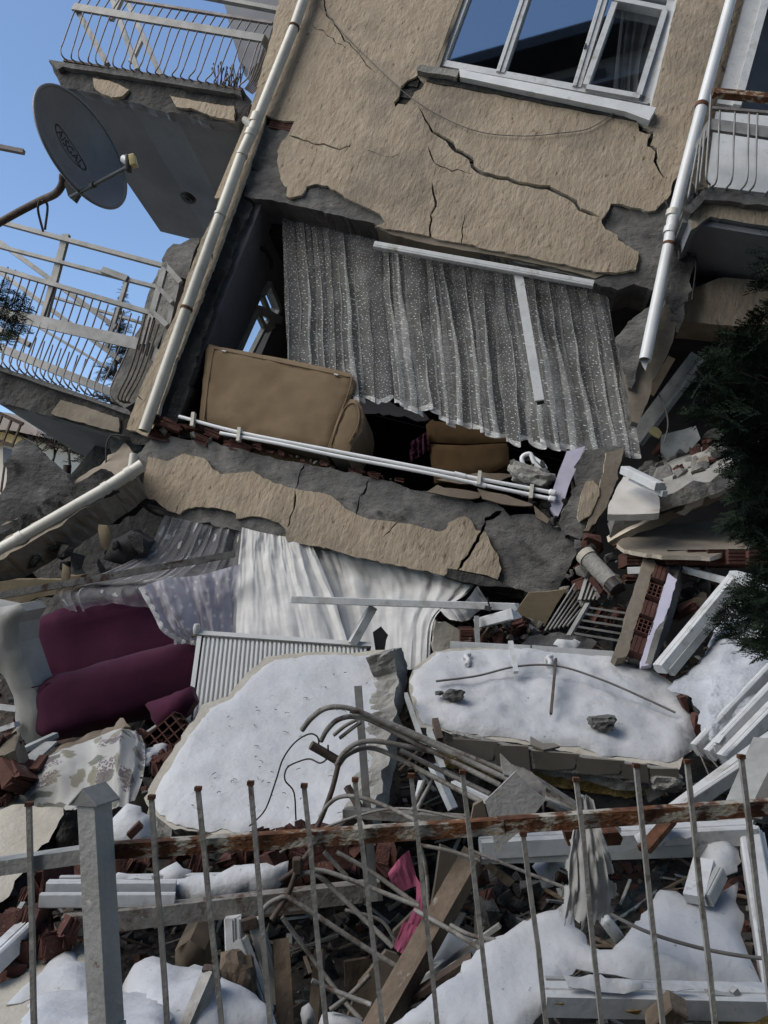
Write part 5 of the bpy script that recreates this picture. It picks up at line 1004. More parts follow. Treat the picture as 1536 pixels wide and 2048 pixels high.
slab('tile_shard', 'brown tile shard lying on the snow edge above the tiled front', 'tile', [(1060, 1470), (1064, 1490), (1085, 1500), (1120, 1492), (1112, 1486), (1088, 1488)], (pl2[0] + pl2[1] * .05, pl2[1]), .012, 'tile', seg=.05, jit=.001, grid=0)
mb = MB(); bar(mb, P(900, 1292, 4.82), P(1060, 1300, 4.76), .05, .06); bar(mb, P(1064, 1300, 4.76), P(1226, 1312, 4.7), .05, .06); single('white_board', mb, 'pvc', 'white boards along the back edge of the lumpy snow slab', 'board')
for x, y in ((934, 1330), (1098, 1334)):
    T = Thing('bracket', 'white hooked bracket on the back edge of the snow slab, ' + ('left one' if x < 1000 else 'right one'), 'bracket', 'white brackets on the snow slab')
    m2 = MB(); tube(m2, [P(x, y, 4.5), P(x + 3, y - 10, 4.55), P(x - 3, y - 18, 4.58), P(x + 6, y - 22, 4.6)], .016, 6, 12); T.part('hook', m2, 'pvc'); m2 = MB(); bar(m2, P(x - 8, y - 12, 4.58), P(x + 10, y - 12, 4.58), .03, .03); T.part('plate', m2, 'pvc'); T.done()
# foam and rough layers under the tiled slab
T = Thing('insulation_layer', 'rough layered slab with yellow foam under the tiled front edge', 'slab')
pq = plane3((900, 1530, 4.0), (1340, 1590, 3.9), (900, 1590, 4.05))
mb = MB(); plate(mb, [(870, 1500), (910, 1515), (1060, 1540), (1200, 1560), (1320, 1580), (1330, 1590), (1240, 1592), (1100, 1575), (960, 1550), (880, 1530)], pq, .3, seg=.03, jit=.008, grid=.05, disp=.04, rug=.03); T.part('foam', mb, 'foam')
mb = MB(); plate(mb, [(900, 1535), (1000, 1556), (1160, 1584), (1300, 1594), (1325, 1600), (1310, 1622), (1200, 1612), (1060, 1600), (960, 1590)], (pq[0] - pq[1] * .05, pq[1]), .3, seg=.03, jit=.01, grid=.05, disp=.05, rug=.03); T.part('rough_base', mb, 'concrete'); T.done()

# ------------------------------------------------------------------ bars, boards and pieces between curtain and slabs
def pvc(a, b, wd, ht, label, mat='pvc', hint=None, prof=PVC, name='pvc_profile', chip=0): m2 = MB(); bar(m2, P(*a), P(*b), wd, ht, hint, prof=prof, chip=chip, rnd=random.Random(int(a[0]))); return single(name, m2, mat, label, 'window strip', 'loose white plastic profiles')
pvc((584, 1199, 5.1), (1033, 1214, 4.95), .075, .05, 'long broken white bar lying level in front of the white curtains', chip=.02)
pvc((704, 1288, 5.02), (745, 1214, 5.1), .07, .06, 'short white bar leaning under the long level bar')
pvc((962, 1246, 5.0), (1028, 1228, 4.85), .12, .07, 'broken white profile end right under the long level bar', chip=.02)
m2 = MB(); bar(m2, P(956, 1305, 4.85), P(953, 1232, 4.9), .03, .03); single('steel_rod', m2, 'pvc_dirty', 'thin upright metal strip right of the brick plaster block', 'rod')
m2 = MB(); bar(m2, P(970, 1215, 4.9), P(982, 1218, 4.88), .02, .03); bar(m2, P(974, 1195, 4.92), P(980, 1216, 4.9), .012, .01); single('clip', m2, 'black_plastic', 'small dark clip round the right end of the long level bar', 'clip')
slab('dark_cloth', 'dark rag caught between short leaning bar and white curtain', 'cloth', [(745, 1262), (760, 1252), (774, 1266), (770, 1300), (748, 1302)], fplane(760, 1280, 5.05), .02, 'room_dark', jit=.006, grid=.05)
T = Thing('plaster_block', 'pale plaster block with a red brick end behind the snow slab', 'wall piece'); mb = MB(); plate(mb, [(866, 1290), (872, 1262), (868, 1244), (890, 1242), (925, 1262), (928, 1290), (940, 1302), (905, 1310), (870, 1312)], fplane(900, 1280, 4.98, 10), .14, seg=.03, jit=.008, grid=.06, disp=.02, rug=.02); T.part('plaster', mb, 'plaster_pale')
for k in range(3): m2 = MB(); ribbed(m2, P(932, 1262 + k * 13, 4.99), CR, CF, CU, .09, .04, .14, 2); T.part('brick', m2, 'brick')
T.done()
slab('tan_board', 'tan wooden board standing behind the clipped bar end', 'board', [(1020, 1240), (1055, 1190), (1110, 1180), (1128, 1178), (1092, 1248), (1040, 1250)], fplane(1070, 1220, 5.5, 0, 10), .05, 'panel_tan', seg=.1, jit=.003, grid=.15)
for q, lb in (([(960, 1270), (985, 1252), (990, 1262), (962, 1290)], 'thin tan strip of wood under the broken profile end'), ([(990, 1300), (978, 1260), (990, 1262), (1012, 1302)], 'dark strip of wood leaning behind the snow slab')): slab('wood_strip', lb, 'board', q, fplane(980, 1280, 5.0), .03, 'wood', seg=.08, jit=.003, grid=0)
slab('concrete_lump', 'flat grey concrete piece with a snow cap behind the snow slab', 'rubble', [(1040, 1290), (1060, 1272), (1110, 1264), (1160, 1272), (1190, 1288), (1180, 1302), (1100, 1304)], fplane(1110, 1285, 4.9, 45), .12, 'concrete', seg=.03, jit=.01, grid=.06, disp=.04, rug=.03)
snow([(1108, 1288), (1118, 1278), (1150, 1276), (1164, 1286), (1150, 1296), (1120, 1298)], (P(1135, 1286, 4.78), fplane(0, 0, 1, 45)[1]), .03, 'small snow cap on the flat grey concrete piece', 91, dome=.03, domew=.05, lump=.01)
scatter([(930, 1270), (1010, 1240), (1080, 1250), (1100, 1270), (1040, 1285), (960, 1300)], fplane(1010, 1270, 5.05, 30), 40, (.04, .12), ['concrete', 'brick', 'brickf', 'plaster_drab', 'concrete_pale', 'mortar'], 'broken masonry lump behind the snow slab near the plaster block', 'rubble', 'lumps behind the snow slab', 10)
scatter([(1170, 1070), (1260, 1080), (1320, 1130), (1250, 1180), (1300, 1240), (1250, 1260), (1120, 1200), (1130, 1140)], fplane(1220, 1160, 5.5, 25), 56, (.04, .15), ['concrete', 'concrete_pale', 'mortar', 'brick', 'brickf', 'concrete_dark', 'concrete'], 'grey masonry lump in the heap round the grey drain pipe', 'rubble', 'lumps round the drain pipe', 11, spread=.2)
scatter([(1320, 1130), (1420, 1150), (1450, 1180), (1370, 1230), (1330, 1250)], fplane(1380, 1190, 5.2, 25), 30, (.05, .16), ['concrete', 'concrete_pale', 'brick', 'brickf', 'plaster_drab'], 'masonry lump between brick wall piece and white window frame', 'rubble', 'lumps by the brick wall piece', 13, spread=.15)
# drain pipe
T = Thing('drain_pipe', 'short grey drain pipe with a black gridded end in the rubble', 'pipe')
a, b = P(1172, 1112, 5.3), P(1222, 1165, 5.1); m2 = MB(); tube(m2, [a, b], .062, 18); T.part('pipe', m2, 'concrete_pale'); dr = (b - a).normalized(); m2 = MB(); tube(m2, [a - dr * .02, a + dr * .03], .07, 18); T.part('collar', m2, 'plaster_pale')
m2 = MB(); tube(m2, [b, b + dr * .07], .058, 18); T.part('black_end', m2, 'black_plastic')
for k in range(8): m2 = MB(); x, y, z = frame_of(dr); an = k * math.pi / 4; q = x * math.cos(an) * .06 + y * math.sin(an) * .06; bar(m2, b + q, b + q + dr * .075, .012, .012); T.part('rib', m2, 'dark_steel')
T.done()
# ladder like grille
T = Thing('metal_grille', 'white ladder like metal grille leaning in the rubble', 'grille')
g0, g1, h0, h1 = P(1138, 1272, 4.85), P(1176, 1208, 5.05), P(1246, 1290, 4.8), P(1290, 1225, 5.0)
for a, b in ((g0, g1), (h0, h1)): m2 = MB(); bar(m2, a, b, .035, .02); T.part('side_rail', m2, 'rail_white')
for k in range(5): t = .1 + k * .2; m2 = MB(); bar(m2, g0.lerp(g1, t), h0.lerp(h1, t), .018, .014); T.part('rung', m2, 'rail_white')
T.done()
T = Thing('metal_grille', 'bundle of thin white railing bars beside the tan board', 'grille')
for k in range(6): m2 = MB(); tube(m2, [P(1090 + k * 9, 1262 - k * 2, 5.1), P(1150 + k * 4, 1168 + k * 8, 5.35)], .008, 5); T.part('bar', m2, 'rail_white')
for k in range(5): m2 = MB(); bar(m2, P(1160 + k * 8, 1200, 5.25), P(1182 + k * 9, 1130 + k * 3, 5.4), .03, .012); T.part('slat', m2, 'rail_white')
T.done()
# brick wall fragment: plaster skins with hollow bricks between
T = Thing('brick_wall_piece', 'upright broken wall piece of red hollow bricks between plaster skins', 'wall piece')
plw = plane3((1232, 1310, 4.55), (1290, 1330, 4.5), (1300, 1115, 5.15))
mb = MB(); plate(mb, [(1288, 1112), (1302, 1112), (1312, 1128), (1292, 1190), (1268, 1262), (1254, 1312), (1236, 1316), (1228, 1308), (1246, 1250), (1268, 1180)], plw, .08, seg=.03, jit=.004, grid=.08, disp=.01); T.part('plaster_skin', mb, 'plaster_drab')
mb = MB(); plate(mb, [(1336, 1146), (1354, 1158), (1336, 1220), (1310, 1300), (1304, 1330), (1284, 1332), (1282, 1320), (1308, 1240)], (plw[0] + plw[1] * .02, plw[1]), .03, seg=.03, jit=.003, grid=.08); T.part('plaster_skin', mb, 'lilac_wall', label='lilac painted plaster skin')
mb = MB(); plate(mb, [(1354, 1156), (1364, 1125), (1368, 1132), (1362, 1180), (1338, 1262), (1312, 1322), (1304, 1330), (1312, 1300), (1338, 1220)], plane3((1354, 1156, 5.02), (1312, 1322, 4.5), (1366, 1180, 5.15)), .04, seg=.04, jit=.003, grid=.1); T.part('plaster_side', mb, 'concrete')
mb = MB(); plate(mb, [(1296, 1130), (1316, 1118), (1360, 1120), (1350, 1170), (1318, 1250), (1290, 1322), (1256, 1316), (1270, 1260)], (plw[0] - plw[1] * .05, plw[1]), .08, seg=.05, jit=.006, grid=.1); T.part('mortar_core', mb, 'mortar')
ax = (onplane(1325, 1130, plw) - onplane(1268, 1310, plw)).normalized(); bx = plw[1].cross(ax).normalized(); bx = bx if bx.dot(CR) > 0 else -bx
for k in range(5):
    t = (k + .5) / 5; x, y = 1272 + 52 * t, 1310 - 180 * t; c = onplane(x, y, plw) - plw[1] * .02
    if k in (1, 3):
        for i in range(4):
            m2 = MB(); bar(m2, c + ax * (-.055 + .036 * i) - bx * .045, c + ax * (-.055 + .036 * i) + bx * .045, .006, .08, plw[1]); T.part('brick_web', m2, 'brick')
        for i in range(4):
            m2 = MB(); bar(m2, c + bx * (-.04 + .027 * i) - ax * .055, c + bx * (-.04 + .027 * i) + ax * .055, .006, .08, plw[1]); T.part('brick_web', m2, 'brick')
    else: m2 = MB(); ribbed(m2, c, ax, plw[1], bx, .13, .085, .07, 3); T.part('brick', m2, 'brick')
T.done()
slab('tan_board', 'tan board leaning behind the brick wall piece at the right', 'board', [(1330, 1270), (1345, 1215), (1400, 1190), (1420, 1195), (1360, 1270), (1330, 1300)], fplane(1370, 1240, 5.0, 10), .05, 'panel_brown', seg=.1, jit=.004, grid=.15)
# white window frame, right
T = Thing('loose_window', 'white window frame with an angled corner lying over the right snow bank', 'window frame')
for a, b in (((1318, 1338, 4.35), (1472, 1152, 4.6)), ((1466, 1152, 4.6), (1620, 1190, 4.2))): m2 = MB(); bar(m2, P(*a), P(*b), .1, .07, prof=PVC); T.part('frame_bar', m2, 'pvc')
m2 = MB(); bar(m2, P(1340, 1345, 4.32), P(1482, 1172, 4.56), .04, .05); T.part('glazing_bead', m2, 'pvc_dirty')
T.done()
pvc((1255, 1142, 5.2), (1300, 1140, 5.15), .07, .05, 'short white strip left of the brick wall piece')
pvc((1368, 1138, 5.15), (1480, 1170, 4.9), .07, .05, 'white strip running from the brick wall piece towards the frame corner')
pvc((1362, 1134, 5.2), (1398, 1140, 5.1), .02, .03, 'small bright strip right behind the brick wall piece')
ps = plane3((1350, 1400, 4.2), (1560, 1420, 3.9), (1500, 1180, 4.95))
mb = MB(); plate(mb, [(1372, 1380), (1420, 1310), (1460, 1210), (1600, 1180), (1700, 1300), (1560, 1480), (1420, 1490), (1404, 1440)], (ps[0] - ps[1] * .03, ps[1]), .15, seg=.08, jit=.01, grid=.15, disp=.05); single('concrete_slab', mb, 'concrete_dark', 'dark slab under the dirty snow bank at the right', 'slab')
snow([(1330, 1378), (1372, 1350), (1415, 1300), (1452, 1222), (1500, 1190), (1620, 1180), (1660, 1280), (1560, 1370), (1490, 1440), (1420, 1478), (1402, 1470), (1400, 1420), (1372, 1390)], ps, .05, 'dirty melting snow bank under the juniper at the right', 92, dome=.05, domew=.1, lump=.06, lumps=4, mat='snow_dirty')
slab('red_tile', 'red brick shard at the right end of the broad snow slab', 'brick', [(1358, 1392), (1374, 1392), (1380, 1424), (1368, 1418)], fplane(1370, 1405, 4.2), .05, 'brick', jit=.004, grid=0)
slab('red_tile', 'round red brick lump behind the right end of the snow slab', 'brick', [(1390, 1432), (1400, 1428), (1408, 1445), (1406, 1475), (1396, 1490), (1390, 1460)], fplane(1400, 1455, 4.1), .06, 'brick', jit=.006, grid=0)
for i, (a, b, wd, ht) in enumerate((((1392, 1500, 3.85), (1560, 1322, 4.1), .05, .08), ((1418, 1510, 3.8), (1585, 1335, 4.0), .06, .07), ((1446, 1520, 3.75), (1610, 1350, 3.95), .09, .07), ((1330, 1640, 3.2), (1560, 1468, 3.6), .09, .07), ((1300, 1660, 3.1), (1540, 1500, 3.4), .05, .06))):
    pvc(a, b, wd, ht, ('upper', 'second', 'third', 'fourth', 'lowest')[i] + ' of the parallel white window profiles at the right edge')
m2 = MB(); bar(m2, P(1436, 1488, 3.7), P(1446, 1474, 3.72), .03, .02); bar(m2, P(1428, 1496, 3.7), P(1434, 1494, 3.7), .02, .03); single('latch', m2, 'pvc', 'small white latch plate on the parallel window profiles', 'latch')
mb = MB(); bar(mb, P(1470, 1650, 3.0), P(1540, 1480, 3.3), .14, .02); single('white_board', mb, 'pvc_dirty', 'dirty white board standing at the right edge behind the fence', 'board')
mb = MB(); bar(mb, P(1512, 1640, 2.95), P(1580, 1500, 3.1), .07, .03); single('white_board', mb, 'concrete', 'dark grey board end at the right edge behind the fence', 'board')
for a, b in (((1392, 1490, 3.6), (1420, 1555, 3.45)), ((1396, 1488, 3.6), (1436, 1535, 3.45))): m2 = MB(); tube(m2, [P(*a), P(*b)], .004, 5); single('wire', m2, 'cable', 'pale wire hanging from the snow slab corner, ' + ('steep one' if b[0] == 1420 else 'slanting one'), 'wire', 'wires at the slab corner')
# ------------------------------------------------------------------ foreground heap, left
mb = MB(); pf_ = plane3((30, 1640, 3.75), (280, 1600, 3.7), (200, 1460, 4.3)); nu, nv = 60, 40
fl = [[(20, 1592), (80, 1540), (160, 1488), (250, 1458), (282, 1470)], [(10, 1606), (90, 1560), (170, 1520), (255, 1494), (292, 1500)], [(0, 1622), (95, 1590), (180, 1560), (250, 1542), (290, 1548)], [(-60, 1640), (60, 1622), (150, 1622), (230, 1622), (268, 1600)]]
V = cloth(mb, [[onplane(x, y, pf_) + pf_[1] * (.10 if 0 < j < 3 else 0) * (1 if 0 < i < 4 else .2) for i, (x, y) in enumerate(r)] for j, r in enumerate(fl)], nu, nv, 2, .012, seed=4, wr=.02, hint=pf_[1]); T = Thing('mattress', 'floral patterned mattress lying in the rubble below the purple sofa', 'mattress'); o = T.part('cover', mb, 'floral'); setuv(o.data, nu, nv)
m2 = MB(); plate(m2, [(18, 1596), (160, 1492), (250, 1464), (290, 1480), (284, 1560), (262, 1606), (140, 1630), (-60, 1645)], (pf_[0] - pf_[1] * .05, pf_[1]), .18, seg=.05, jit=.004, grid=.1, disp=.03); T.part('padding', m2, 'floral'); T.done()
slab('torn_sheet', 'torn tan plaster sheet lying between floral mattress and sofa', 'sheet', [(60, 1560), (110, 1500), (150, 1480), (200, 1456), (245, 1440), (262, 1456), (200, 1480), (150, 1520), (100, 1560), (40, 1592)], (pf_[0] + pf_[1] * .06 + Vector((0, .12, 0)), pf_[1]), .02, 'panel_brown', seg=.03, jit=.01, grid=.06, disp=.06)
m2 = MB(); bar(m2, onplane(88, 1580, pf_) + pf_[1] * .14, onplane(108, 1552, pf_) + pf_[1] * .14, .05, .02); single('brick_fragment', m2, 'brick', 'thin red brick splinter lying on the floral mattress', 'brick')
m2 = MB(); bar(m2, P(-40, 1540, 4.0), P(112, 1470, 4.4), .05, .03); bar(m2, P(40, 1540, 4.05), P(100, 1485, 4.3), .1, .015); single('pale_strip', m2, 'pvc_dirty', 'pale strips of wood under the cream sofa arm', 'strip')
for k, (a, b) in enumerate((((-30, 1410, 4.8), (36, 1418, 4.7)), ((-30, 1470, 4.7), (34, 1448, 4.6)), ((-30, 1440, 4.9), (34, 1425, 4.8)))): pvc(a, b, .04, .03, ('upper', 'lower', 'middle')[k] + ' thin strip poking out behind the cream sofa arm', 'pvc' if k < 2 else 'wood', prof=None)
scatter([(-40, 1500), (40, 1480), (60, 1540), (20, 1600), (-40, 1620)], fplane(0, 1550, 3.9, 30), 26, (.06, .18), ['brickf', 'brickf', 'plaster_drab', 'brickf'], 'broken red brick piled at the far left below the sofa arm', 'brick', 'bricks below the sofa arm', 20)
# hollow brick standing by the radiator foot
T = Thing('hollow_brick', 'red hollow brick with open cells at the foot of the radiator', 'brick'); pb_ = fplane(335, 1470, 4.25, 20); ax_ = (onplane(365, 1450, pb_) - onplane(320, 1490, pb_)).normalized(); ay_ = pb_[1].cross(ax_); c = onplane(338, 1472, pb_)
for k in range(5): m2 = MB(); bar(m2, c + ax_ * (-.11 + .05 * k) - ay_ * .07, c + ax_ * (-.11 + .05 * k) + ay_ * .07, .008, .12, pb_[1]); T.part('web', m2, 'brick')
for k in range(4): m2 = MB(); bar(m2, c + ay_ * (-.07 + .047 * k) - ax_ * .115, c + ay_ * (-.07 + .047 * k) + ax_ * .115, .008, .121, pb_[1]); T.part('web', m2, 'brick')
m2 = MB(); rbox(m2, mat4(c - pb_[1] * .08, ax_, ay_, pb_[1]), (.23, .15, .04), 0, 1, sm=False); T.part('back_plate', m2, 'brick'); T.done()
pvc((285, 1478, 4.4), (340, 1440, 4.5), .05, .05, 'grey window strip behind the hollow brick with open cells', 'pvc_dirty')
scatter([(270, 1480), (330, 1480), (380, 1440), (350, 1510), (300, 1570), (290, 1590), (280, 1540)], plane3((290, 1580, 3.75), (320, 1480, 4.3), (380, 1440, 4.45)), 40, (.04, .11), ['brick', 'brickf', 'snow', 'concrete_dark', 'mortar'], 'small brick or snow lump between mattress and large snow slab', 'rubble', 'lumps beside the mattress', 21, spread=.05)
snow([(282, 1512), (310, 1490), (340, 1480), (350, 1492), (325, 1520), (300, 1535), (285, 1530)], plane3((290, 1530, 3.95), (320, 1490, 4.2), (345, 1482, 4.3)), .03, 'small snow patch between floral mattress and snow slab', 100, dome=.03, domew=.05, lump=.02)
# left plaster slab and cavities
slab('plaster_slab', 'pale rough plaster slab at the lower left behind the fence', 'slab', [(-60, 1620), (60, 1612), (128, 1618), (125, 1640), (100, 1680), (70, 1710), (60, 1735), (40, 1760), (20, 1790), (-60, 1830)], plane3((0, 1780, 3.2), (-40, 1640, 3.6), (110, 1640, 3.6)), .1, ['plaster_pale', 'concrete_dark'], seg=.03, jit=.008, grid=.08, disp=.02, ms=1, rug=.03)
slab('dark_rubble', 'dark splintered rubble lump beside the rough plaster slab at the left', 'rubble', [(62, 1738), (100, 1690), (128, 1640), (150, 1615), (170, 1640), (170, 1720), (120, 1730)], fplane(120, 1690, 3.5, 10), .3, 'concrete_dark', seg=.03, jit=.015, grid=.05, disp=.1, rug=.05)
snow([(226, 1640), (255, 1606), (280, 1612), (300, 1640), (302, 1690), (270, 1700), (226, 1690), (218, 1660)], fplane(260, 1660, 3.3, 35), .05, 'snow clump right of the fence post above the rail', 101, dome=.06, domew=.09, lump=.04)
m2 = MB(); bar(m2, P(258, 1672, 3.18), P(282, 1648, 3.2), .05, .03); single('brick_fragment', m2, 'brick', 'red brick sliver poking out of the snow clump by the post', 'brick')
scatter([(0, 1780), (70, 1730), (170, 1730), (330, 1700), (520, 1700), (560, 1740), (400, 1760), (250, 1760), (120, 1790), (40, 1860), (0, 1900)], lambda x, y: 3.25 - (y - 1700) * .002, 20, (.05, .14), ['brickf', 'brickf', 'brickf', 'brickf', 'brickf'], 'broken red brick in the heap behind the left part of the fence', 'brick', 'bricks behind the left fence', 22, spread=.12)
scatter([(480, 1690), (620, 1690), (780, 1700), (760, 1770), (560, 1780)], lambda x, y: 3.2, 30, (.06, .17), ['brickf', 'brickf'], 'broken red brick under the edge of the large snowy slab', 'brick', 'bricks under the snowy slab', 23, spread=.15)
T = Thing('pvc_window_bar', 'white double window profile lying level behind the fence post', 'window strip')
for a, b, wd, ht in (((95, 1777, 2.85), (352, 1776, 2.9), .05, .06), ((80, 1800, 2.78), (350, 1799, 2.83), .03, .05), ((120, 1762, 2.95), (440, 1756, 3.0), .025, .04)): m2 = MB(); bar(m2, P(*a), P(*b), wd, ht, prof=PVC); T.part('profile', m2, 'pvc')
T.done()
snow([(320, 1790), (350, 1760), (420, 1750), (500, 1735), (575, 1735), (570, 1752), (548, 1778), (500, 1790), (420, 1800), (360, 1806)], fplane(450, 1775, 2.95, 50), .05, 'long snow patch on the level beam behind the fence', 102, dome=.05, domew=.07, lump=.03)
snow([(315, 1742), (350, 1726), (380, 1740), (372, 1766), (345, 1775), (322, 1766)], fplane(345, 1750, 3.0, 40), .05, 'small snow lump above the level window profile', 103, dome=.04, domew=.05, lump=.03)
m2 = MB(); bar(m2, P(130, 1850, 2.75), P(760, 1778, 2.95), .055, .07, chip=.01, rnd=random.Random(2)); single('fallen_joist', m2, 'tube_paint', 'long grey beam lying nearly level behind the fence bars', 'beam')
T = Thing('pvc_window_bar', 'white window profile poking up from the far left corner', 'window strip'); m2 = MB(); bar(m2, P(-40, 1945, 2.55), P(58, 1852, 2.75), .09, .07, prof=PVC); T.part('profile', m2, 'pvc'); T.done()
scatter([(0, 1880), (60, 1840), (130, 1840), (170, 1870), (120, 1900), (60, 1940), (0, 1990)], fplane(80, 1890, 2.75, 30), 18, (.05, .12), ['brickf', 'brickf', 'brickf'], 'broken brick above the snow bank in the lower left corner', 'brick', 'bricks above the corner snow', 24)
pls = plane3((20, 2048, 2.35), (170, 1990, 2.45), (150, 1880, 2.8))
slab('plaster_slab', 'pale plaster slab under snow in the lower left corner', 'slab', [(-60, 1990), (60, 1930), (130, 1875), (160, 1888), (186, 1915), (190, 1990), (170, 2010), (80, 2080), (-60, 2100)], pls, .1, 'plaster_pale', seg=.03, jit=.008, grid=.08, disp=.02, rug=.02)
snow([(10, 2010), (70, 1955), (110, 1905), (150, 1905), (182, 1935), (184, 1985), (150, 1998), (60, 2000)], pls, .05, 'snow bank on the plaster slab in the lower left corner', 104, dome=.03, domew=.1, lump=.02)
pl3 = plane3((60, 2048, 2.25), (330, 2048, 2.25), (200, 1995, 2.5))
snow([(40, 2070), (60, 1996), (190, 1990), (330, 1998), (350, 2020), (330, 2080)], pl3, .05, 'smooth snow strip along the bottom left edge', 105, dome=.03, domew=.06, lump=.015)
pl4 = plane3((250, 1990, 2.55), (560, 2040, 2.45), (380, 1950, 2.75))
snow([(236, 1990), (245, 1960), (300, 1945), (335, 1955), (356, 1966), (390, 1950), (412, 1955), (440, 1985), (470, 2010), (540, 2030), (570, 2070), (300, 2080)], pl4, .08, 'rounded snow mound at the bottom behind the second fence bar', 106, dome=.09, domew=.12, lump=.05)
m2 = MB(); bar(m2, P(375, 2060, 2.3), P(424, 1945, 2.4), .045, .045); T = Thing('square_tube', 'short square steel tube leaning out of the bottom snow', 'tube'); T.part('tube', m2, 'bar_paint'); m2 = MB(); bar(m2, P(421, 1952, 2.39), P(426, 1940, 2.41), .05, .05); T.part('open_end', m2, 'dark_steel'); T.done()
mb = MB(); rock(mb, P(475, 1965, 2.6), (.13, .12, .2), 9, rough=.2); single('stone', mb, 'wood', 'brown stone block standing between bottom snow and white profile stand', 'stone')
T = Thing('pvc_window_bar', 'upright broken white window corner piece behind the fence', 'window strip')
for a, b, wd, ht, mt in (((470, 1940, 2.75), (466, 1836, 2.8), .045, .06, 'pvc'), ((482, 1880, 2.72), (536, 2030, 2.6), .05, .06, 'pvc_dirty'), ((510, 1840, 2.78), (560, 2000, 2.72), .04, .05, 'pvc_dirty'), ((486, 1850, 2.75), (512, 1842, 2.76), .03, .04, 'dark_steel')): m2 = MB(); bar(m2, P(*a), P(*b), wd, ht, prof=PVC, chip=.008, rnd=random.Random(3)); T.part('profile', m2, mt)
T.done()
m2 = MB(); bar(m2, P(572, 2080, 2.6), P(562, 1880, 2.8), .06, .05); single('wood_post', m2, 'wood', 'upright grey wooden post in the dark cavity behind the fence', 'post')
m2 = MB(); bar(m2, P(625, 2080, 2.8), P(640, 1900, 3.0), .04, .04); single('wood_post', m2, 'wood', 'thin dark wooden post right of the upright grey one', 'post')
slab('clay_pot', 'dim tan rounded jar shape in the dark cavity above the snow mound', 'jar', [(350, 1900), (380, 1880), (410, 1900), (412, 1950), (392, 1966), (366, 1960), (350, 1935)], fplane(380, 1925, 3.0), .2, 'panel_brown', seg=.03, jit=0, grid=.04, dome=.08, domew=.09)
snow([(600, 2010), (620, 2005), (632, 2020), (630, 2060), (604, 2060)], fplane(615, 2030, 2.6, 20), .05, 'little snow knob at the bottom between two fence bars', 107, dome=.05, domew=.05, lump=.02)
snow([(636, 2040), (670, 2025), (720, 2030), (740, 2060), (640, 2075)], fplane(690, 2050, 2.5, 40), .05, 'small snow heap at the bottom left of the leaning plank', 108, dome=.05, domew=.06, lump=.02)

# ------------------------------------------------------------------ plank, panels, pink cloth
m2 = MB(); bar(m2, P(742, 2080, 2.35), P(948, 1712, 2.75), .085, .05, CU, chip=.012, rnd=random.Random(8)); bar(m2, P(758, 2080, 2.33), P(962, 1718, 2.73), .02, .055, CU); single('leaning_plank', m2, 'wood', 'weathered plank leaning diagonally behind the fence, right of centre', 'plank')
for q, d_, lb, mt in (([(866, 1800), (880, 1702), (934, 1706), (930, 1730), (880, 1818), (862, 1826)], 2.85, 'brown panel beside the upper end of the leaning plank', 'panel_brown'), ([(788, 1868), (838, 1812), (860, 1822), (850, 1848), (800, 1900), (784, 1890)], 2.8, 'brown panel under the pink cloth left of the plank', 'panel_brown'), ([(712, 1980), (775, 1895), (800, 1912), (808, 1925), (760, 2010), (715, 2048), (690, 2030)], 2.65, 'pale brown panel low beside the leaning plank', 'panel_brown'), ([(690, 1915), (740, 1918), (742, 1950), (720, 1985), (684, 1975)], 2.95, 'dark brown board in the cavity left of the plank', 'wood')):
    slab('brown_panel', lb, 'panel', q, fplane(q[0][0], q[0][1], d_, 15, -10), .025, mt, seg=.06, jit=.003, grid=.1)
T = Thing('pink_cloth', 'pink fabric strip folded behind the fence left of the plank', 'cloth')
mb = MB(); cloth(mb, rows3([(780, 1740, 2.75), (800, 1715, 2.76), (818, 1700, 2.78)], [(776, 1752, 2.72), (806, 1740, 2.74), (832, 1748, 2.75)], [(792, 1782, 2.72), (818, 1778, 2.72), (838, 1772, 2.73)]), 30, 24, 1.0, .004, seed=2, wr=.004); T.part('upper_fold', mb, 'pink')
mb = MB(); cloth(mb, rows3([(830, 1748, 2.75), (842, 1770, 2.72), (850, 1784, 2.7)], [(832, 1800, 2.72), (850, 1806, 2.69), (868, 1816, 2.68)], [(815, 1850, 2.7), (838, 1858, 2.68), (862, 1858, 2.66)]), 30, 30, 1.0, .004, seed=3, wr=.004); T.part('middle_fold', mb, 'pink')
mb = MB(); cloth(mb, rows3([(806, 1842, 2.7), (830, 1850, 2.69), (846, 1858, 2.67)], [(795, 1872, 2.68), (815, 1880, 2.67), (835, 1888, 2.66)], [(784, 1892, 2.68), (800, 1904, 2.66), (820, 1908, 2.65)]), 30, 20, 1.0, .004, seed=5, wr=.004); T.part('lower_fold', mb, 'pink'); T.done()

# ------------------------------------------------------------------ fallen window with snow, bottom right
T = Thing('fallen_window', 'white fallen window frame half under snow at the lower right', 'window frame')
fw = [P(960, 1690, 2.75), P(1502, 1662, 2.75), P(1560, 2000, 2.2), P(1085, 1990, 2.2)]
for a, b, wd, ht in ((fw[0], fw[1], .10, .07), (fw[1], fw[2], .09, .06), (fw[3], fw[2], .11, .07)): m2 = MB(); bar(m2, a, b, wd, ht, CU, prof=PVC); T.part('frame_bar', m2, 'pvc')
for a, b in ((P(960, 1716, 2.72), P(1420, 1700, 2.7)), (P(1090, 1968, 2.22), P(1540, 1986, 2.22))): m2 = MB(); bar(m2, a, b, .018, .04); T.part('glazing_bead', m2, 'pvc_dirty')
m2 = MB(); bar(m2, P(1412, 1990, 2.17), P(1480, 1996, 2.17), .03, .02); bar(m2, P(1466, 1978, 2.17), P(1478, 1998, 2.17), .02, .02); T.part('latch', m2, 'pvc_dirty')
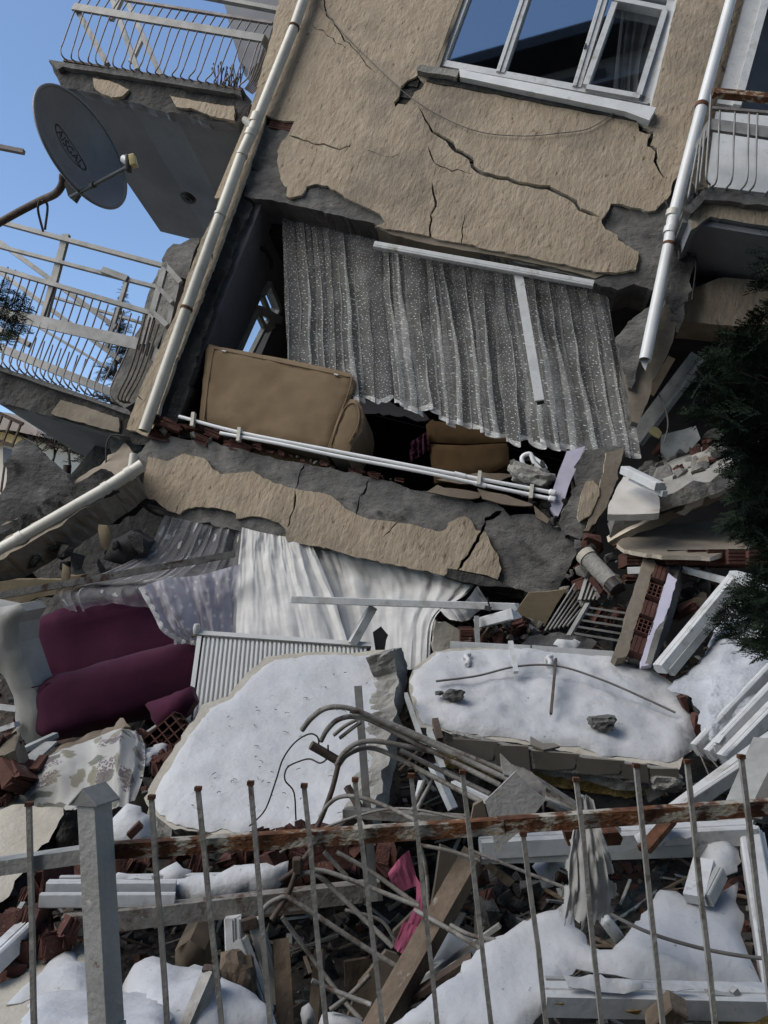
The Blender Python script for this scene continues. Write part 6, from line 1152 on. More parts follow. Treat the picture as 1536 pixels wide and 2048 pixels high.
for q in ([(1215, 1880), (1240, 1800), (1330, 1730), (1345, 1712), (1310, 1790), (1270, 1850)], [(1200, 1880), (1225, 1820), (1258, 1790), (1275, 1800), (1250, 1870), (1230, 1888)]): m2 = MB(); plate(m2, q, fplane(1260, 1810, 2.6, 25), .004, seg=.1, jit=0, grid=0, disp=0); T.part('glass_shard', m2, 'broken_glass')
m2 = MB(); bar(m2, P(1390, 1800, 2.48), P(1410, 1725, 2.6), .07, .04); T.part('mullion_piece', m2, 'pvc'); m2 = MB(); bar(m2, P(1412, 1800, 2.47), P(1440, 1745, 2.55), .04, .05, prof=PVC); T.part('mullion_piece', m2, 'pvc_dirty')
for x, y in ((1262, 2012), (1370, 2026), (1500, 2040), (1120, 1998)): m2 = MB(); rock(m2, P(x, y, 2.17), (.07, .05, .035), int(x), 2, .3); T.part('foam_blob', m2, 'foam')
m2 = MB(); bar(m2, P(1094, 2006, 2.2), P(1560, 2040, 2.15), .02, .03); T.part('foam_line', m2, 'foam'); T.done()
m2 = MB(); rbox(m2, mat4(P(1332, 2030, 2.1), CR, CF, CU) @ Matrix.Rotation(.5, 4, 'Y') @ Matrix.Rotation(.4, 4, 'X'), (.06, .06, .12), .004, 1, sm=False); single('wood_block', m2, 'wood', 'dark wooden block end at the bottom edge near the right', 'wood block')
pw = plane3((900, 2048, 2.2), (1500, 1960, 2.25), (1400, 1720, 2.75))
snow([(760, 2075), (850, 1990), (930, 1920), (1000, 1876), (1060, 1840), (1132, 1800), (1150, 1850), (1172, 1890), (1204, 1898), (1236, 1888), (1277, 1850), (1294, 1803), (1310, 1786), (1345, 1780), (1370, 1800), (1395, 1806), (1440, 1786), (1474, 1765), (1484, 1830), (1498, 1902), (1522, 1970), (1410, 1966), (1280, 1956), (1154, 1946), (1110, 1985), (1060, 2050), (1040, 2085)], pw, .08, 'large smooth snow drift over the fallen window frame', 110, dome=.035, domew=.09, lump=.03, lumps=2.5)
snow([(1392, 1662), (1420, 1650), (1460, 1655), (1480, 1680), (1472, 1740), (1440, 1752), (1410, 1738), (1392, 1720)], (pw[0] + pw[1] * .05, pw[1]), .08, 'snow pad on the upper right corner of the fallen window', 111, dome=.05, domew=.08, lump=.02)
snow([(1064, 1730), (1080, 1716), (1130, 1716), (1138, 1740), (1110, 1745), (1100, 1772), (1088, 1765)], fplane(1100, 1740, 2.8, 40), .05, 'small snow lump under the top bar of the fallen window', 112, dome=.04, domew=.05, lump=.02)
snow([(985, 1900), (1000, 1880), (900, 1850), (880, 1880), (860, 1930), (900, 1940)], fplane(930, 1900, 2.75, 40), .05, 'snow patch seen behind the right side of the leaning plank', 113, dome=.03, domew=.05, lump=.02)
m2 = MB(); bar(m2, P(870, 1932, 2.7), P(960, 1938, 2.6), .04, .04, prof=PVC); bar(m2, P(800, 1990, 2.6), P(1000, 1850, 2.55), .02, .015); single('pvc_window_bar', m2, 'pvc_dirty', 'white profile end behind the right side of the leaning plank', 'window strip')
m2 = MB(); bar(m2, P(800, 2010, 2.45), P(945, 1915, 2.45), .05, .02); single('brown_panel', m2, 'dark_steel', 'dark metal strip along the left edge of the snow drift', 'strip')
slab('wood_splinter', 'splintered wood end left of the plastic rag behind the fence', 'wood', [(966, 1728), (980, 1724), (1030, 1768), (1022, 1776), (1000, 1765)], fplane(995, 1750, 2.7), .03, 'wood', jit=.006, grid=0)
scatter([(960, 1740), (1060, 1760), (1120, 1790), (1060, 1830), (980, 1860), (950, 1800)], fplane(1030, 1790, 2.95, 30), 24, (.05, .14), ['concrete_dark', 'brick', 'concrete', 'concrete_dark'], 'dark masonry lump in the hollow left of the plastic rag', 'rubble', 'lumps in the hollow by the rag', 25)
m2 = MB(); rbox(m2, mat4(P(1222, 1855, 2.5), (CR * .8 + CU * .6).normalized(), CF, (CU * .8 - CR * .6).normalized()), (.04, .05, .09), .012); single('plastic_bottle', m2, 'pvc', 'small pale blue plastic piece in the hole of the snow drift', 'plastic')
mb = MB(); tube(mb, [P(x, y, d) for x, y, d in ((1150, 1790, 2.45), (1225, 1830, 2.4), (1300, 1866, 2.32), (1400, 1896, 2.25), (1500, 1914, 2.2), (1580, 1918, 2.15))], .006, 6, 40); single('cable', mb, 'cable', 'thick grey cable crossing the snow drift at the lower right', 'cable')
m2 = MB(); bar(m2, P(1288, 1700, 2.6), P(1340, 1640, 2.7), .05, .02); single('rusty_strap', m2, 'rust', 'rusty metal strap below the fence rail at the right', 'strap')

for k, (q, pl_, lb) in enumerate((([(1120, 1952), (1200, 1956), (1300, 1968), (1380, 1972), (1384, 1982), (1250, 1980), (1130, 1970)], fplane(1250, 1968, 2.165, 50), 'thin snow strip on the bottom bar of the fallen window'), ([(1270, 1668), (1340, 1664), (1390, 1662), (1388, 1676), (1320, 1682), (1276, 1680)], fplane(1330, 1670, 2.69, 50), 'thin snow strip on the top bar of the fallen window'), ([(180, 1752), (240, 1748), (300, 1750), (302, 1760), (220, 1764), (182, 1762)], fplane(240, 1756, 2.9, 50), 'thin snow strip on the level window profile behind the post'))):
    snow(q, pl_, .02, lb, 120 + k, dome=.012, domew=.02, lump=.012, lumps=9)
# ------------------------------------------------------------------ mangled balcony railing
T = Thing('mangled_railing', 'mangled railing of bent painted tubes lying across the heap', 'railing')
def tb(pts, r=.011, st=40, mt='tube_paint', sq=False): m2 = MB(); tube(m2, [P(*p) for p in pts], r * .84, 8, st); T.part('tube', m2, mt)
tb([(604, 1460, 2.9), (622, 1437, 2.88), (648, 1418, 2.86), (680, 1414, 2.85), (715, 1422, 2.85), (780, 1450, 2.85), (900, 1505, 2.8), (1010, 1556, 2.72), (1240, 1662, 2.5)], .013)
tb([(700, 1421, 2.9), (740, 1432, 2.9), (800, 1455, 2.88), (900, 1498, 2.84), (1030, 1552, 2.75), (1230, 1650, 2.55)], .012)
tb([(642, 1482, 2.9), (654, 1460, 2.88), (675, 1440, 2.87), (705, 1433, 2.87), (740, 1440, 2.86), (800, 1470, 2.85), (900, 1520, 2.8), (1000, 1570, 2.7)], .012)
tb([(668, 1470, 2.95), (690, 1452, 2.93), (712, 1440, 2.92)], .009, 10); tb([(680, 1476, 2.95), (700, 1460, 2.93), (722, 1444, 2.92)], .009, 10)
tb([(672, 1530, 2.85), (688, 1506, 2.84), (712, 1488, 2.84), (745, 1482, 2.84), (800, 1490, 2.84), (880, 1506, 2.85)], .012)
tb([(676, 1532, 2.87), (694, 1510, 2.86), (730, 1496, 2.86), (770, 1504, 2.86), (850, 1545, 2.82), (960, 1602, 2.7)], .012)
tb([(800, 1500, 2.9), (880, 1540, 2.86), (980, 1588, 2.75)], .011); tb([(640, 1634, 2.8), (656, 1610, 2.8), (680, 1594, 2.8), (715, 1594, 2.78), (770, 1612, 2.75), (860, 1655, 2.65)], .010)
tb([(1095, 1606, 2.55), (1160, 1636, 2.5), (1222, 1660, 2.45)], .014); tb([(1010, 1560, 2.75), (1100, 1600, 2.62), (1236, 1648, 2.5)], .01)
tb([(622, 1490, 2.85), (650, 1506, 2.86), (680, 1524, 2.86)], .022, 6, 'dark_steel'); tb([(678, 1524, 2.85), (664, 1580, 2.82), (645, 1630, 2.8), (624, 1678, 2.75)], .012, 12, 'dark_steel')
m2 = MB(); bar(m2, P(716, 1372, 3.05), P(748, 1800, 2.85), .042, .03); T.part('flat_post', m2, 'rail_white')
m2 = MB(); bar(m2, P(690, 1624, 2.85), P(930, 1640, 2.7), .05, .03); T.part('flat_bar', m2, 'tube_paint'); m2 = MB(); bar(m2, P(640, 1690, 2.8), P(716, 1628, 2.86), .05, .03); T.part('flat_bar', m2, 'dark_steel')
tb([(560, 1705, 2.75), (640, 1660, 2.75), (740, 1625, 2.75), (820, 1618, 2.72), (940, 1640, 2.65), (1060, 1650, 2.6)], .006, 30)
m2 = MB(); bar(m2, P(694, 1573, 2.95), P(740, 1650, 2.85), .025, .02); T.part('flat_bar', m2, 'dark_steel')
pp = fplane(1030, 1620, 2.42, 8, 6); m2 = MB(); plate(m2, [(970, 1601), (1025, 1550), (1091, 1597), (1060, 1640), (996, 1699), (982, 1650)], pp, .015, seg=.06, jit=.002, grid=.06, disp=.006); T.part('gusset_plate', m2, 'post_paint')
m2 = MB(); plate(m2, [(1000, 1512), (1018, 1525), (1068, 1545), (1096, 1580), (1090, 1597), (1026, 1550), (1012, 1548), (1002, 1530)], fplane(1050, 1550, 2.5, 40), .02, seg=.05, jit=.003, grid=.06); T.part('bent_flange', m2, 'tube_paint')
m2 = MB(); bar(m2, P(1040, 1540, 2.55), P(1240, 1668, 2.4), .05, .012); T.part('strap', m2, 'tube_paint')
m2 = MB(); plate(m2, [(1129, 1658), (1150, 1664), (1200, 1668), (1246, 1664), (1246, 1680), (1240, 1692), (1180, 1694), (1130, 1690)], fplane(1190, 1678, 2.3), .05, seg=.05, jit=.002, grid=.06); T.part('clamp', m2, 'rust')
m2 = MB(); plate(m2, [(935, 1640), (950, 1605), (968, 1600), (980, 1650), (960, 1650)], fplane(955, 1630, 2.6), .02, seg=.05, jit=.002, grid=0); T.part('back_plate', m2, 'panel_brown')
# bars fanning down into the cavity
for q, r in (([(622, 1739, 2.7), (660, 1745, 2.7), (740, 1775, 2.68), (838, 1813, 2.62)], .010), ([(589, 1757, 2.7), (604, 1748, 2.7), (622, 1746, 2.7), (645, 1757, 2.7), (663, 1774, 2.7), (720, 1830, 2.66), (786, 1894, 2.6)], .011), ([(525, 1820, 2.65), (540, 1806, 2.65), (556, 1798, 2.65), (576, 1794, 2.65), (617, 1820, 2.64), (680, 1862, 2.62), (740, 1901, 2.6), (793, 1933, 2.58)], .011), ([(564, 1834, 2.7), (620, 1910, 2.68), (687, 2000, 2.6), (724, 2042, 2.55)], .010), ([(624, 1961, 2.5), (660, 1978, 2.5), (743, 2010, 2.45)], .010), ([(648, 1704, 2.75), (694, 1753, 2.74)], .010), ([(673, 1704, 2.76), (740, 1742, 2.74), (838, 1812, 2.66)], .010), ([(840, 1690, 2.65), (900, 1702, 2.62), (960, 1722, 2.6)], .008), ([(690, 1820, 2.8), (760, 1840, 2.78), (790, 1880, 2.75)], .008), ([(830, 1820, 2.6), (900, 1860, 2.5), (985, 1912, 2.42)], .010), ([(900, 1850, 2.52), (940, 1870, 2.48), (990, 1880, 2.45)], .009), ([(940, 1700, 2.65), (1040, 1740, 2.6), (1130, 1775, 2.55)], .007), ([(660, 2020, 2.5), (700, 1990, 2.52), (740, 1950, 2.55)], .010), ([(860, 1880, 2.6), (852, 1740, 2.7), (830, 1640, 2.75), (870, 1550, 2.85)], .009), ([(800, 1680, 2.72), (850, 1560, 2.85)], .010)): tb(q, r, 24)
tb([(592, 1746, 2.68), (575, 1790, 2.66), (543, 1840, 2.62)], .012, 10, 'dark_steel'); tb([(560, 1762, 2.68), (590, 1740, 2.7), (630, 1690, 2.75)], .012, 10, 'dark_steel')
m2 = MB(); rbox(m2, mat4(P(594, 1732, 2.7), CR, CF, CU), (.03, .03, .06), .003, 1, sm=False); T.part('joint', m2, 'dark_steel')
T.done()
for k, (a, b, w_) in enumerate((((866, 1530, 3.2), (906, 1618, 3.1), .035), ((842, 1566, 3.25), (822, 1660, 3.0), .02), ((858, 1460, 3.6), (886, 1540, 3.3), .025), ((812, 1390, 4.2), (850, 1500, 3.6), .02), ((906, 1568, 3.3), (1000, 1610, 3.1), .03), ((870, 1440, 3.6), (880, 1480, 3.5), .03))): pvc(a, b, w_, .03, ('bright', 'thin', 'short upright', 'long thin', 'level', 'dark stub of')[k] + ' metal strip between the two snowy slabs behind the bent tubes', ('pvc', 'pvc', 'pvc_dirty', 'pvc_dirty', 'pvc', 'dark_steel')[k], prof=None, name='metal_strip')
mb = MB(); tube(mb, [P(x, y, d) for x, y, d in ((499, 1652, 3.2), (530, 1620, 3.15), (552, 1560, 3.05), (566, 1518, 3.0), (590, 1485, 2.95), (618, 1468, 2.92), (635, 1474, 2.9), (638, 1495, 2.88))], .0035, 5, 40); single('wire', mb, 'wire', 'thin dark wire arching over the clean snow to the bent tubes', 'wire')
mb = MB(); tube(mb, [P(x, y, d) for x, y, d in ((656, 1490, 2.85), (655, 1515, 2.86), (640, 1526, 2.9), (620, 1518, 2.95), (600, 1522, 3.0), (575, 1535, 3.05), (570, 1560, 3.05), (588, 1585, 3.05), (592, 1640, 3.1))], .0035, 5, 40); single('wire', mb, 'wire', 'wavy dark wire dangling from the bent tubes over the clean snow', 'wire')
# plastic rag
rg = [(1160, 1592), (1185, 1600), (1205, 1640), (1215, 1670), (1225, 1700), (1232, 1730), (1262, 1752), (1258, 1764), (1240, 1762), (1236, 1770), (1226, 1766), (1232, 1790), (1222, 1800), (1238, 1818), (1222, 1822), (1228, 1836), (1206, 1832), (1214, 1850), (1196, 1850), (1216, 1880), (1200, 1876), (1176, 1862), (1168, 1880), (1178, 1930), (1174, 1934), (1164, 1910), (1156, 1882), (1140, 1872), (1116, 1868), (1118, 1850), (1128, 1825), (1132, 1800), (1122, 1786), (1130, 1760), (1128, 1720), (1132, 1690), (1145, 1640)]
mb = MB(); nu, nv = 70, 90; cloth(mb, rows3([(1158, 1592, 2.28), (1170, 1590, 2.28), (1186, 1598, 2.28)], [(1140, 1665, 2.26), (1172, 1664, 2.25), (1206, 1662, 2.25)], [(1130, 1730, 2.24), (1176, 1726, 2.22), (1228, 1728, 2.23)], [(1122, 1800, 2.24), (1176, 1800, 2.21), (1238, 1796, 2.23)], [(1112, 1870, 2.24), (1162, 1884, 2.21), (1218, 1880, 2.23)]), nu, nv, 2.6, .010, seed=21, lat=.4, wr=.035, cusp=.2)
keep = []
for k, f in enumerate(mb.f):
    jj, ii = divmod(k, nu); t, sv = ii / nu, jj / nv
    cut = sv > .86 + .24 * noise.noise((t * 9, 2, 1)) + .08 * noise.noise((t * 31, 5, 1)) or t > 1.0 - max(0, .07 + .26 * noise.noise((sv * 11, 7, 2))) * min(1, sv * 2.2) or t < max(0, .05 + .12 * noise.noise((sv * 9, 4, 3))) or noise.noise((t * 7, sv * 9, 8)) > .72
    keep.append(not cut)
mb.f = [f for f, k in zip(mb.f, keep) if k]; mb.m = mb.m[:len(mb.f)]; mb.s = mb.s[:len(mb.f)]
o = single('plastic_rag', mb, 'rag_film', 'torn dirty plastic rag hanging from the clamp over the fence', 'rag'); setuv(o.data, nu, nv)

# ------------------------------------------------------------------ street fence in front
T = Thing('street_fence', 'rusty street fence of thin upright bars in the foreground', 'fence')
FY = 1.9; FPL = (Vector((0, FY, 0)), Vector((0, -1, 0)))
def F(x, y, k=0): return onplane(x, y, FPL) + Vector((0, k, 0))
bars = [((-50, 1622), (-42, 2048)), ((58, 1609), (69, 2048)), ((303, 1595), (334, 2048)), ((396, 1578), (443, 2048)), ((501, 1567), (540, 2048)), ((608, 1572), (653, 2048)), ((710, 1560), (764, 2048)), ((822, 1552), (874, 2048)), ((925, 1545), (981, 2048)), ((1046, 1668), (1093, 2048)), ((1152, 1560), (1202, 2048)), ((1272, 1532), (1324, 2048)), ((1374, 1524), (1429, 2048)), ((1482, 1514), (1545, 2048)), ((1590, 1506), (1655, 2048))]
rb = random.Random(4)
for (a, b) in bars:
    p, q = F(*a), F(*b); dr = (q - p).normalized(); e = p + dr * ((p.z - .13) / -dr.z); m2 = MB(); n = 7
    pts = [p.lerp(e, i / n) + Vector((rb.gauss(0, .0012), rb.gauss(0, .0012), 0)) * (0 < i < n) for i in range(n + 1)]
    tube(m2, pts, .0056, 4, None, sq=True); bo = T.part('bar', m2, 'bar_paint')
    m2 = MB(); bar(m2, p + Vector((0, 0, -.004)), p + Vector((.001, 0, .006)), .016, .016); T.part('cap', m2, 'rust', up=bo)
m2 = MB(); bar(m2, F(-120, 1756, .03), F(172, 1714, .03), .045, .035, chip=.002, rnd=rb); T.part('rail', m2, 'post_paint', label='pale left end of the rail')
m2 = MB(); bar(m2, F(212, 1708, .03), F(1010, 1658, .03), .036, .035); T.part('rail', m2, 'rail_rust', label='rusty flaking rail'); m2 = MB(); bar(m2, F(1000, 1658, .032), F(1700, 1610, .032), .036, .035); T.part('rail', m2, 'rail_rust', label='rusty flaking rail')
z0 = Vector((0, 0, 0))
pa_, pb2 = F(192, 1600, -.01), F(216, 2042, -.01); m2 = MB(); pr = rot(R(-24), 'Z')
xa = pr @ Vector((1, 0, 0)); ya = pr @ Vector((0, 1, 0))
def sqpost(m2, a, b, s):
    vs_ = [e + xa * (i * s / 2) + ya * (j * s / 2) for e in (a, b) for i, j in ((-1, -1), (1, -1), (1, 1), (-1, 1))]
    m2.add(vs_, [[0, 1, 2, 3], [7, 6, 5, 4], [0, 4, 5, 1], [1, 5, 6, 2], [2, 6, 7, 3], [3, 7, 4, 0]])
sqpost(m2, pa_, pb2, .056); po = T.part('post', m2, 'post_paint', label='thick grey square post with a folded cap')
m2 = MB(); dd = (pb2 - pa_).normalized(); sqpost(m2, pb2 + xa * .012, pb2 + xa * .012 + dd * .5, .05); T.part('post_foot', m2, 'post_paint', up=po)
m2 = MB(); h = .034
rdg = [pa_ + Vector((0, 0, .034)) + ya * (k * h * 1.1) for k in (-1, 1)]
for s in (-1, 1): ed = [pa_ + Vector((0, 0, -.004)) + xa * (s * h * 1.35) + ya * (k * h * 1.1) for k in (-1, 1)]; m2.add([rdg[0], rdg[1], ed[1], ed[0]] + [q + Vector((0, 0, .004)) for q in (rdg[0], rdg[1], ed[1], ed[0])], [[0, 1, 2, 3], [7, 6, 5, 4], [0, 3, 7, 4], [1, 5, 6, 2], [3, 2, 6, 7], [0, 4, 5, 1]])
m2.add([rdg[0], pa_ + Vector((0, 0, -.004)) - xa * h * 1.2 - ya * h * 1.0, pa_ + Vector((0, 0, -.004)) + xa * h * 1.2 - ya * h * 1.0], [[0, 1, 2]]); T.part('post_cap', m2, 'rail_white', up=po)
m2 = MB(); bar(m2, Vector((-2, FY + .0, .14)), Vector((2.2, FY, .14)), .03, .03); T.part('bottom_rail', m2, 'bar_paint'); T.done()
mb = MB(); bar(mb, Vector((-6, FY + .02, .06)), Vector((6, FY + .02, .06)), .16, .12); o = structure('kerb', mb, 'concrete')
# ------------------------------------------------------------------ satellite dish on the lower railing
T = Thing('satellite_dish', 'grey satellite dish with an oval logo fixed to the lower balcony railing', 'satellite dish')
dc = P(168, 295, 6.3); vr = ray(163, 292).normalized(); r1 = (P(200, 292, 6.3) - dc); r1 = (r1 - vr * r1.dot(vr)).normalized(); u1 = r1.cross(vr); dm = (r1 * .36 - u1 * .93).normalized(); dn = ((r1 * .93 + u1 * .36) * .87 - vr * .49).normalized(); de = dn.cross(dm); de = de if de.dot(CR) > 0 else -de
RD = .505
def dpt(a, b, k=0): r2 = a * a + b * b; return dc + dm * (a * RD) + de * (b * RD) + dn * (.15 * (r2 - 1) + k)
mb = MB(); nr, na = 14, 64; vs_ = [dpt(0, 0)]
for i in range(1, nr + 1):
    for k in range(na): an = 2 * math.pi * k / na; vs_.append(dpt(i / nr * math.cos(an), i / nr * math.sin(an)))
fs = [[0, 1 + k, 1 + (k + 1) % na] for k in range(na)] + [[1 + (i - 1) * na + k, 1 + i * na + k, 1 + i * na + (k + 1) % na, 1 + (i - 1) * na + (k + 1) % na] for i in range(1, nr) for k in range(na)]
mb.add(vs_, fs, 0, True); mb.add([v - dn * .006 for v in vs_], [f[::-1] for f in fs], 0, True); bowl = T.part('bowl', mb, 'dish')
mb = MB(); tube(mb, [dpt(1.005 * math.cos(2 * math.pi * k / na), 1.005 * math.sin(2 * math.pi * k / na), -.012) for k in range(na + 1)], .016, 6, cap=False); T.part('rim', mb, 'dish', up=bowl)
mb = MB()
def lg(x, y): return dpt(x, y, .004)                      # flat print laid on the bowl; x along the long axis
c0 = (-.09, .06); ca, sa = math.cos(.12), math.sin(.12)
ring = []
for k in range(72): an = 2 * math.pi * k / 72; ring.append((.40 * math.cos(an), .155 * math.sin(an)))
vs_ = [lg(c0[0] + (x * ca - y * sa) * s, c0[1] + (x * sa + y * ca) * s) for s in (1, .92) for x, y in ring]; mb.add(vs_, [[k, (k + 1) % 72, 72 + (k + 1) % 72, 72 + k] for k in range(72)])
cu = bpy.data.curves.new('logo', 'FONT'); cu.body = 'AISGAL'; cu.align_x = 'CENTER'; cu.align_y = 'CENTER'; cu.size = .26; to = bpy.data.objects.new('logo', cu); COL.objects.link(to); bpy.context.view_layer.update()
tm = bpy.data.meshes.new_from_object(to.evaluated_get(bpy.context.evaluated_depsgraph_get())); bpy.data.objects.remove(to)
mb.add([lg(c0[0] + (v.co.x * ca - v.co.y * sa) * .72, c0[1] + (v.co.x * sa + v.co.y * ca) * .95) for v in tm.vertices], [list(p.vertices) for p in tm.polygons]); T.part('logo', mb, 'black_print', up=bowl)
m2 = MB(); a, b = P(142, 394, 6.22), P(256, 334, 5.55); tube(m2, [a, b], .016, 8); T.part('feed_arm', m2, 'black_plastic')
m2 = MB(); tube(m2, [a.lerp(b, .38), a.lerp(b, .44)], .026, 8); T.part('arm_clamp', m2, 'black_plastic')
m2 = MB(); plate(m2, [(128, 366), (140, 352), (160, 382), (148, 402), (136, 392)], fplane(145, 380, 6.3), .06, seg=.1, jit=0, grid=0); T.part('bracket', m2, 'black_plastic')
m2 = MB(); rbox(m2, mat4(P(266, 322, 5.5), CR, CF, CU) @ Matrix.Rotation(-.25, 4, 'Y'), (.05, .06, .085), .008, 2); ln_ = T.part('receiver', m2, 'lnb_yellow'); m2 = MB(); tube(m2, [P(256, 322, 5.5), P(247, 318, 5.52)], .03, 12); T.part('feed_cap', m2, 'pvc', up=ln_)
m2 = MB(); rbox(m2, mat4(P(257, 328, 5.5), CR, CF, CU), (.035, .06, .12), .008, 2); T.part('receiver_clamp', m2, 'black_plastic', up=ln_)
m2 = MB(); tube(m2, [P(-30, 462, 6.9), P(30, 428, 6.85), P(80, 402, 6.75), P(110, 388, 6.65), P(124, 370, 6.55), P(126, 350, 6.5)], .034, 12, 30); T.part('mast', m2, 'dark_steel')
m2 = MB(); tube(m2, [P(80, 400, 6.7), P(76, 420, 6.8), P(86, 462, 7.2)], .012, 6, 10); tube(m2, [P(84, 400, 6.7), P(95, 412, 6.8), P(90, 458, 7.2)], .012, 6, 10); T.part('strap', m2, 'dark_steel'); T.done()
mb = MB(); bar(mb, P(-60, 283, 7.2), P(48, 304, 7.2), .05, .04); single('steel_bar', mb, 'rail_bar', 'end of a pale steel bar against the sky at the left edge', 'bar')

# ------------------------------------------------------------------ foliage
def spray_lib(seed, droop=.1):
    """one flat juniper spray, about 1 long: stem, side twigs, tiny scale shoots"""
    rnd = random.Random(seed); V_ = []; F_ = []
    def blade(a, d, L, wd):
        d = d.normalized(); s = d.cross(Vector((0, 0, 1))).normalized() * wd + Vector((0, 0, wd * rnd.uniform(-.6, .6))); b = len(V_)
        V_.extend([a - s * .6, a + s * .6, a + d * L * .65 + s, a + d * L, a + d * L * .65 - s]); F_.append([b, b + 1, b + 2, b + 3, b + 4])
    ax = [Vector((t, .06 * math.sin(3 * t + seed), -droop * t * t)) for t in np.linspace(0, 1, 13)]
    for i in range(12):
        blade(ax[i], ax[i + 1] - ax[i], .1, .012)
        for s in (-1, 1):
            L = .42 * (1 - (i / 13)) ** .7 * rnd.uniform(.7, 1.1) + .06; an = rnd.uniform(.65, .95); d = Vector((math.cos(an), s * math.sin(an), rnd.uniform(-.25, .2))); n = max(2, int(L / .055))
            for j in range(n):
                p = ax[i] + d * L * (j / n); blade(p, d, L / n * 1.25, .009)
                for q in (-1, 1): e = Vector((math.cos(an * s + q * .7), math.sin(an * s + q * .7), rnd.uniform(-.4, .4))); blade(p, e, rnd.uniform(.05, .085) * (1 - .4 * j / n), .010)
    return np.array([tuple(v) for v in V_]), F_
LIB = [spray_lib(i, .12 + .05 * i) for i in range(4)]
def foliage(name, items):
    """items: (spray number, 4x4 matrix)"""
    vs_, fs, b = [], [], 0
    for k, M in items:
        v, f = LIB[k]; m = np.array(M); vs_.append(v @ m[:3, :3].T + m[:3, 3]); fs += [[b + q for q in p] for p in f]; b += len(v)
    me = bpy.data.meshes.new(name); me.from_pydata(np.concatenate(vs_).tolist(), [], fs); me.update(); return me
def aim(o, d, s, roll): x = d.normalized(); z = Vector((0, 0, 1)) if abs(x.z) < .95 else Vector((1, 0, 0)); y = z.cross(x).normalized(); z = x.cross(y); M = mat4(o, x * s, y * s, z * s); return M @ Matrix.Rotation(roll, 4, 'X')
def conifer(name, label, regions, root, trunk, seed, group=None, mat='leaf_dark'):
    rnd = random.Random(seed); items = []; T = Thing(name, label, 'tree', group); br = MB()
    for (poly, d, n, s0, s1, sx) in regions:
        a = np.array(poly); lo, hi = a.min(0), a.max(0); k = 0; g = 0
        while k < n and g < 40 * n:
            g += 1; x, y = rnd.uniform(lo[0], hi[0]), rnd.uniform(lo[1], hi[1])
            if not inpoly([x], [y], poly)[0]: continue
            k += 1; p = P(x, y, d + rnd.uniform(-.35, .45)); rt = Vector((root.x, root.y, p.z - .25)); dr = (p - rt).normalized(); dr = (dr + Vector((rnd.uniform(-.5, .5), rnd.uniform(-.6, .6), rnd.uniform(-.75, .35)))).normalized()
            s = rnd.uniform(s0, s1); items.append((rnd.randrange(4), aim(p - dr * s * .75, dr, s, rnd.uniform(-1.2, 1.2))))
            if k % 6 == 0: q = p - dr * s * .7; tube(br, [rt + Vector((0, 0, -.1)), rt.lerp(q, .5) + Vector((0, 0, .04)), q], lambda t: .014 * (1 - t) + .003, 5, 6)
    T.part('crown', foliage('crown', items), mat)
    if br.v: T.part('branch', br, 'bark')
    m2 = MB(); tube(m2, trunk, lambda t: .09 * (1 - t) + .03, 10, 16); T.part('trunk', m2, 'bark'); return T.done()
rt = P(1760, 1200, 3.2)
conifer('juniper_tree', 'dark juniper tree reaching in from the right edge', [
    ([(1500, 500), (1540, 470), (1640, 460), (1640, 620), (1535, 600), (1505, 560)], 3.2, 60, .14, .26, -1),
    ([(1480, 640), (1560, 590), (1660, 600), (1660, 1330), (1530, 1310), (1500, 1200), (1512, 1040), (1480, 900), (1440, 800), (1400, 745), (1420, 690)], 3.2, 420, .14, .28, -1),
    ([(1370, 830), (1400, 700), (1440, 660), (1500, 640), (1500, 900), (1440, 880)], 3.1, 90, .12, .22, -1),
    ([(1440, 880), (1500, 880), (1520, 1020), (1490, 1040), (1455, 960)], 3.1, 60, .10, .2, -1),
    ([(1420, 1060), (1470, 1020), (1530, 1020), (1530, 1100), (1470, 1070)], 3.1, 46, .10, .2, -1),
    ([(1415, 1245), (1450, 1195), (1490, 1150), (1540, 1130), (1540, 1320), (1500, 1300), (1460, 1280)], 3.0, 90, .10, .18, -1)], rt,
    [Vector((rt.x, rt.y, 0)), Vector((rt.x + .05, rt.y, 1.5)), Vector((rt.x - .05, rt.y + .05, 3.2)), Vector((rt.x, rt.y, 4.6))], 5)
lt = P(-330, 700, 4.4)
conifer('juniper_tree', 'dark conifer branch tips poking in at the left edge before the lower balcony', [([(-120, 560), (10, 555), (62, 578), (70, 600), (55, 640), (60, 668), (30, 676), (-120, 690)], 4.4, 90, .12, .2, 1)], lt,
    [Vector((lt.x, lt.y, 0)), Vector((lt.x, lt.y, 2)), Vector((lt.x + .05, lt.y, 4)), Vector((lt.x, lt.y, 5.5))], 6)
# fir far behind
T = Thing('fir_tree', 'slim distant fir seen through the lower balcony railing', 'tree'); fb = P(205, 1010, 16); ft = P(248, 560, 16); m2 = MB(); tube(m2, [fb, ft], lambda t: .07 * (1 - t) + .008, 8, 12); T.part('trunk', m2, 'twig')
rnd = random.Random(9); items = []
for i in range(190):
    t = .12 + .87 * rnd.random() ** .8; p = fb.lerp(ft, t); L = (1 - t) * .95 + .1; an = rnd.uniform(0, 6.28); d = Vector((math.cos(an), math.sin(an) * .8, rnd.uniform(-.05, .45))); items.append((rnd.randrange(4), aim(p, d, L * rnd.uniform(.7, 1), rnd.uniform(-.5, .5))))
T.part('crown', foliage('crown', items), 'leaf_fir'); T.done()
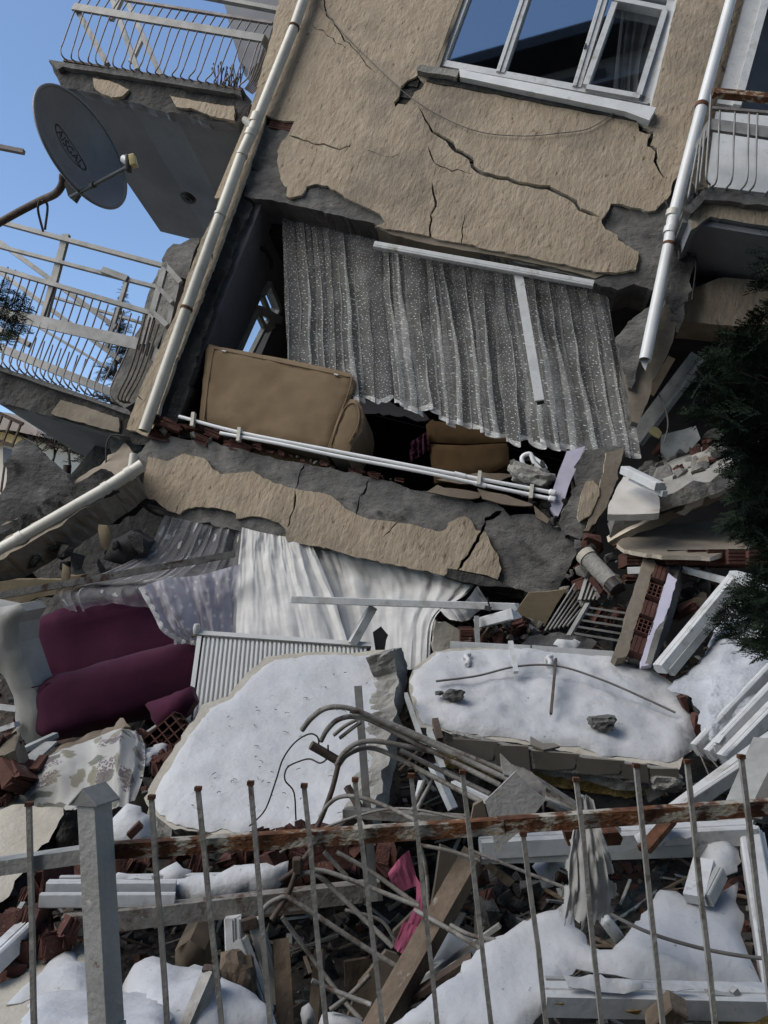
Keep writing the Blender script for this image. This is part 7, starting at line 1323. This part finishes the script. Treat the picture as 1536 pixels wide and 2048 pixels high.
# bare shrub beyond the ruin
T = Thing('bare_tree', 'bare twiggy tree under the lower balcony at the left', 'tree'); m2 = MB(); rnd = random.Random(2); b0 = P(130, 1000, 9)
T2 = MB(); tube(T2, [b0, P(135, 930, 9)], .05, 6); T.part('trunk', T2, 'twig')
def grow(p, d, L, r, k):
    q = p + d * L; mid = p.lerp(q, .5) + Vector((rnd.gauss(0, L * .08), 0, rnd.gauss(0, L * .08))); tube(m2, [p, mid, q], lambda t: r * (1 - .4 * t), 4, 3, cap=False)
    if k == 0: return
    for _ in range(3): e = (d + Vector((rnd.uniform(-.9, .9), rnd.uniform(-.5, .5), rnd.uniform(-.5, .5)))).normalized(); grow(p.lerp(q, rnd.uniform(.4, 1)), e, L * rnd.uniform(.6, .85), r * .62, k - 1)
for x in (60, 100, 140, 175): grow(P(x, 935, 9), Vector((rnd.uniform(-.4, .4), 0, 1)).normalized(), .22, .02, 4)
T.part('crown', m2, 'twig'); T.done()
# distant house, direct sun painted on as a yellow band, with balcony rail
T = Thing('far_house', 'pale distant house with brown roof below the lower balcony at the left', 'building'); hd = 26
def hq(q, k=0): return [P(x, y, hd - k) for x, y in q]
m2 = MB(); plate(m2, [(-200, 850), (20, 862), (60, 880), (72, 1050), (-200, 1050)], fplane(0, 900, hd), 5, seg=1, jit=0, grid=0); T.part('wall', m2, 'far_wall')
m2 = MB(); plate(m2, [(-200, 800), (20, 826), (84, 866), (84, 874), (20, 860), (-200, 850)], fplane(0, 840, hd - .6), 6, seg=1, jit=0, grid=0); T.part('roof', m2, 'far_roof')
m2 = MB(); plate(m2, [(-200, 856), (10, 864), (44, 876), (44, 890), (-200, 878)], fplane(0, 870, hd - .2), .15, seg=1, jit=0, grid=0); T.part('painted_sun_band', m2, 'far_painted_sun')  # sunlight on the far house, painted as a yellow band
for q in ([(6, 895), (28, 900), (28, 935), (6, 930)], [(-30, 890), (-10, 894), (-10, 930), (-30, 926)]): m2 = MB(); plate(m2, q, fplane(0, 900, hd - .05), .1, seg=1, jit=0, grid=0); T.part('window', m2, 'opp_wall')
T.done()
T = Thing('far_railing', 'thin railing of a neighbouring balcony at the far left edge', 'railing'); rd_ = 9
m2 = MB(); bar(m2, P(-60, 800, rd_), P(46, 848, rd_), .05, .04); T.part('hand_rail', m2, 'dark_steel'); m2 = MB(); bar(m2, P(-60, 862, rd_), P(28, 892, rd_), .06, .04); T.part('foot_rail', m2, 'dark_steel')
for k in range(6): m2 = MB(); bar(m2, P(-52 + k * 19, 806 + k * 8, rd_), P(-70 + k * 19, 858 + k * 6.5, rd_), .022, .022); T.part('bar', m2, 'dark_steel')
m2 = MB(); bar(m2, P(10, 925, rd_), P(2, 985, rd_), .02, .02); T.part('post', m2, 'dark_steel'); T.done()

# ------------------------------------------------------------------ house across the street (stands behind the viewer, mirrored in the panes)
T = Thing('opposite_building', 'dark apartment block across the street mirrored in the window panes', 'building')
def wbox(m2, x0, x1, y0, y1, z0_, z1): return m2.add([(x, y, z) for y in (y0, y1) for z in (z0_, z1) for x in (x0, x1)], [[0, 1, 3, 2], [4, 6, 7, 5], [0, 4, 5, 1], [2, 3, 7, 6], [0, 2, 6, 4], [1, 5, 7, 3]])
OH = 23.3
m2 = MB(); wbox(m2, -12, 14, -16, -6, 0, OH); T.part('wall', m2, 'opp_wall'); m2 = MB(); wbox(m2, -12.8, 15, -17, -4.9, OH + .01, OH + .5); T.part('roof', m2, 'opp_dark')
for fl_ in range(8):
    z = 1 + fl_ * 2.9
    for i in range(7):
        x = -10.5 + i * 3.4; m2 = MB(); wbox(m2, x, x + 1.7, -5.99, -5.93, z, z + 1.5); wn2 = T.part('window', m2, 'opp_dark'); m2 = MB(); wbox(m2, x + .8, x + .88, -5.92, -5.9, z, z + 1.5); T.part('mullion', m2, 'pvc_dirty', up=wn2)
    m2 = MB(); wbox(m2, 1, 6, -5.9, -4.8, z - .55, z - .4); T.part('balcony', m2, 'opp_wall')
T.done()

# ------------------------------------------------------------------ say which lump is which: look, size and place within its heap
PLACE = {'lumps in the room corner': 'heap against the leaning pillar', 'rubble on the tilted slab': 'rubble on the tilted slab', 'lumps in the left cavity': 'cavity under the fallen beam', 'lumps behind the snow slab': 'rubble behind the snow slab', 'lumps round the drain pipe': 'heap round the drain pipe', 'lumps by the brick wall piece': 'rubble beside the brick wall piece', 'bricks below the sofa arm': 'pile below the sofa arm', 'lumps beside the mattress': 'gap beside the mattress', 'bricks behind the left fence': 'heap behind the fence post', 'bricks under the snowy slab': 'pile under the large snowy slab', 'bricks above the corner snow': 'pile above the corner snow', 'lumps in the hollow by the rag': 'hollow beside the plastic rag', 'broken bricks along the floor edge': 'rubble along the open floor edge', 'mortar lumps along the floor edge': 'rubble along the open floor edge'}
LOOK = {'brick': 'red brick piece', 'concrete': 'grey concrete lump', 'concrete_pale': 'pale concrete lump', 'mortar': 'pale mortar lump', 'plaster_drab': 'tan plaster lump', 'plaster_pale': 'cream plaster lump', 'concrete_dark': 'dark concrete lump', 'snow': 'snow lump', 'marble': 'marble lump'}
def proj(p): q = p - CAM; z = q.dot(CF); return CX + q.dot(CR) / z * FPX, CY - q.dot(CU) / z * FPX
grp = {}
for o in COL.objects:
    if o.get('group') in PLACE: grp.setdefault(PLACE[o['group']], []).append(o)
for pl_, os_ in grp.items():
    for o in os_: o['group'] = os_[0]['group']
    px = np.array([proj(o.matrix_world.translation) for o in os_]); sz = np.array([max(o.dimensions) for o in os_]); md = float(np.median(sz)); qx = np.quantile(px[:, 0], [.2, .4, .6, .8]); my = float(np.median(px[:, 1]))
    for o, (x, y), s in zip(os_, px, sz):
        h = ('far left', 'left', 'middle', 'right', 'far right')[int(np.searchsorted(qx, x))]
        o['label'] = ('larger ' if s > md else 'small ') + LOOK[o.data.materials[0].name] + (', upper ' if y < my else ', lower ') + h + ' in the ' + pl_
BUILD.done()
